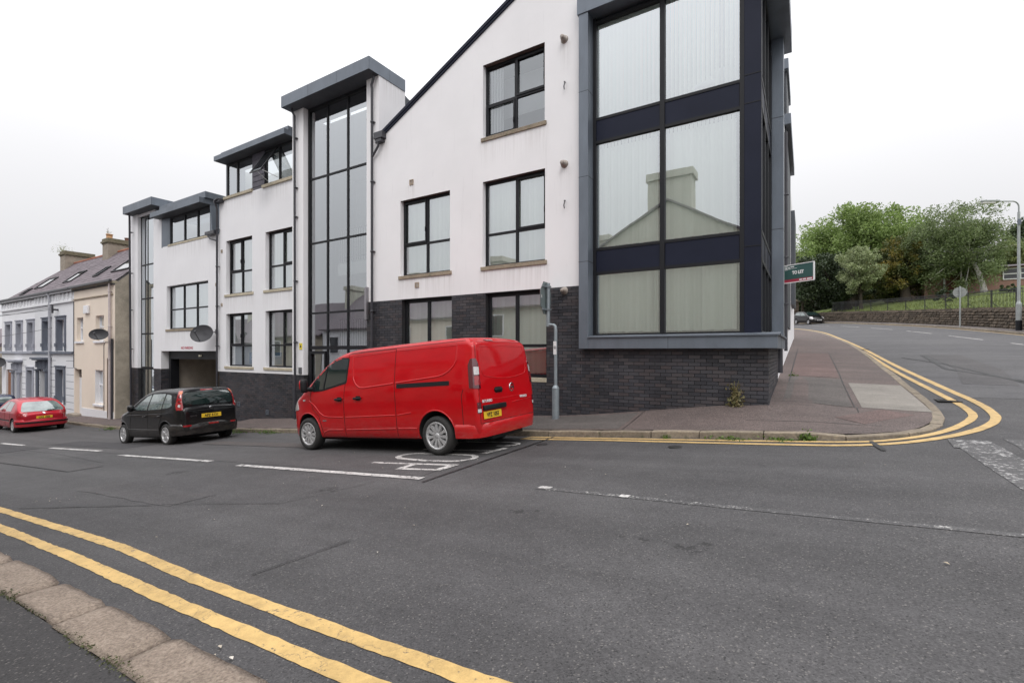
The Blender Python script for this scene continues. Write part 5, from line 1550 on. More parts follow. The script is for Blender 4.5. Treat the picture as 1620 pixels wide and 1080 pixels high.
# grass bank
def bank(d, z0): return z0 + .16*min(d, 17) + .06*max(0, d-17)
WLA = np.array([(p.x, p.y) for p in WLp])
def bankz(x, y):
    d = np.sqrt(((WLA-np.array((x, y)))**2).sum(1)); i = int(d.argmin()); p = WLp[i]
    return bank(float(d[i]), H(p.x, p.y)+wall_h(p.y)-.18)
mb = MB(); vs = []; ds = [.25, 1, 2, 4, 7, 11, 17, 26, 40, 70, 120]
for p, n in zip(WLp, WN):
    z0 = H(p.x, p.y)+wall_h(p.y)-.18
    for d in ds:
        q = p - n*d*(1 if d < 20 else 1); vs.append((q.x, q.y, bank(d, z0)+noise.noise(Vector((q.x*.2, q.y*.2, 0)))*.25*min(1, d/4)))
c = len(ds)
mb.add(vs, [(i*c+k, i*c+k+1, (i+1)*c+k+1, (i+1)*c+k) for i in range(len(WLp)-1) for k in range(c-1)], 0, True)
M_GRASSG = mat('grass_ground', (.15, .19, .035), .95, (.09, .13, .028), nscale=.8, fine=.3, bscale=14, vec=(1, 1, 1))
mb.build('grass_bank', M_GRASSG, kind='structure', recalc=False)
def leafy(name, c, c2, c3=None, trans=.35, rough=.55):
    t = NT(name); g = t.n('ShaderNodeNewGeometry'); v = t.pos()
    r = g.outputs['Random Per Island']
    col = t.mix(r, c, c2)
    if c3: col = t.mix(t.mr(t.noise(v, .45, 3), .45, .6), col, c3)
    col = t.mix(1.0, col, t.mr(t.noise(v, .8, 3), .3, .7, .75, 1.25), 'MULTIPLY')
    t.l(col, t.b.inputs['Base Color']); t.b.inputs['Roughness'].default_value = rough
    tr = t.n('ShaderNodeBsdfTranslucent'); t.l(col, tr.inputs['Color'])
    mx = t.n('ShaderNodeMixShader'); mx.inputs[0].default_value = trans
    t.l(t.b.outputs[0], mx.inputs[1]); t.l(tr.outputs[0], mx.inputs[2]); t.l(mx.outputs[0], t.out.inputs['Surface'])
    return t.m
def tufts():
    rs = np.random.RandomState(4); vs = []; fs = []
    for i in range(9000):
        k = rs.randint(len(WLp)); p, n = WLp[k], WN[k]
        d = .3+abs(rs.normal(0, 5)); q = p - n*d + Vector((rs.uniform(-.3, .3), rs.uniform(-.3, .3), 0))
        if q.y < 34 or q.y > 75: continue
        z = bank(d, H(p.x, p.y)+wall_h(p.y)-.18)-.02; h = rs.uniform(.08, .3); w = .03; a = rs.uniform(0, 6.28)
        b = len(vs); vs += [(q.x-w*math.cos(a), q.y-w*math.sin(a), z), (q.x+w*math.cos(a), q.y+w*math.sin(a), z), (q.x+rs.uniform(-.08, .08), q.y+rs.uniform(-.08, .08), z+h)]; fs.append((b, b+1, b+2))
    m = MB(); m.add(vs, fs); m.build('grass', leafy('grass_blades', (.15, .20, .04), (.24, .28, .07)), kind='stuff', recalc=False)
tufts()

# iron railing on the wall
M_RAIL = mat('black_iron', (.018, .018, .02), .6)
ra = empty('railing', (10.5, 38.5, 3.0), 0, 'black iron railing running along the top of the stone wall', 'railing')
bar0 = MB(); bar0.box(-.012, .012, -.012, .012, 0, 1.25); bar0.prism([(-.02, -.02, 1.25), (.02, -.02, 1.25), (.02, .02, 1.25), (-.02, .02, 1.25)], (0, 0, .01)).add([(-.02, -.02, 1.26), (.02, -.02, 1.26), (.02, .02, 1.26), (-.02, .02, 1.26), (0, 0, 1.36)], [(0, 1, 4), (1, 2, 4), (2, 3, 4), (3, 0, 4)])
pb = bar0.build('bar', M_RAIL, ra, world=False); first = True
s = 0; rails = MB(); posts = 0; nb = 0; prevp = None; extra = MB()
while s < WD[-1]-.3:
    p, t = wat(s); n = Vector((-t.y, t.x, 0)); q = p - n*.33; z = H(p.x, p.y)+wall_h(p.y)-.12
    if 33 < p.y < 68:
        loc = Vector((q.x, q.y, z)) - Vector(ra.location)
        if first: pb.location = loc; first = False
        elif nb < 290: mesh_of(pb.data, 'bar', ra, loc)
        nb += 1
        if nb % 18 == 1:
            a = Vector((q.x, q.y, z))
            if prevp is not None:
                for hh in (.12, 1.08): rails.tube([prevp+Vector((0, 0, hh)), a+Vector((0, 0, hh))], .022, 5)
            prevp = a
            pm = MB(); pm.box(q.x-.03, q.x+.03, q.y-.03, q.y+.03, z-.1, z+1.3); b2 = q - n*.55
            pm.tube([(q.x, q.y, z+.55), (b2.x, b2.y, z+.0)], .02, 5); pm.build('post', M_RAIL, ra)
    s += .17
rails.build('rail', M_RAIL, ra)

# ------------------------------------------------------------------ trees
M_BARK = mat('bark', (.07, .055, .04), .95, (.04, .032, .025), bump=.5, bscale=20, bdist=.02)
M_BIRCH = mat('birch_bark', (.55, .53, .50), .8, (.20, .18, .17), nscale=6)
def leaf_mesh(name, pts, size, m, parent, seed=0, flat=.0):
    rs = np.random.RandomState(seed); n = len(pts)
    s = size*rs.uniform(.6, 1.35, n)
    a = rs.normal(size=(n, 3)); a /= np.linalg.norm(a, axis=1)[:, None]
    b = rs.normal(size=(n, 3)); b[:, 2] += flat; b -= a*(a*b).sum(1)[:, None]; b /= np.linalg.norm(b, axis=1)[:, None]
    P = np.asarray(pts)
    v = np.stack([P - a*s[:, None], P + b*s[:, None]*.55, P + a*s[:, None], P - b*s[:, None]*.55], 1).reshape(-1, 3)
    me = bpy.data.meshes.new(name)
    me.vertices.add(len(v)); me.vertices.foreach_set('co', v.astype(np.float32).ravel())
    me.loops.add(n*4); me.loops.foreach_set('vertex_index', np.arange(n*4, dtype=np.int32))
    me.polygons.add(n); me.polygons.foreach_set('loop_start', np.arange(0, n*4, 4, dtype=np.int32))
    me.update(calc_edges=True); me.materials.append(m)
    o = bpy.data.objects.new(name, me); COL.objects.link(o); o.parent = parent
    return o
def tree(name, label, base, top_frac, c, rad, nleaf, size, mleaf, mbark=None, seed=1, clumps=46, trunk_r=.3, lean=(0, 0), hollow=.5, bottom=-1.1, group='trees on the bank beyond the side road'):
    """base: foot; c: crown centre; rad: crown radii"""
    base = Vector(base); c = Vector(c); base.z = bankz(base.x, base.y)-.1
    t = empty(name, base, 0, label, 'tree', group)
    rs = np.random.RandomState(seed)
    cl = []
    while len(cl) < clumps:
        d = rs.normal(size=3); d /= np.linalg.norm(d)
        if d[2] < bottom: continue
        rr = rs.uniform(hollow, 1.0)**.6
        k = 1 + .16*math.sin(d[0]*5+seed)*math.cos(d[1]*4+d[2]*3+seed*2)
        cl.append((Vector((d[0]*rad[0]*rr*k, d[1]*rad[1]*rr*k, d[2]*rad[2]*rr*k))*.93, rs.uniform(.09, .26)*min(rad)))
    pts = []
    for (o, r) in cl:
        n = int(nleaf/clumps*(r/(.2*min(rad)))**2)
        d = rs.normal(size=(n, 3)); d /= np.linalg.norm(d, axis=1)[:, None]
        q = d*(r*rs.uniform(.2, 1.5, n)**.5)[:, None]; q[:, 2] *= .85
        pts.append(q + np.array(o + c - base))
    pts = np.concatenate(pts)
    leaf_mesh('crown', pts, size, mleaf, t, seed, .6)
    tr = MB(); top = c + Vector((0, 0, rad[2]*.25)) - base
    mid = [Vector((lean[0]*f, lean[1]*f, 0)) + Vector((top.x*f*f, top.y*f*f, top.z*f)) for f in (0, .15, .35, .6, .8, 1)]
    tr.tube(mid, [trunk_r*1.35, trunk_r, trunk_r*.85, trunk_r*.6, trunk_r*.4, trunk_r*.15], 9)
    tr.build('trunk', mbark or M_BARK, t, world=False)
    lm = MB()
    for (o, r) in cl[::2]:
        a = mid[(2 if name != 'birch_tree' else 3)+rs.randint(0, 2)]; b = Vector(o + c - base)
        m_ = a.lerp(b, .5) + Vector((0, 0, -.12*(b-a).length))
        lm.tube([a, m_, b], [trunk_r*.28, trunk_r*.16, .02], 5)
    lm.build('limb', mbark or M_BARK, t, world=False)
    return t
def at(px, py, depth): return ray(px, py)*depth
def crown(pxl, pxr, pyt, pyb, depth, fl=1.0):
    k = depth/754.
    return at((pxl+pxr)/2, (pyt+pyb)/2, depth), ((pxr-pxl)/2*k, (pxr-pxl)/2*k*fl, (pyb-pyt)/2*k)
L_ASH = leafy('ash_leaves', (.165, .245, .065), (.275, .365, .12), trans=.42)
L_YEW = leafy('yew_leaves', (.022, .04, .014), (.04, .06, .02), trans=.1)
L_ORN = leafy('golden_yew_leaves', (.055, .08, .02), (.09, .11, .028), (.22, .17, .03), trans=.25)
L_PAL = leafy('pale_leaves', (.20, .25, .115), (.31, .35, .18), trans=.35)
L_BIR = leafy('birch_leaves', (.12, .17, .065), (.22, .27, .12), trans=.4)
L_DRK = leafy('dark_leaves', (.03, .05, .018), (.06, .085, .03), trans=.2)
L_VAR = leafy('variegated_leaves', (.16, .20, .06), (.24, .27, .10))
cc, rr = crown(1268, 1456, 322, 462, 66, .8)
tree('broadleaf_tree', 'largest light green broad-crowned tree behind the to-let board', at(1352, 492, 66), 1, cc, rr, 60000, .17, L_ASH, seed=3, clumps=230, trunk_r=.45, hollow=.15)
cc, rr = crown(1262, 1352, 400, 490, 60)
tree('yew_tree', 'dark green yew between the largest tree and the parked black hatchback', at(1341, 497, 60), 1, cc, rr, 26000, .13, L_YEW, seed=5, trunk_r=.45, clumps=120, hollow=.2)
cc, rr = crown(1326, 1394, 388, 462, 55)
tree('small_tree', 'small pale grey-green tree in front of the dark yews', at(1362, 494, 55), 1, cc, rr, 12000, .11, L_PAL, seed=7, trunk_r=.16, clumps=80, hollow=.3)
cc, rr = crown(1368, 1468, 368, 484, 57)
tree('yew_tree', 'orange-tinged dark yew left of the birch', at(1433, 489, 55), 1, cc, rr, 34000, .12, L_ORN, seed=9, trunk_r=.5, clumps=120, hollow=.2)
cc, rr = crown(1448, 1586, 316, 464, 52, .8)
tree('birch_tree', 'tall airy birch with white trunk right of centre on the bank', at(1557, 486, 50), 1, cc, rr, 52000, .10, L_BIR, M_BIRCH, seed=12, trunk_r=.24, clumps=260, lean=(-.6, 0), hollow=.12)
cc, rr = crown(1576, 1700, 338, 470, 60)
tree('broadleaf_tree', 'dark leafy tree behind the street lamp at the right edge', at(1640, 478, 62), 1, cc, rr, 30000, .15, L_DRK, seed=15, trunk_r=.4, clumps=90)
cc, rr = crown(1570, 1625, 376, 436, 56)
tree('small_tree', 'yellow-green variegated small tree just left of the street lamp', at(1612, 474, 56), 1, cc, rr, 8000, .12, L_VAR, seed=16, trunk_r=.12, clumps=50, hollow=.2)
cc, rr = crown(1232, 1300, 436, 484, 72)
tree('small_tree', 'small green tree behind the stone gate pillar', at(1270, 496, 72), 1, cc, rr, 7000, .16, L_BIR, seed=18, trunk_r=.2, clumps=30)
cc, rr = crown(1482, 1508, 455, 486, 47)
tree('dark_bush', 'dark rounded bush behind the railing left of the round sign', at(1495, 490, 47), 1, cc, rr, 3500, .08, L_YEW, seed=19, trunk_r=.08, clumps=18, group='bushes behind the railing')
cc, rr = crown(1586, 1612, 446, 464, 46)
tree('clipped_hedge', 'small clipped dark hedge below the brick house window', at(1599, 470, 46), 1, cc, rr, 2500, .08, L_DRK, seed=20, trunk_r=.06, clumps=14, group='bushes behind the railing')

# far wood closing the view behind the trees
rs = np.random.RandomState(77); pts = []
for i in range(330):
    px = rs.uniform(1225, 1475); dpt = rs.uniform(84, 100); c0 = at(px, 462-rs.uniform(0, 44), dpt); n = 130
    d = rs.normal(size=(n, 3)); d /= np.linalg.norm(d, axis=1)[:, None]; pts.append(d*rs.uniform(1.0, 2.6) + np.array(c0))
for i in range(90):
    px = rs.uniform(1225, 1480); c0 = at(px, 480, rs.uniform(86, 100)); n = 110
    d = rs.normal(size=(n, 3)); d /= np.linalg.norm(d, axis=1)[:, None]; pts.append(d*rs.uniform(1.0, 2.6) + np.array(c0))
fw_ = leaf_mesh('distant_wood', np.concatenate(pts), .3, L_DRK, None, 5)
fw_['kind'] = 'stuff'

# brick bungalow on the bank
M_RBR = NT('red_brick')
_v = M_RBR.pos(); _b = M_RBR.n('ShaderNodeTexBrick'); _b.inputs['Scale'].default_value = 4.4
_b.inputs['Color1'].default_value = (.27, .13, .09, 1); _b.inputs['Color2'].default_value = (.22, .105, .075, 1); _b.inputs['Mortar'].default_value = (.25, .2, .17, 1)
_mp = M_RBR.n('ShaderNodeMapping'); _mp.inputs['Rotation'].default_value = (R(90), 0, 0)
M_RBR.l(_v, _mp.inputs['Vector']); M_RBR.l(_mp.outputs[0], _b.inputs['Vector'])
M_RBR.l(_b.outputs['Color'], M_RBR.b.inputs['Base Color']); M_RBR = M_RBR.m
bg = empty('brick_house', (19, 71, 6.4), 0, 'low red brick house with white framed window on the grassy bank', 'house')
q = MB(); q.box(11.5, 32, 71, 79, 5.5, 8.95); q.build('wall', M_RBR, bg)
q = MB(); q.prism([(11.1, 70.4, 8.96), (11.1, 79.6, 8.96), (11.1, 75, 9.7)], (21.3, 0, 0)); q.build('roof', M_HSL, bg)
for (x0, x1, z0, z1) in ((17.9, 20.6, 7.6, 8.8), (23, 25.5, 7.6, 8.8)):
    f = MB(); w = .09
    f.box(x0, x1, 70.9, 70.98, z0, z0+w).box(x0, x1, 70.9, 70.98, z1-w, z1).box(x0, x1, 70.9, 70.98, (z0+z1)/2-.05, (z0+z1)/2+.05)
    for x in (x0, (x0+x1)/2-w/2, x1-w): f.box(x, x+w, 70.88, 70.98, z0, z1)
    wd = f.build('window', M_WHITE, bg); q = MB(); q.box(x0+.05, x1-.05, 70.985, 70.995, z0, z1); q.build('pane', M_DKGL, wd)
q = MB(); q.box(13.1, 13.25, 70.8, 70.95, 6.2, 9.1); q.box(14.9, 15.1, 70.8, 70.95, 6.2, 9.1); q.build('downpipe', M_WHITE, bg)
q = MB(); q.box(13.4, 14.8, 70.93, 70.99, 6.4, 8.9); q.build('door', plain('brown_door', (.12, .045, .03)), bg)
# far house with a pale slate roof
fh = empty('far_house', (-2, 112, 12), 0, 'far house with pinkish slate roof rising behind the to-let board', 'house')
q = MB(); q.box(-12, 3, 112, 120, 6, 15.6); q.build('wall', M_PEACH, fh)
q = MB(); q.prism([(-12.4, 111.4, 15.3), (-12.4, 120.6, 15.3), (-12.4, 116, 19.3)], (15.6, 0, 0)); q.build('roof', mat('pinkish_slate', (.33, .29, .31), .8), fh)
q = MB(); q.box(-2, -.6, 115.4, 116.6, 17.5, 20.4); q.build('chimney', M_CHIM, fh)

# gate pillar, two pale posts with a dark board
gp_ = at(1257, 512, 64); gp_.z = H(gp_.x, gp_.y)
g_ = empty('gate_pillar', gp_, 0, 'brown stone gate pillar behind the parked black hatchback', 'gate pillar')
q = MB(); x, y, z = gp_
for k in range(8): q.box(x-.5+.02*(k % 2), x+.5-.02*(k % 2), y-.5, y+.5, z-.2+k*.38, z-.2+k*.38+.36)
q.box(x-.44, x+.44, y-.44, y+.44, z-.2, z+2.9); q.build('shaft', M_STONE, g_)
q = MB(); q.prism([(x-.58, y-.58, z+2.88), (x+.58, y-.58, z+2.88), (x+.58, y+.58, z+2.88), (x-.58, y+.58, z+2.88)], (0, 0, .14)); q.add([(x-.5, y-.5, z+3.02), (x+.5, y-.5, z+3.02), (x+.5, y+.5, z+3.02), (x-.5, y+.5, z+3.02), (x, y, z+3.4)], [(0, 1, 4), (1, 2, 4), (2, 3, 4), (3, 0, 4)]); q.build('cap', M_STONE, g_)
nb_ = at(1326, 498, 61)
n_ = empty('notice_board', nb_, 0, 'dark notice board between two pale posts behind the stone wall', 'notice board')
for px in (1317, 1336):
    a = at(px, 498, 61); q = MB(); q.box(a.x-.11, a.x+.11, a.y-.11, a.y+.11, a.z-.6, a.z+2.3); q.build('post', plain('pale_post', (.42, .42, .38)), n_)
a = at(1319, 496, 60.8); b = at(1334, 480, 60.8); q = MB(); q.box(a.x, b.x, a.y-.03, a.y+.03, a.z, b.z); q.build('board', plain('dark_board', (.03, .035, .04)), n_)

# street lamp
M_GALV = mat('galvanised_steel', (.30, .34, .36), .5, (.22, .25, .27), metal=.4, nscale=7, fine=.1)
M_STEEL = mat('pale_painted_steel', (.36, .38, .37), .5, (.28, .30, .30), metal=.3)
lx, ly = 9.95, 36.9; lz = H(lx, ly)+.11
lp_ = empty('street_lamp', (lx, ly, lz), 0, 'tall grey street lamp with its lantern reaching left over the side road', 'street lamp')
q = MB(); q.tube([(lx, ly, lz), (lx, ly, lz+1.45)], .125, 12); q.tube([(lx, ly, lz+1.45), (lx, ly, lz+1.6)], [.125, .075], 12); q.tube([(lx, ly, lz+1.6), (lx, ly, lz+6.5)], [.075, .06], 12); q.build('pole', M_STEEL, lp_)
q = MB(); q.tube([(lx, ly, lz), (lx, ly, lz+.55)], .135, 12); q.build('black_base', M_FRM, lp_)
ax = Vector((-.88, -.47, 0)).normalized(); tp = Vector((lx, ly, lz+6.45))
q = MB(); pts = [tp + Vector((0, 0, .0)), tp+Vector((0, 0, .35))] + [tp + ax*(.35*(1-math.cos(R(a)))) + Vector((0, 0, .35+.3*math.sin(R(a)))) for a in (20, 40, 60, 80)] + [tp+ax*1.1+Vector((0, 0, .66))]
q.tube(pts, .035, 8); q.build('arm', M_STEEL, lp_)
q = MB(); c0 = tp+ax*1.5+Vector((0, 0, .64)); sd = Vector((-ax.y, ax.x, 0))
q.prism([c0-ax*.45-sd*.11+Vector((0, 0, -.03)), c0+ax*.45-sd*.07+Vector((0, 0, -.01)), c0+ax*.45+sd*.07+Vector((0, 0, -.01)), c0-ax*.45+sd*.11+Vector((0, 0, -.03))], (0, 0, .11)); lh = q.build('lantern', M_STEEL, lp_, bevel=.03)
q = MB(); q.obox(c0+ax*.08+Vector((0, 0, -.07)), ax*.34, sd*.085, Vector((0, 0, .045))); q.build('lamp_bowl', plain('lamp_bowl', (.55, .55, .52), .3), lh, bevel=.03)
q = MB(); q.box(lx-.07, lx+.07, ly-.1, ly-.06, lz+5.8, lz+6.1); q.build('plate', M_BLUEG, lp_)

# round sign seen from behind
sx_, sy_ = 8.86, 43.3; sz_ = H(sx_, sy_)+.1
rs_ = empty('round_road_sign', (sx_, sy_, sz_), 0, 'round road sign seen from behind on a grey post before the stone wall', 'road sign')
q = MB(); q.tube([(sx_, sy_, sz_), (sx_, sy_, sz_+2.75)], .045, 8); q.build('post', M_STEEL, rs_)
q = MB(); q.lathe([(0, 0), (.36, 0), (.36, .01), (0, .01)], (sx_, sy_-.0+.06, sz_+2.35), axis='y', n=28, smooth=False); q.build('sign_disc', mat('sign_back', (.26, .27, .26), .6), rs_)
q = MB(); q.box(sx_-.2, sx_+.2, sy_+.045, sy_+.06, sz_+2.5, sz_+2.55).box(sx_-.2, sx_+.2, sy_+.045, sy_+.06, sz_+2.15, sz_+2.2); q.build('bracket', M_STEEL, rs_)

# stop sign on its stepped post by the brick wall
px_, py_ = -4.83, 9.72; pz_ = pz(px_, py_)
sg = empty('stop_sign', (px_, py_, pz_), 0, 'octagonal stop sign seen from behind on a stepped grey post by the brick wall', 'road sign')
q = MB(); q.tube([(px_, py_, pz_-.05), (px_, py_, pz_+.70)], .082, 14); q.tube([(px_, py_, pz_+.70), (px_, py_, pz_+.76)], [.082, .045], 14); q.build('post_base', M_GALV, sg)
zt = 0.555
q = MB(); q.tube([(px_, py_, pz_+.76), (px_, py_, .48), (px_-.01, py_, .56), (px_-.06, py_, .595)], .038, 12, caps=True)
q.tube([(px_-.03, py_, .585), (px_-.17, py_+.0, .60), (px_-.19, py_, .66)], .036, 12); q.tube([(px_-.19, py_, .56), (px_-.19, py_, 1.55)], .045, 12); q.build('post', M_GALV, sg)
q = MB(); cx, cy, cz = px_-.19, py_, 1.21; r8 = .40; th = []
dirv = Vector((-.12, .993, 0)).normalized(); nrm = Vector((-dirv.y, dirv.x, 0))
c0 = Vector((cx, cy, cz)) + nrm*.06
pts = [c0 + dirv*(r8*math.cos(R(22.5+45*k))*.93) + Vector((0, 0, r8*math.sin(R(22.5+45*k)))) for k in range(8)]
q.prism(pts, nrm*.006); sp1 = q.build('sign_plate', mat('sign_back_grey', (.20, .24, .24), .5, (.16, .19, .19), metal=.2), sg)
q = MB(); q.prism([p + nrm*.0065 for p in pts], nrm*.001); q.build('sign_face', plain('stop_red', (.5, .02, .03)), sp1)
q = MB()
for z in (cz-.26, cz+.26): q.obox(c0 + Vector((0, 0, z-cz)) - nrm*.012, dirv*.24, nrm*.01, Vector((0, 0, .02))); q.obox(Vector((cx, cy, z)), dirv*.06, nrm*.055, Vector((0, 0, .018)))
q.build('bracket', M_GALV, sg)
q = MB(); q.box(px_-.0395, px_+.0395, py_-.0405, py_-.039, -.08, .22); stk = q.build('sticker', plain('white_sticker', (.72, .70, .70), .5), sg)
q = MB(); q.lathe([(.026, 0), (.034, 0), (.034, .001), (.026, .001)], (px_, py_-.042, .08), axis='y', n=20, smooth=False); q.prism([(px_-.012, py_-.042, .06), (px_+.012, py_-.042, .06), (px_+.006, py_-.042, .1), (px_-.006, py_-.042, .1)], (0, .001, 0)); q.build('symbol', M_FRM, stk)
q = MB(); pp = c0 - dirv*.27 + Vector((0, 0, .02)) - nrm*.003
q.obox(pp, dirv*.03, nrm*.001, Vector((0, 0, .035))); q.build('small_label', plain('label_white', (.5, .52, .52)), sp1)

# to-let board
A_ = Vector((-.60, 17.4, 2.13)); B_ = Vector((.207, 16.9, 2.13)); ub = (B_-A_).normalized(); Lb = (B_-A_).length; nb2 = Vector((ub.y, -ub.x, 0)); Hb = .56
tl = empty('letting_board', A_, 0, 'green and red TO LET board fixed to the side of the corner building', 'letting board')
M_GRN = plain('board_green', (.018, .075, .068), .5); M_RED = plain('board_red', (.33, .02, .05), .5); M_WB = plain('board_white', (.72, .72, .72), .5)
def onb(u, w, o=0): return A_ + ub*u + Vector((0, 0, w)) + nb2*o
q = MB(); q.prism([onb(.02, .11, .002), onb(Lb-.025, .11, .002), onb(Lb-.025, Hb-.02, .002), onb(.02, Hb-.02, .002)], nb2*-.02); bo = q.build('board', M_GRN, tl)
q = MB(); q.prism([onb(.02, .02, .002), onb(Lb-.025, .02, .002), onb(Lb-.025, .108, .002), onb(.02, .108, .002)], nb2*-.02); q.build('red_strip', M_RED, tl)
q = MB()
for (a, b, c, d) in ((0, Lb, -.005, .018), (0, Lb, Hb-.018, Hb+.005), (Lb-.024, Lb+.01, .018, Hb-.018)): q.prism([onb(a, c, .012), onb(b, c, .012), onb(b, d, .012), onb(a, d, .012)], nb2*-.04)
q.build('frame', M_WB, tl)
mt = Matrix(((ub.x, 0, nb2.x, 0), (ub.y, 0, nb2.y, 0), (0, 1, 0, 0), (0, 0, 0, 1)))
text_mesh('lettering', 'TO LET', .135, M_WB, Matrix.Translation(onb(.46, .30, .006)) @ mt, tl, .001, bold=.007, sx=.8)
q = MB()
for (a, b, c, d) in ((.04, .13, .41, .425), (.04, .13, .505, .52), (.04, .05, .425, .505), (.12, .13, .425, .505), (.065, .10, .44, .49), (.15, .20, .465, .50), (.22, .34, .475, .505), (.15, .23, .425, .445), (.25, .42, .43, .44)):
    q.prism([onb(a, c, .004), onb(b, c, .004), onb(b, d, .004), onb(a, d, .004)], nb2*.001)
for (a, b) in ((.50, .59), (.61, .71), (.74, .89)): q.prism([onb(a, .045, .004), onb(b, .045, .004), onb(b, .085, .004), onb(a, .085, .004)], nb2*.001)
q.build('small_print', M_WB, bo)

# ------------------------------------------------------------------ weeds
rs = np.random.RandomState(31); n_ = 5200; xx_ = rs.uniform(-9, -1, n_); k_ = rs.rand(n_)
den = np.array([noise.noise(Vector((x*2.1, 3.3, 0))) for x in xx_]); yy_ = np.where(k_ < .5, .93+rs.normal(0, .008, n_)*(1+3*np.clip(den, 0, 1)), 1.182+np.abs(rs.normal(0, .012, n_)))
keep = den+rs.normal(0, .2, n_) > .0
pp_ = np.array([(x, y, H(x, y)+(.103 if y < 1.1 else .004)) for x, y in zip(xx_[keep], yy_[keep])])
ms = leaf_mesh('joint_moss', pp_, .007, leafy('moss', (.04, .045, .015), (.09, .10, .035), trans=.1), None, 3)
ms['kind'] = 'stuff'
L_WEED = leafy('weed_leaves', (.06, .12, .02), (.13, .20, .04)); L_DRY = leafy('dry_stems', (.22, .17, .08), (.15, .15, .06), trans=.25)
def weed(x, y, z, n, w, h, label, m=None, seed=0, elong=1.0, cat='weed', group='weeds in the gutter', flat=False, stems=0, name='weed'):
    rs = np.random.RandomState(seed+3); e = empty(name, (x, y, z), 0, label, cat, group)
    P = np.stack([rs.normal(0, w*.45*elong, n), rs.normal(0, w*.3, n), np.abs(rs.normal(0, h*.45, n)) if not flat else rs.uniform(0, h, n)], 1)
    leaf_mesh('leaves', P, .022 if h < .3 else .03, m or L_WEED, e, seed)
    if stems:
        s = MB()
        for k in range(stems):
            a = rs.uniform(0, 6.28); s.tube([(rs.normal(0, .03), rs.normal(0, .02), 0), (math.cos(a)*w*.2, math.sin(a)*w*.1, h*.6), (math.cos(a)*w*.4, math.sin(a)*w*.2, h*rs.uniform(.7, 1.1))], .004, 4)
        s.build('stem', m or L_DRY, e, world=False)
    return e
weed(-1.15, 9.98, pz(-1.15, 9.98), 230, .15, .46, 'dry yellow-brown weed growing at the foot of the brick wall', L_DRY, 1, group=None, stems=22)
for i, (x, w, hh, lb_) in enumerate(((-.95, .35, .05, 'low green weeds at the kerb, left one of the three beside the yellow lines'), (-.30, .3, .05, 'low green weeds at the kerb, middle one of the three beside the yellow lines'), (.02, .12, .13, 'taller green weed at the kerb, right one of the three beside the yellow lines'))):
    weed(x, 8.38, H(x, 8.38), 190, w, hh, lb_, seed=i+2)
weed(-2.05, 8.40, H(-2.05, 8.4), 50, .08, .06, 'tiny green sprig in the kerb joint left of the yellow line weeds', seed=8)
weed(-15.4, 8.36, H(-15.4, 8.36), 420, .6, .10, 'long green weed strip at the kerb behind the black car', seed=9, elong=1.6)
weed(-13.6, 8.36, H(-13.6, 8.36), 420, .55, .09, 'green weed strip at the kerb ahead of the red van', seed=10, elong=1.6)
weed(-25.2, 8.34, H(-25.2, 8.34), 300, .45, .12, 'green weeds at the kerb end beside the red car', seed=11)
weed(-.28, 14.55, pz(-.28, 14.55), 60, .12, .06, 'small green weed on the pavement by the corner building pipe', seed=12, group=None)
weed(-44.9, 12.05, 7.0, 240, .9, .5, 'leafy buddleia sprouting from the left chimney of the terrace', leafy('buddleia', (.17, .2, .07), (.30, .30, .14)), 13, cat='plant', group=None, stems=9, name='chimney_plant')
weed(-37.1, 12.1, 7.28, 24, .28, .32, 'sparse twiggy plant growing from the buff chimney pot', L_DRY, 14, cat='plant', group=None, stems=7, name='chimney_plant')
# ------------------------------------------------------------------ vehicles
def car_paint(name, c, flake=0.0, rough=.38, coat=.7):
    t = NT(name); v = t.co()
    d = t.mr(t.noise(t.co('Object', (1, 1, 2.2)), 2.2, 5), .35, .7)
    col = t.mix(d, c, tuple(min(1, x*.86) for x in c))
    sp3 = t.n('ShaderNodeSeparateXYZ'); t.l(v, sp3.inputs[0])
    film = t.math('MULTIPLY', t.mr(sp3.outputs[2], .28, .85, 1, 0), t.mr(t.noise(t.co('Object', (3, 3, 9)), 2.0, 6, .7), .35, .65, .15, 1))
    film = t.math('ADD', t.math('MULTIPLY', film, .22), t.mr(t.noise(v, 1.6, 5), .45, .7, 0, .02))
    col = t.mix(film, col, (.16, .135, .115))
    t.l(col, t.b.inputs['Base Color'])
    t.b.inputs['Roughness'].default_value = rough
    t.b.inputs['Metallic'].default_value = flake
    t.b.inputs['Coat Weight'].default_value = coat
    t.b.inputs['Specular IOR Level'].default_value = .12
    t.l(t.mr(t.noise(v, 6, 5), .3, .7, .03, .10), t.b.inputs['Coat Roughness'])
    bp = t.bump(t.noise(v, 3.0, 2), .03, .02)
    return t.m
M_VRED = car_paint('red_van_paint', (.50, .0, .004), coat=.7)
M_CRED = car_paint('red_car_paint', (.46, .006, .022), .25)
M_BLK = car_paint('black_car_paint', (.004, .004, .005), 0)
M_BLU = car_paint('dark_blue_car_paint', (.012, .02, .06), .2)
M_CGL = mat('car_glass', (.008, .016, .015), .02, (.016, .03, .028), nscale=2.2, spec=.6, coat=.6)
M_CGLG = mat('car_glass_pale', (.24, .29, .28), .02, (.06, .09, .09), nscale=2.5, spec=.9, coat=1.0)  # opaque; sky light reflected and seen through is put into the pale colour
M_TRIM = mat('black_plastic', (.010, .010, .012), .55, spec=.3)
M_RUB = mat('tyre_rubber', (.018, .018, .018), .8, (.028, .026, .025), bump=.15)
M_GAP = mat('panel_gap', (.004, .001, .001), .9)
M_UND = mat('underbody', (.012, .012, .012), .95)
M_WHL = mat('silver_wheel', (.58, .58, .59), .38, (.42, .41, .41), metal=.55, nscale=9)
M_LRED = mat('lamp_red', (.32, .006, .01), .08, coat=1.0, spec=.8)
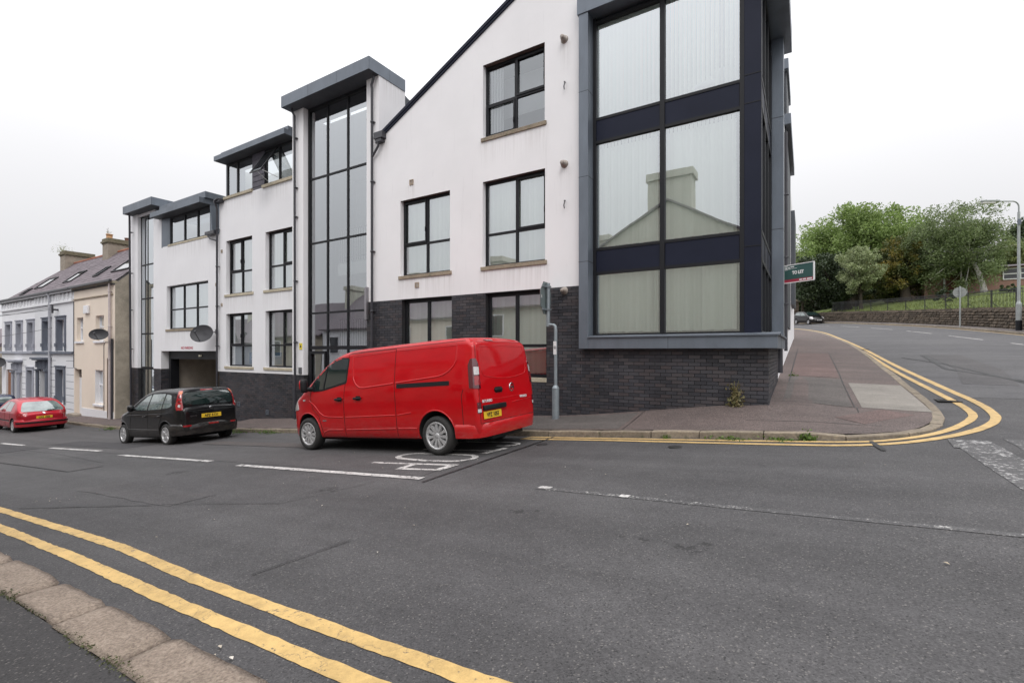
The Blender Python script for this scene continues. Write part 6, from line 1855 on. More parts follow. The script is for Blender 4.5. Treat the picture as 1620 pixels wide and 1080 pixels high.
M_LDRK = mat('lamp_dark', (.09, .004, .012), .06, coat=1.0, spec=.8)
M_LCLR = mat('lamp_clear', (.62, .60, .60), .12, (.45, .42, .42), coat=1.0, nscale=40)
M_LORG = mat('lamp_orange', (.65, .14, .02), .1, coat=1.0)
M_CHR = mat('chrome', (.6, .6, .62), .15, metal=1.0)
M_SLV = mat('silver_badge', (.75, .75, .77), .4)
M_PLY = mat('yellow_number_plate', (.78, .50, .03), .4)
M_PLW = mat('white_number_plate', (.72, .72, .72), .4)
M_PLT = mat('plate_black', (.01, .01, .01), .5)

def interp(tab, x):
    if x <= tab[0][0]: return tab[0][1]
    for i in range(len(tab)-1):
        (x0, y0), (x1, y1) = tab[i], tab[i+1]
        if x <= x1:
            m0 = (y1-y0)/(x1-x0) if i == 0 else (y1-tab[i-1][1])/(x1-tab[i-1][0])
            m1 = (y1-y0)/(x1-x0) if i == len(tab)-2 else (tab[i+2][1]-y0)/(tab[i+2][0]-x0)
            s = (y1-y0)/(x1-x0)
            if s == 0: m0 = m1 = 0
            else:
                m0 = max(-3*abs(s), min(3*abs(s), m0)); m1 = max(-3*abs(s), min(3*abs(s), m1))
                if m0*s < 0: m0 = 0
                if m1*s < 0: m1 = 0
            h = x1-x0; t = (x-x0)/h
            return (2*t**3-3*t*t+1)*y0 + (t**3-2*t*t+t)*h*m0 + (-2*t**3+3*t*t)*y1 + (t**3-t*t)*h*m1
    return tab[-1][1]

class Car:
    def __init__(s, top, bot, plan, zw, zroof, T, rc=.14, rear_r=.07, front_r=.10, crown=.02, lean=None, wheels=(1.75, -1.75), wr=.343, wy=.86,
                 ww=.215, paint=None, arch=.42, tuck=.05):
        s.top, s.bot, s.plan, s.zw, s.zroof, s.T, s.rc = top, bot, plan, zw, zroof, T, rc
        s.rear_r, s.front_r, s.crown, s.lean, s.tuck = rear_r, front_r, crown, lean, tuck
        s.wheels, s.wr, s.wy, s.ww, s.paint, s.arch = wheels, wr, wy, ww, paint, arch
        xs = []
        a, b = top[0][0], top[-1][0]
        xs = sorted(set([round(a+(b-a)*(0.5-0.5*math.cos(math.pi*i/70)), 4) for i in range(71)]))
        rings = []
        def scaled(x, inset, dx):
            sec = s.section(x); w = max(p[0] for p in sec); z0 = sec[0][1]; z1 = sec[-1][1]; zc = (z0+z1)/2; hh = (z1-z0)/2
            return [(x+dx, p[0]*(1-inset/w), zc+(p[1]-zc)*(1-inset/hh)) for p in sec]
        def cap(x, r, sg):
            out = [scaled(x, r*(1-math.cos(R(90*k/5))), sg*r*math.sin(R(90*k/5))) for k in range(1, 6)]
            base = out[-1]; zc = (base[0][2]+base[-1][2])/2
            for f, dx in ((.8, .006), (.55, .012), (.3, .015), (.1, .016)):
                out.append([(q[0]+sg*dx, q[1]*f, zc+(q[2]-zc)*f) for q in base])
            return out
        rings += list(reversed(cap(a, rear_r, -1)))
        rings += [[(x, y, z) for (y, z) in s.section(x)] for x in xs]
        rings += cap(b, front_r, 1)
        if lean: rings = [[(q[0]+lean(*q), q[1], q[2]) for q in r] for r in rings]
        n = len(rings[0]); V = []; F = []; loop = []
        for r in rings:
            full = [(q[0], q[1], q[2]) for q in r] + [(q[0], -q[1], q[2]) for q in r[-2:0:-1]]
            loop.append(len(full)); V += full
        m = loop[0]
        for i in range(len(rings)-1):
            for j in range(m):
                F.append((i*m+j, i*m+(j+1) % m, (i+1)*m+(j+1) % m, (i+1)*m+j))
        F.append(tuple(range(m-1, -1, -1))); F.append(tuple((len(rings)-1)*m+j for j in range(m)))
        s.V, s.F = V, F
        s.bvh = BVHTree.FromPolygons([Vector(v) for v in V], F)
    def section(s, x):
        w = interp(s.plan, x); zb = interp(s.bot, x); zt = interp(s.top, x)
        def inset(z):
            t = max(0, min(1.2, (z-s.zw)/(s.zroof-s.zw)))
            l = max(0, min(1, (zb+.28-z)/.28))
            return s.T*t**1.35 + s.tuck*l*l + .012*max(0, min(1, (s.zw-z)/.6))
        r = min(s.rc, (zt-zb)*.42)
        pts = [(0, zb), (w*.5, zb), (w-.10-s.tuck, zb), (w-.03-s.tuck, zb+.01)]
        z0, z1 = zb+.045, zt-r; N = 17
        for k in range(N+1):
            z = z0+(z1-z0)*k/N; pts.append((w-inset(z), z))
        y1 = w-inset(z1)
        for k in range(1, 7):
            a = R(90*k/6); pts.append((y1-r*1.15*(1-math.cos(a)), z1+r*math.sin(a)))
        ye = pts[-1][0]
        for k in range(1, 7):
            y = ye*(1-k/6); pts.append((y, zt+s.crown*(1-(y/ye)**2)))
        return pts
    def hit(s, o, d):
        h = s.bvh.ray_cast(Vector(o), Vector(d))
        if h[0] is None:
            h = s.bvh.find_nearest(Vector(o)+Vector(d)*2)
        n = h[1]
        if n.dot(Vector(d)) > 0: n = -n
        return h[0], n
    def view(s, view):
        """returns (func (u,v)->origin, direction)"""
        if view == 'L': return (lambda u, v: (u, 3, v)), (0, -1, 0)
        if view == 'R': return (lambda u, v: (u, -3, v)), (0, 1, 0)
        if view == 'B': return (lambda u, v: (-5, u, v)), (1, 0, 0)
        if view == 'F': return (lambda u, v: (5, u, v)), (-1, 0, 0)
        if view == 'T': return (lambda u, v: (u, v, 4)), (0, 0, -1)
        ang, cx, cy = view       # diagonal view: looking along the direction at angle ang
        d = Vector((math.cos(R(ang)), math.sin(R(ang)), 0)); t = Vector((-d.y, d.x, 0))
        return (lambda u, v: (cx - d.x*3 + t.x*u, cy - d.y*3 + t.y*u, v)), d
    def patch(s, name, m, poly, view, off=.004, parent=None, sp_=.07, skirt=.012, smooth=True, label=None):
        f, d = s.view(view)
        bm = bmesh.new()
        face = bm.faces.new([bm.verts.new((p[0], p[1], 0)) for p in poly])
        bmesh.ops.triangulate(bm, faces=[face])
        us = [p[0] for p in poly]; vs = [p[1] for p in poly]
        for ax, lo, hi in ((0, min(us), max(us)), (1, min(vs), max(vs))):
            k = max(1, int((hi-lo)/sp_))
            for i in range(1, k+1):
                c = lo+(hi-lo)*i/(k+1); co = (c, 0, 0) if ax == 0 else (0, c, 0); no = (1, 0, 0) if ax == 0 else (0, 1, 0)
                bmesh.ops.bisect_plane(bm, geom=bm.verts[:]+bm.edges[:]+bm.faces[:], plane_co=co, plane_no=no)
        be = [e for e in bm.edges if e.is_boundary]
        nor = {}
        for v in bm.verts:
            p, n = s.hit(f(v.co.x, v.co.y), d)
            v.co = p + n*off; nor[v] = n
        if skirt:
            r = bmesh.ops.extrude_edge_only(bm, edges=be)
            for v in [g for g in r['geom'] if isinstance(g, bmesh.types.BMVert)]:
                p = s.bvh.find_nearest(v.co); n = p[1]
                if n.dot(v.co-p[0]) < 0: n = -n
                v.co = v.co - n*(off+.006)
        me = bpy.data.meshes.new(name); bm.to_mesh(me); bm.free(); me.materials.append(m)
        if smooth: me.polygons.foreach_set('use_smooth', [True]*len(me.polygons))
        o = bpy.data.objects.new(name, me); COL.objects.link(o); o.parent = parent or s.root
        if label: o['label'] = label
        if smooth and skirt:
            md = o.modifiers.new('split', 'EDGE_SPLIT'); md.split_angle = R(35)
        return o
    def line(s, name, m, pts, view, r=.004, off=0.0, parent=None, close=False, mb=None, n=5):
        f, d = s.view(view); P = []
        if close: pts = list(pts)+[pts[0]]
        for a, b in zip(pts[:-1], pts[1:]):
            L = math.hypot(b[0]-a[0], b[1]-a[1]); k = max(1, int(L/.05))
            for i in range(k): P.append((a[0]+(b[0]-a[0])*i/k, a[1]+(b[1]-a[1])*i/k))
        P.append(pts[-1])
        Q = []
        for p in P:
            h, nn = s.hit(f(*p), d); Q.append(h+nn*off)
        own = mb is None
        if own: mb = MB()
        mb.tube(Q, r, n)
        return mb.build(name, m, parent or s.root, world=False) if own else None
    def make(s, name, loc, yaw, label, cat, group=None):
        up = Vector((-.082, 0, 1)).normalized() if loc[0] > -25 else Vector((-.03, 0, 1)).normalized()
        if loc[1] > 30: up = Vector((.02, -.078, 1)).normalized()
        fw = Vector((math.cos(yaw), math.sin(yaw), 0)); fw = (fw-up*fw.dot(up)).normalized(); lf = up.cross(fw)
        M = Matrix((fw, lf, up)).transposed()
        s.root = empty(name, loc, 0, label, cat, group); s.root.rotation_euler = M.to_euler()
        # body with wheel arches cut out
        me = bpy.data.meshes.new('body'); me.from_pydata(s.V, [], s.F)
        me.materials.append(s.paint); me.materials.append(M_UND)
        bm = bmesh.new(); bm.from_mesh(me); bmesh.ops.recalc_face_normals(bm, faces=bm.faces)
        for f in bm.faces:
            f.smooth = True
            if f.normal.z < -.75 and f.calc_center_median().z < .6: f.material_index = 1
        bm.to_mesh(me); bm.free()
        o = bpy.data.objects.new('body', me); COL.objects.link(o); o.parent = s.root
        c = MB()
        for x in s.wheels:
            for sg in (-1, 1):
                y0, y1 = sg*(s.wy-.30), sg*(s.wy+.5)
                prof = [(0, y0), (s.arch, y0), (s.arch, y1), (0, y1)]
                vs = []; n = 40
                for yy in (y0, y1):
                    for k in range(n): vs.append((x+s.arch*math.cos(2*math.pi*k/n), yy, s.wr+.02+s.arch*math.sin(2*math.pi*k/n)))
                c.add(vs, [tuple(range(n)), tuple(range(2*n-1, n-1, -1))] + [(k, (k+1) % n, n+(k+1) % n, n+k) for k in range(n)])
        cut = c.build('cutter', M_UND, None, world=False)
        cut.matrix_world = Matrix.Translation(s.root.location) @ M.to_4x4()
        bo = o.modifiers.new('arches', 'BOOLEAN'); bo.operation = 'DIFFERENCE'; bo.solver = 'EXACT'; bo.object = cut
        try: bo.material_mode = 'TRANSFER'
        except Exception: pass
        bpy.context.view_layer.update()
        dg = bpy.context.evaluated_depsgraph_get()
        nm = bpy.data.meshes.new_from_object(o.evaluated_get(dg))
        o.modifiers.clear()
        if len(nm.polygons) > 500: o.data = nm; nm.name = 'body'
        bpy.data.objects.remove(cut)
        es = o.modifiers.new('split', 'EDGE_SPLIT'); es.split_angle = R(42)
        s.body = o
        for x in s.wheels:
            for sg in (-1, 1):
                w = s.wheel(x, sg)
        fl = MB(); fl.box(s.wheels[1]-.3, s.wheels[0]+.3, -.55, .55, .17, .3); fl.build('underbody', M_UND, s.root, world=False)
        return s.root
    spokes = 10; rimstyle = 'cover'; rim_r = .6
    def wheel(s, x, sg):
        if not hasattr(s, 'wmesh'):
            r, w = s.wr, s.ww; ri = r*s.rim_r*1.06
            t = MB()
            t.lathe([(ri, -w*.42), (ri+.01, -w*.5), (r*.86, -w*.5), (r*.965, -w*.42), (r, -w*.25), (r, w*.25), (r*.965, w*.42), (r*.86, w*.5), (ri+.012, w*.5), (ri, w*.42), (ri-.01, w*.2), (0, w*.2), (0, -w*.2), (ri, -w*.42)], (0, 0, 0), axis='y', n=44)
            tyre = t.build('tyre', M_RUB, None, world=False)
            m = MB(); o_ = w*.5
            m.lathe([(ri-.006, o_*.55), (ri+.008, o_*.93), (ri-.012, o_*1.0), (ri-.03, o_*.88), (ri-.035, o_*.5)], (0, 0, 0), axis='y', n=44)
            m.lathe([(0, o_*.9), (ri*.16, o_*.9), (ri*.2, o_*.82), (ri*.24, o_*.72), (ri*.24, o_*.45)], (0, 0, 0), axis='y', n=24)
            n = s.spokes
            for k in range(n):
                a = 2*math.pi*k/n; d = Vector((math.cos(a), 0, math.sin(a))); q = Vector((-d.z, 0, d.x))
                w0, w1 = ri*.085*10/n*1.35, ri*.125*10/n*1.5
                y = Vector((0, 1, 0))
                vs = []
                for (rr, ww_, h0, h1) in ((ri*.2, w0, .45, .80), (ri*.6, (w0+w1)/2, .5, .86), (ri*.96, w1, .55, .90)):
                    for sx_, hh in ((-1, h0), (-.7, h1), (.7, h1), (1, h0)): vs.append(d*rr + q*ww_*sx_ + y*o_*hh)
                m.add(vs, [(0, 1, 5, 4), (1, 2, 6, 5), (2, 3, 7, 6), (4, 5, 9, 8), (5, 6, 10, 9), (6, 7, 11, 10)])
            rim = m.build('rim', M_WHL, None, world=False)
            s.wmesh = (tyre.data, rim.data)
            bpy.data.objects.remove(tyre); bpy.data.objects.remove(rim)
        w = bpy.data.objects.new('wheel', None); COL.objects.link(w); w.parent = s.root
        w.location = (x, sg*s.wy, s.wr); w.rotation_euler = (0, (x*7) % 1, 0 if sg > 0 else math.pi)
        mesh_of(s.wmesh[0], 'tyre', w); mesh_of(s.wmesh[1], 'rim', w)
        return w
    def box(s, name, m, x0, x1, y0, y1, z0, z1, bevel=.01, parent=None, label=None):
        b = MB(); b.box(x0, x1, y0, y1, z0, z1)
        o = b.build(name, m, parent or s.root, world=False, bevel=bevel, label=label)
        o.data.polygons.foreach_set('use_smooth', [True]*len(o.data.polygons))
        return o
    def sweep(s, name, m, path, sec, parent=None, closed=False):
        """path: [(x,y)], sec: [(out,z)]"""
        P = [Vector((p[0], p[1], 0)) for p in path]; N = normals2(P); vs = []; k = len(sec)
        for p, n in zip(P, N):
            for (o, z) in sec: vs.append((p.x+n.x*o, p.y+n.y*o, z))
        fs = [(i*k+j, i*k+(j+1) % k, (i+1)*k+(j+1) % k, (i+1)*k+j) for i in range(len(P)-1) for j in range(k)]
        fs += [tuple(range(k)), tuple((len(P)-1)*k+j for j in range(k-1, -1, -1))]
        mb = MB(); mb.add(vs, fs, 0, True); o = mb.build(name, m, parent or s.root, world=False)
        md = o.modifiers.new('split', 'EDGE_SPLIT'); md.split_angle = R(40)
        return o
    def plate(s, m, y0, y1, z0, z1, x, txt, ny=-1, tilt=0.0):
        """rear (ny=-1) or front (ny=1) plate; y0>y1 reads left to right from behind"""
        b = MB(); b.box(-.006, .006, min(y0, y1), max(y0, y1), z0, z1)
        o = b.build('number_plate', m, s.root, world=False, bevel=.004); o.location = (x, 0, 0)
        bx = Vector((0, -1, 0)) if ny < 0 else Vector((0, 1, 0))
        mt = Matrix(((0, 0, -1 if ny < 0 else 1, 0), (bx.y, 0, 0, 0), (0, 1, 0, 0), (0, 0, 0, 1)))
        tm = text_mesh('plate_lettering', txt, .098, M_PLT, Matrix.Translation((-.0075 if ny < 0 else .0075, (y0+y1)/2, (z0+z1)/2-.004)) @ mt, o, .0006, world=False, bold=.0038, sx=.92)
        return o
def rounded(poly, r=.05, n=4):
    out = []; m = len(poly)
    for i in range(m):
        p0, p1, p2 = Vector(poly[i-1]), Vector(poly[i]), Vector(poly[(i+1) % m])
        a = (p0-p1); b = (p2-p1); rr = min(r, a.length*.45, b.length*.45)
        a = p1 + a.normalized()*rr; b = p1 + b.normalized()*rr
        for k in range(n+1):
            t = k/n; q = a*(1-t)**2 + p1*2*t*(1-t) + b*t*t; out.append((q.x, q.y))
    return out
def rect(u0, u1, v0, v1): return [(u0, v0), (u1, v0), (u1, v1), (u0, v1)]
def arcpts(cx, cz, r, a0, a1, n=18): return [(cx+r*math.cos(R(a0+(a1-a0)*i/n)), cz+r*math.sin(R(a0+(a1-a0)*i/n))) for i in range(n+1)]

# ---------------- red panel van
van = Car(top=[(-2.56, 1.90), (-2.50, 1.945), (-2.35, 1.968), (-1.5, 1.985), (0, 1.985), (.5, 1.962), (.85, 1.885), (1.15, 1.745), (1.5, 1.50), (1.8, 1.285), (2.0, 1.17), (2.2, 1.075), (2.38, .95), (2.5, .80), (2.56, .66)],
          bot=[(-2.56, .31), (-2.2, .29), (-1.9, .27), (1.4, .25), (2.2, .22), (2.56, .24)],
          plan=[(-2.56, .95), (-2.4, .968), (-1.5, .980), (1.2, .980), (1.8, .965), (2.1, .92), (2.35, .83), (2.56, .66)],
          zw=1.12, zroof=1.97, T=.13, rc=.12, rear_r=.075, front_r=.10, wheels=(1.75, -1.75), wr=.336, wy=.865, ww=.215, paint=M_VRED, arch=.405,
          lean=lambda x, y, z: .075*max(0, z-.95)*sstep(-2.0, -2.65, x)*1.0)
van.spokes = 11; van.rim_r = .66
vx, vy = -7.085, 7.215
van.make('panel_van', (vx, vy, H(vx, vy)), math.pi, 'bright red panel van parked facing left over the STOP marking', 'van')
for sd_, sg in (('L', 1), ('R', -1)):
    win = rounded([(.50, 1.37), (.465, 1.81), (.72, 1.825), (1.02, 1.735), (1.30, 1.525), (1.50, 1.335), (1.47, 1.235), (1.2, 1.245)], .05)
    van.patch('window_surround', M_TRIM, rounded([(.47, 1.335), (.43, 1.835), (.74, 1.855), (1.05, 1.765), (1.34, 1.55), (1.56, 1.36), (1.53, 1.20), (1.2, 1.21)], .06), sd_, .002)
    van.patch('side_window', M_CGL, win, sd_, .005, sp_=.1)
    van.line('window_divider', M_TRIM, [(1.08, 1.70), (1.16, 1.25)], sd_, .016, .004)
    g = Lines()
    for pts in ([(.455, 1.90), (.45, 1.7), (.52, 1.3), (.58, .9), (.58, .29)], [(.58, .285), (1.25, .28), (1.30, .5), (1.36, .70)], [(-.83, 1.90), (-.83, .28)], [(-.83, 1.905), (.455, 1.905)], [(1.36, .7), (1.55, .85), (1.62, 1.1), (1.55, 1.3)], [(-2.34, .52), (-2.34, 1.0), (-2.38, 1.1)]):
        van.line('x', None, pts, sd_, .006, -.001, mb=g)
    g.build('door_seams', M_GAP, van.body, world=False)
    g = Lines()
    van.line('x', None, [(.33, 1.84), (.31, 1.6), (.30, 1.46), (.27, 1.38), (.20, 1.29), (.10, 1.235), (-.02, 1.228), (-.80, 1.275)], sd_, .017, -.006, mb=g, n=8)
    van.line('x', None, [(-.86, 1.28), (-1.85, 1.345), (-1.98, 1.37), (-2.10, 1.43), (-2.20, 1.52), (-2.24, 1.60), (-2.25, 1.84)], sd_, .017, -.006, mb=g, n=8)
    van.line('x', None, [(.33, 1.84), (-.80, 1.865)], sd_, .008, -.003, mb=g, n=8); van.line('x', None, [(-.86, 1.865), (-2.25, 1.85)], sd_, .008, -.003, mb=g, n=8)
    van.line('x', None, [(1.66, 1.02), (1.5, .93), (1.33, .77), (1.22, .71), (1.05, .685), (.62, .675)], sd_, .016, -.006, mb=g, n=8)
    van.line('x', None, [(.54, .675), (-.80, .70)], sd_, .014, -.006, mb=g, n=8); van.line('x', None, [(-.86, .70), (-1.2, .74)], sd_, .014, -.006, mb=g, n=8)
    van.line('x', None, [(1.30, .31), (1.22, .38), (1.08, .425), (.62, .43)], sd_, .016, -.006, mb=g, n=8)
    van.line('x', None, [(.54, .43), (-.80, .455)], sd_, .016, -.006, mb=g, n=8); van.line('x', None, [(-.86, .455), (-1.32, .46)], sd_, .016, -.006, mb=g, n=8)
    for cx_ in van.wheels: van.line('x', None, arcpts(cx_, van.wr+.02, van.arch+.012, -10, 190, 30), sd_, .014, -.004, mb=g, n=8)
    g.build('pressed_lines', M_VRED, van.body, world=False)
    van.patch('door_rail', M_TRIM, rounded(rect(-2.10, -.88, 1.185, 1.26), .012), sd_, .006)
    for cx_, z in ((.70, 1.03), (.15, 1.035)):
        hp_, hn = van.hit((cx_, sg*3, z), (0, -sg, 0))
        h = van.box('door_handle', M_TRIM, cx_-.11, cx_+.11, hp_.y+sg*.012, hp_.y+sg*.045, z-.02, z+.02, .012)
        van.patch('handle_recess', M_GAP, rounded(rect(cx_-.07, cx_+.07, z-.04, z+.045), .03), sd_, .001, parent=h, skirt=0)
    van.patch('side_repeater', M_LCLR, rounded(rect(1.80, 1.88, 1.02, 1.055), .01), sd_, .006)
    van.patch('side_badge', M_CHR, rect(1.13, 1.25, .60, .625), sd_, .003, skirt=0)
    van.line('roof_gutter', M_GAP, [(-2.4, 1.915), (.4, 1.925)], sd_, .005, 0)
    # rear lamps wrap round the corner
    ang = -45 if sg > 0 else 45
    vw = (ang, -2.55, sg*.88)
    k = 1 if sg > 0 else -1
    lamp = van.patch('tail_lamp', M_LDRK, rounded([(-.10, 1.10), (.085, 1.12), (.075, 1.50), (.03, 1.60), (-.05, 1.60), (-.09, 1.5)], .02), vw, .012, sp_=.03)
    a, b = (-.085, .00) if sg > 0 else (.00, .075)
    van.patch('reversing_lamp', M_LCLR, rounded(rect(a, b, 1.33, 1.46), .01), vw, .016, parent=lamp, sp_=.03)
    van.patch('brake_lamp', M_LRED, rounded(rect(a, b, 1.16, 1.31), .01), vw, .016, parent=lamp, sp_=.03)
    van.patch('tail_reflector', M_LDRK, rounded(rect(-.09, -.02, .70, .88) if sg > 0 else rect(.02, .09, .70, .88), .01), vw, .008, sp_=.03)
    van.patch('fog_lamp', M_LCLR, rounded(rect(-.085, -.025, .715, .77) if sg > 0 else rect(.025, .085, .715, .77), .008), vw, .012, sp_=.03)
    # door mirror
    m_ = MB(); m_.lathe([(0, -.14), (.06, -.135), (.078, -.11), (.082, -.04), (.082, .06), (.075, .12), (.05, .14), (0, .145)], (1.62, sg*1.10, 1.34), n=16)
    m_.v = [(1.62+(v[0]-1.62)*.75, v[1], v[2]) for v in m_.v]
    mir = m_.build('door_mirror', M_TRIM, van.root, world=False)
    m_ = MB(); m_.lathe([(0, -.10), (.05, -.095), (.07, -.06), (.075, .03), (.068, .09), (.04, .12), (0, .125)], (1.66, sg*1.105, 1.35), n=16)
    m_.v = [(1.66+(v[0]-1.66)*.7, v[1], v[2]) for v in m_.v]; m_.build('mirror_cover', M_VRED, mir, world=False)
    m_ = MB(); m_.tube([(1.55, sg*.93, 1.27), (1.60, sg*1.05, 1.27)], .045, 8); m_.build('mirror_arm', M_TRIM, mir, world=False)
    van.patch('mirror_triangle', M_TRIM, [(1.40, 1.22), (1.66, 1.22), (1.50, 1.40)], sd_, .008)
    # front lamp
    van.patch('headlamp', M_LCLR, rounded([(-.24, .84), (.12, .80), (.16, .90), (.0, 1.06), (-.16, 1.12)] if sg > 0 else [(.24, .84), (.16, 1.12), (0, 1.06), (-.16, .90), (-.12, .80)], .03), (180+45*sg if False else (225 if sg > 0 else 135), 2.25, sg*.75), .008, sp_=.05)
# windscreen, bonnet seam, grille
van.patch('windscreen', M_CGL, rounded([(1.02, -.70), (1.02, .70), (1.76, .80), (1.76, -.80)], .06), 'T', .004, sp_=.1)
van.patch('grille', M_TRIM, rounded(rect(-.55, .55, .62, .74), .03), 'F', .006, sp_=.08)
van.patch('front_bumper_intake', M_TRIM, rounded(rect(-.5, .5, .30, .46), .04), 'F', .006, sp_=.08)
# rear doors
g = Lines()
van.line('x', None, [(.80, 1.86), (.84, 1.6), (.87, .9), (.87, .53), (-.87, .53), (-.87, .9), (-.84, 1.6), (-.80, 1.86)], 'B', .005, -.001, mb=g)
van.line('x', None, [(-.86, 1.885), (.86, 1.885)], 'B', .004, -.001, mb=g)
g.build('rear_door_seams', M_GAP, van.body, world=False)
g = MB()
_h = [(.70, 1.80), (.735, 1.5), (.73, 1.38), (.68, 1.315), (.58, 1.29), (.3, 1.255)]
van.line('x', None, _h + [(0, 1.24)] + [(-a, b) for a, b in _h[::-1]], 'B', .010, -.004, mb=g, n=8)
van.line('x', None, [(.70, 1.80), (0, 1.815), (-.70, 1.80)], 'B', .008, -.004, mb=g, n=8)
van.line('x', None, [(-.10, .80), (-.82, .83)], 'B', .010, -.004, mb=g, n=8); van.line('x', None, [(.90, .93), (.3, .90), (-.82, .915)], 'B', .008, -.005, mb=g, n=8)
g.build('rear_pressed_lines', M_VRED, van.body, world=False)
xr = van.hit((-5, .3, .76), (1, 0, 0))[0].x
van.box('plate_lamp_bar', M_TRIM, xr-.035, xr+.02, .13, .80, .735, .82, .012)
van.plate(M_PLY, .80, .28, .595, .715, van.hit((-5, .5, .65), (1, 0, 0))[0].x-.008, 'VFZ 1055')
xh = van.hit((-5, .35, 1.05), (1, 0, 0))[0].x
hh = van.box('rear_handle', M_TRIM, xh-.04, xh+.01, .22, .44, 1.03, 1.075, .012); van.patch('handle_recess', M_GAP, rounded(rect(.19, .42, 1.0, 1.10), .03), 'B', .001, parent=hh, skirt=0)
van.patch('third_brake_lamp', M_LDRK, rounded(rect(.22, .44, 1.90, 1.925), .008), 'B', .01)
xb = van.hit((-5, -.1, 1.06), (1, 0, 0))[0].x
b_ = MB(); b_.lathe([(.062, -.012), (.072, -.014), (.08, -.008), (.08, 0), (.06, 0), (.062, -.012)], (xb, -.12, 1.07), axis='x', n=28)
b_.prism([(xb-.012, -.18, 1.065), (xb-.012, -.10, 1.105), (xb-.012, -.12, 1.08), (xb-.012, -.06, 1.06), (xb-.012, -.13, 1.055)], (.008, 0, 0)); b_.build('round_emblem', M_CHR, van.root, world=False)
mt = Matrix(((0, 0, -1, 0), (-1, 0, 0, 0), (0, 1, 0, 0), (0, 0, 0, 1)))
for txt, y, z, sz in (('BiTURBO', .67, .885, .062), ('VIVARO', -.50, .875, .062)):
    xx = van.hit((-5, y, z), (1, 0, 0))[0].x - .006
    text_mesh('badge_lettering', txt, sz, M_SLV, Matrix.Translation((xx, y, z)) @ mt, van.root, .002, world=False, bold=.0012, sx=1.15)
# rear bumper
def halfpath(pts): return pts + [(x, -y) for x, y in pts[::-1] if True]
bpth = [(-2.175, .962), (-2.3, .962), (-2.44, .950), (-2.54, .915), (-2.60, .86), (-2.635, .76), (-2.655, .5), (-2.66, .2)]
van.sweep('rear_bumper', M_VRED, halfpath(bpth), [(.04, .29), (-.012, .30), (-.022, .36), (-.030, .46), (-.022, .50), (-.0, .525), (.05, .53), (.05, .29)])
for s_ in (1,):
    van.box('tow_step', M_TRIM, -2.60, -2.3, -.5, .5, .22, .30, .02)
ae = MB(); ae.tube([(1.05, 0, 1.84), (.85, 0, 2.15)], .006, 5); ae.build('aerial', M_TRIM, van.root, world=False)

# ---------------- black small MPV
note = Car(top=[(-1.95, 1.02), (-1.93, 1.2), (-1.88, 1.36), (-1.80, 1.47), (-1.65, 1.505), (-1.0, 1.55), (-.5, 1.545), (-.1, 1.495), (.22, 1.385), (.55, 1.215), (.85, 1.075), (1.15, .99), (1.5, .91), (1.72, .82), (1.86, .66)],
           bot=[(-1.95, .30), (-1.5, .24), (0, .21), (1.5, .20), (1.86, .24)],
           plan=[(-1.95, .72), (-1.85, .79), (-1.6, .83), (-1, .845), (.9, .845), (1.3, .825), (1.6, .75), (1.86, .5)],
           zw=.95, zroof=1.53, T=.17, rc=.12, rear_r=.09, front_r=.10, wheels=(1.30, -1.30), wr=.30, wy=.745, ww=.19, paint=M_BLK, arch=.352, crown=.03)
note.spokes = 5; note.rim_r = .66
nx, ny_ = -16.2, 6.93
note.make('hatchback_car', (nx, ny_, H(nx, ny_)-.03), math.pi+R(1), 'black tall hatchback with vertical red tail lamps parked below the garage entry', 'car', 'cars parked along the street')
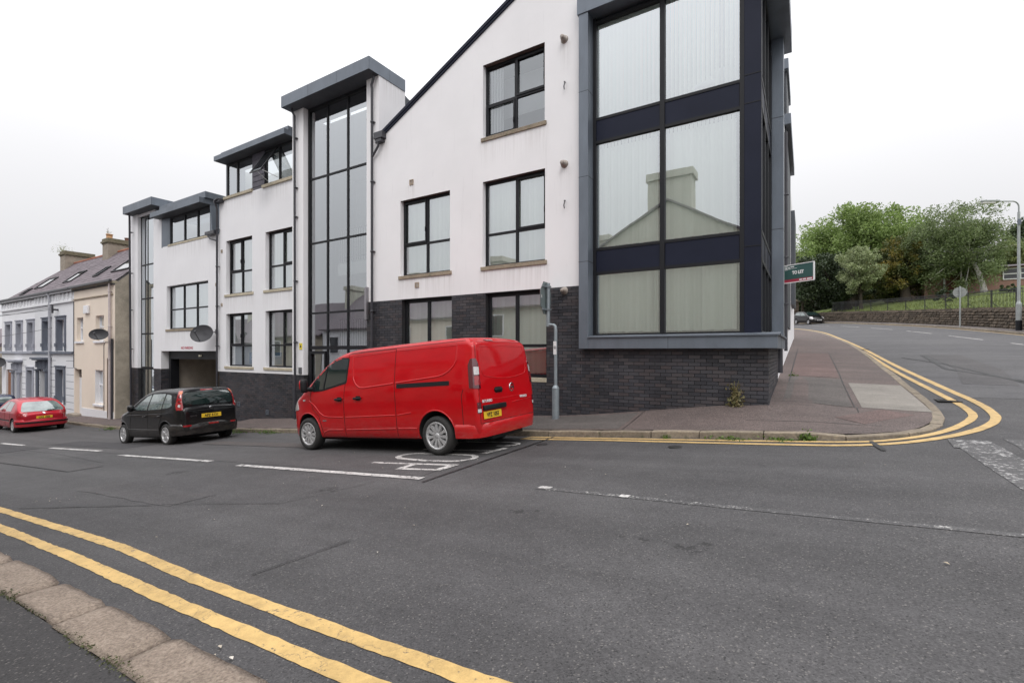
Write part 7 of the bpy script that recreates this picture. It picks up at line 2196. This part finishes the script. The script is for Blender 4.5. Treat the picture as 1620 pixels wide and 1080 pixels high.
for sd_, sg in (('L', 1), ('R', -1)):
    note.patch('window_surround', M_TRIM, rounded([(-1.78, 1.03), (-1.58, 1.40), (-1.1, 1.465), (-.45, 1.465), (-.12, 1.405), (.62, 1.04), (.6, .99), (-.2, .965), (-1.5, .99)], .05), sd_, .002)
    for pl_ in ([(-.30, 1.0), (-.38, 1.435), (-.12, 1.375), (.5, 1.05), (.46, 1.015)], [(-1.14, 1.01), (-1.18, 1.425), (-.44, 1.435), (-.36, 1.0)], [(-1.66, 1.07), (-1.50, 1.37), (-1.25, 1.41), (-1.19, 1.02), (-1.5, 1.035)]):
        note.patch('side_window', M_CGLG, rounded(pl_, .04), sd_, .005, sp_=.1)
    g = Lines()
    for pts in ([(-.33, .96), (-.28, .28)], [(.66, .98), (.80, .6), (.78, .28)], [(-1.16, .98), (-1.1, .75), (-.94, .55), (-.92, .28)], [(.82, .28), (-.92, .28)], [(-1.62, .60), (-1.9, .62)]):
        note.line('x', None, pts, sd_, .006, -.001, mb=g)
    g.build('door_seams', M_GAP, note.body, world=False)
    g = Lines(); note.line('x', None, [(.9, .46), (-.95, .44)], sd_, .012, .0, mb=g); note.line('x', None, [(1.0, .86), (-1.5, .885)], sd_, .012, -.006, mb=g, n=8)
    for cx_ in note.wheels: note.line('x', None, arcpts(cx_, note.wr+.02, note.arch+.012, -10, 190, 26), sd_, .014, -.004, mb=g, n=8)
    g.build('pressed_lines', M_BLK, note.body, world=False)
    for cx_ in (-.18, -1.02):
        p_, n__ = note.hit((cx_, sg*3, .82), (0, -sg, 0)); note.box('door_handle', M_BLK, cx_-.09, cx_+.09, p_.y+sg*.01, p_.y+sg*.04, .80, .835, .012)
    vw = (-50 if sg > 0 else 50, -1.86, sg*.68)
    poly = [(-.09, .95), (.07, .95), (.10, 1.1), (.06, 1.47), (-.02, 1.47), (-.05, 1.2)]
    if sg < 0: poly = [(-u, v) for u, v in poly][::-1]
    lp = note.patch('tail_lamp', M_LRED, rounded(poly, .015), vw, .012, sp_=.04)
    for (z, m) in ((1.40, M_LORG), (1.06, M_LCLR)): note.patch('lamp_segment', m, rounded(rect(-.03, .03, z-.03, z+.04), .02), vw, .016, parent=lp, sp_=.03)
    for z in (1.30, 1.18): note.patch('lamp_segment', M_LDRK, rounded(rect(-.02, .035, z-.02, z+.025), .015), vw, .0165, parent=lp, sp_=.03)
    note.patch('rear_reflector', M_LRED, rounded(rect(*((.52, .70) if sg > 0 else (-.70, -.52)), .495, .54), .01), 'B', .006)
    m_ = MB(); m_.lathe([(0, -.10), (.06, -.09), (.085, -.03), (.085, .04), (.06, .08), (0, .09)], (.40, sg*.96, 1.08), n=14); mr_ = m_.build('door_mirror', M_BLK, note.root, world=False)
    m_ = MB(); m_.tube([(.46, sg*.80, 1.03), (.42, sg*.92, 1.04)], .03, 6); m_.build('mirror_arm', M_TRIM, mr_, world=False)
    note.patch('headlamp', M_LCLR, rounded([(-.2, .70), (.1, .66), (.12, .78), (-.08, .95), (-.22, .9)] if sg > 0 else [(.2, .70), (.22, .9), (.08, .95), (-.12, .78), (-.1, .66)], .03), (225 if sg > 0 else 135, 1.62, sg*.62), .008, sp_=.05)
note.patch('windscreen', M_CGL, rounded([(.02, -.58), (.02, .58), (.68, .70), (.68, -.70)], .05), 'T', .004, sp_=.1)
note.patch('rear_window', M_CGL, rounded([(-.62, 1.075), (.62, 1.075), (.66, 1.2), (.56, 1.42), (-.56, 1.42), (-.66, 1.2)], .07), 'B', .005)
note.patch('third_brake_lamp', M_LRED, rounded(rect(-.16, .16, 1.455, 1.48), .008), 'B', .012)
g = Lines(); note.line('x', None, [(.64, 1.0), (.66, .60), (-.66, .60), (-.64, 1.0)], 'B', .005, -.001, mb=g); g.build('tailgate_seam', M_GAP, note.body, world=False)
g = Lines(); note.line('x', None, [(-.6, .905), (.6, .905)], 'B', .012, -.004, mb=g, n=8); g.build('tailgate_crease', M_BLK, note.body, world=False)
xw = note.hit((-5, 0, 1.09), (1, 0, 0))[0].x
wp = MB(); wp.tube([(xw-.03, .02, 1.09), (xw-.03, -.25, 1.13), (xw-.02, -.42, 1.2)], .010, 5); wp.tube([(xw-.015, -.1, 1.11), (xw-.02, -.5, 1.16)], .008, 5); wp.build('rear_wiper', M_TRIM, note.root, world=False)
note.plate(M_PLY, .26, -.26, .70, .81, note.hit((-5, 0, .72), (1, 0, 0))[0].x-.006, 'AFZ 5131')
xx = note.hit((-5, 0, .965), (1, 0, 0))[0].x
b_ = MB(); b_.lathe([(.03, -.01), (.04, -.01), (.04, 0)], (xx, 0, .965), axis='x', n=20); b_.box(xx-.012, xx, -.05, .05, .957, .973); b_.build('round_emblem', M_CHR, note.root, world=False)
note.plate_y = 0
text_mesh('badge_lettering', 'NOTE', .05, M_CHR, Matrix.Translation((note.hit((-5, .46, .77), (1, 0, 0))[0].x-.005, .46, .77)) @ mt, note.root, .002, world=False, bold=.001, sx=1.4)
note.sweep('rear_bumper', M_BLK, halfpath([(-1.62, .835), (-1.8, .80), (-1.92, .73), (-1.99, .6), (-2.04, .3), (-2.05, .1)]), [(.0, .26), (-.03, .28), (-.045, .40), (-.045, .52), (-.0, .585), (.06, .585), (.06, .26)])
note.patch('bumper_strip', M_TRIM, rect(-.5, .5, .27, .33), 'B', .05)
note.patch('fog_lamp', M_LRED, rounded(rect(-.16, .10, .515, .56), .01), 'B', .062)

# ---------------- red small hatchback, low and rounded
p206 = Car(top=[(-1.93, .82), (-1.88, .90), (-1.74, 1.02), (-1.52, 1.17), (-1.30, 1.29), (-1.02, 1.38), (-.4, 1.435), (.05, 1.42), (.4, 1.32), (.75, 1.13), (1.0, .98), (1.4, .86), (1.75, .72), (1.88, .58)],
           bot=[(-1.93, .30), (-1.5, .22), (0, .18), (1.5, .18), (1.88, .22)],
           plan=[(-1.93, .66), (-1.8, .77), (-1.55, .82), (-1, .84), (.9, .83), (1.4, .79), (1.7, .68), (1.88, .45)],
           zw=.84, zroof=1.43, T=.26, rc=.13, rear_r=.09, front_r=.09, wheels=(1.22, -1.22), wr=.295, wy=.735, ww=.185, paint=M_CRED, arch=.345, crown=.03)
p206.spokes = 7
qx, qy = -30.3, 7.0
p206.make('hatchback_car', (qx, qy, H(qx, qy)-.02), math.pi, 'red small rounded hatchback parked by the grey terraced houses', 'car', 'cars parked along the street')
for sd_, sg in (('L', 1), ('R', -1)):
    p206.patch('side_window', M_CGLG, rounded([(-1.05, .93), (-.95, 1.28), (-.3, 1.335), (-.2, .92)], .05), sd_, .005, sp_=.1)
    p206.patch('side_window', M_CGLG, rounded([(-.14, .92), (-.24, 1.335), (.05, 1.32), (.75, .95)], .05), sd_, .005, sp_=.1)
    g = Lines()
    for pts in ([(-.2, .9), (-.18, .25)], [(.85, .9), (.8, .25)], [(-.95, .9), (-.86, .5), (-.8, .25)]): p206.line('x', None, pts, sd_, .006, -.001, mb=g)
    g.build('door_seams', M_GAP, p206.body, world=False)
    p206.patch('rubbing_strip', M_TRIM, rect(-.8, .8, .50, .55), sd_, .012)
    vw = (-50 if sg > 0 else 50, -1.80, sg*.62)
    poly = [(-.22, .74), (.16, .66), (.20, .74), (.10, .86), (-.15, .86)]
    if sg < 0: poly = [(-u, v) for u, v in poly][::-1]
    p206.patch('tail_lamp', M_LRED, rounded(poly, .02), vw, .010, sp_=.05)
    m_ = MB(); m_.lathe([(0, -.08), (.06, -.07), (.08, 0), (.06, .07), (0, .08)], (.62, sg*.93, .98), n=12); m_.build('door_mirror', M_CRED, p206.root, world=False)
p206.patch('rear_window', M_CGLG, rounded([(-.70, .90), (.70, .90), (.64, 1.10), (.52, 1.30), (-.52, 1.30), (-.64, 1.10)], .09), 'B', .006)
p206.patch('windscreen', M_CGL, rounded([(.12, -.52), (.12, .52), (.78, .68), (.78, -.68)], .05), 'T', .004, sp_=.1)
xx = p206.hit((-5, 0, .9), (1, 0, 0))[0].x
wp = MB(); wp.tube([(xx-.03, -.1, .915), (xx+.02, -.45, .97)], .012, 5); wp.build('rear_wiper', M_TRIM, p206.root, world=False)
p206.sweep('rear_bumper', M_CRED, halfpath([(-1.58, .825), (-1.75, .80), (-1.9, .72), (-1.98, .58), (-2.02, .3), (-2.03, .1)]), [(.0, .26), (-.03, .28), (-.04, .35), (-.045, .52), (-.01, .57), (.06, .57), (.06, .26)])
p206.sweep('bumper_strip', M_TRIM, halfpath([(-1.75, .80), (-1.9, .72), (-1.98, .58), (-2.02, .3), (-2.03, .1)]), [(-.03, .40), (-.06, .41), (-.062, .47), (-.03, .48)])
p206.plate(M_PLY, .26, -.26, .60, .70, p206.hit((-5, 0, .64), (1, 0, 0))[0].x-.008, 'LXZ 1826')
p206.patch('emblem', M_CHR, rounded(rect(-.04, .04, .80, .87), .02), 'B', .006)

# ---------------- dark blue estate in front of the red hatchback
blu = Car(top=[(-1.95, 1.0), (-1.9, 1.2), (-1.75, 1.36), (-1.4, 1.42), (-.2, 1.44), (.3, 1.34), (.8, 1.08), (1.1, .98), (1.6, .86), (1.88, .6)], bot=[(-1.95, .28), (0, .2), (1.88, .22)],
          plan=[(-1.95, .72), (-1.6, .82), (0, .84), (1.4, .8), (1.88, .5)], zw=.92, zroof=1.43, T=.17, wheels=(1.25, -1.25), wr=.30, wy=.735, ww=.18, paint=M_BLU, arch=.35)
blu.make('estate_car', (-37.2, 6.95, H(-37.2, 6.95)), math.pi, 'dark blue car at the left edge, mostly hidden ahead of the red hatchback', 'car', 'cars parked along the street')
for sd_ in ('L', 'R'):
    blu.patch('side_window', M_CGLG, rounded([(-1.7, 1.0), (-1.5, 1.32), (.1, 1.35), (.8, 1.0)], .05), sd_, .005, sp_=.12)
blu.patch('rear_window', M_CGLG, rounded([(-.62, 1.04), (.62, 1.04), (.54, 1.32), (-.54, 1.32)], .06), 'B', .006)

# ---------------- black hatchback far up the side road, facing the camera
cor = Car(top=[(-1.93, .95), (-1.88, 1.12), (-1.7, 1.32), (-1.4, 1.43), (-.5, 1.48), (0, 1.46), (.35, 1.36), (.8, 1.12), (1.05, 1.0), (1.5, .88), (1.8, .74), (1.92, .6)], bot=[(-1.93, .28), (0, .2), (1.92, .22)],
          plan=[(-1.93, .70), (-1.6, .82), (0, .85), (1.3, .82), (1.7, .70), (1.92, .48)], zw=.95, zroof=1.48, T=.19, wheels=(1.25, -1.25), wr=.30, wy=.745, ww=.19, paint=M_BLK, arch=.35, crown=.03)
cor.spokes = 6
cx0, cy0 = .3, 66.8
cor.make('hatchback_car', (cx0, cy0, H(cx0, cy0)), R(-60), 'black hatchback facing the camera far up the side road by the stone wall', 'car', 'cars parked along the street')
for sd_, sg in (('L', 1), ('R', -1)):
    cor.patch('side_window', M_CGLG, rounded([(-.25, 1.0), (-.35, 1.37), (.05, 1.36), (.75, 1.03)], .05), sd_, .006, sp_=.1)
    cor.patch('side_window', M_CGLG, rounded([(-1.5, 1.08), (-1.3, 1.33), (-.42, 1.38), (-.33, 1.0)], .05), sd_, .006, sp_=.1)
    cor.patch('headlamp', M_LCLR, rounded([(-.26, .62), (.14, .58), (.16, .72), (-.02, .90), (-.28, .88)] if sg > 0 else [(.26, .62), (.28, .88), (.02, .90), (-.16, .72), (-.14, .58)], .03), (225 if sg > 0 else 135, 1.62, sg*.6), .01, sp_=.05)
cor.patch('windscreen', M_CGL, rounded([(.18, -.56), (.18, .56), (.92, .70), (.92, -.70)], .05), 'T', .005, sp_=.1)
cor.patch('grille', M_TRIM, rounded(rect(-.4, .4, .3, .42), .03), 'F', .006)
cor.plate(M_PLW, -.26, .26, .46, .57, cor.hit((5, 0, .5), (-1, 0, 0))[0].x+.02, 'KGZ 2715', 1)
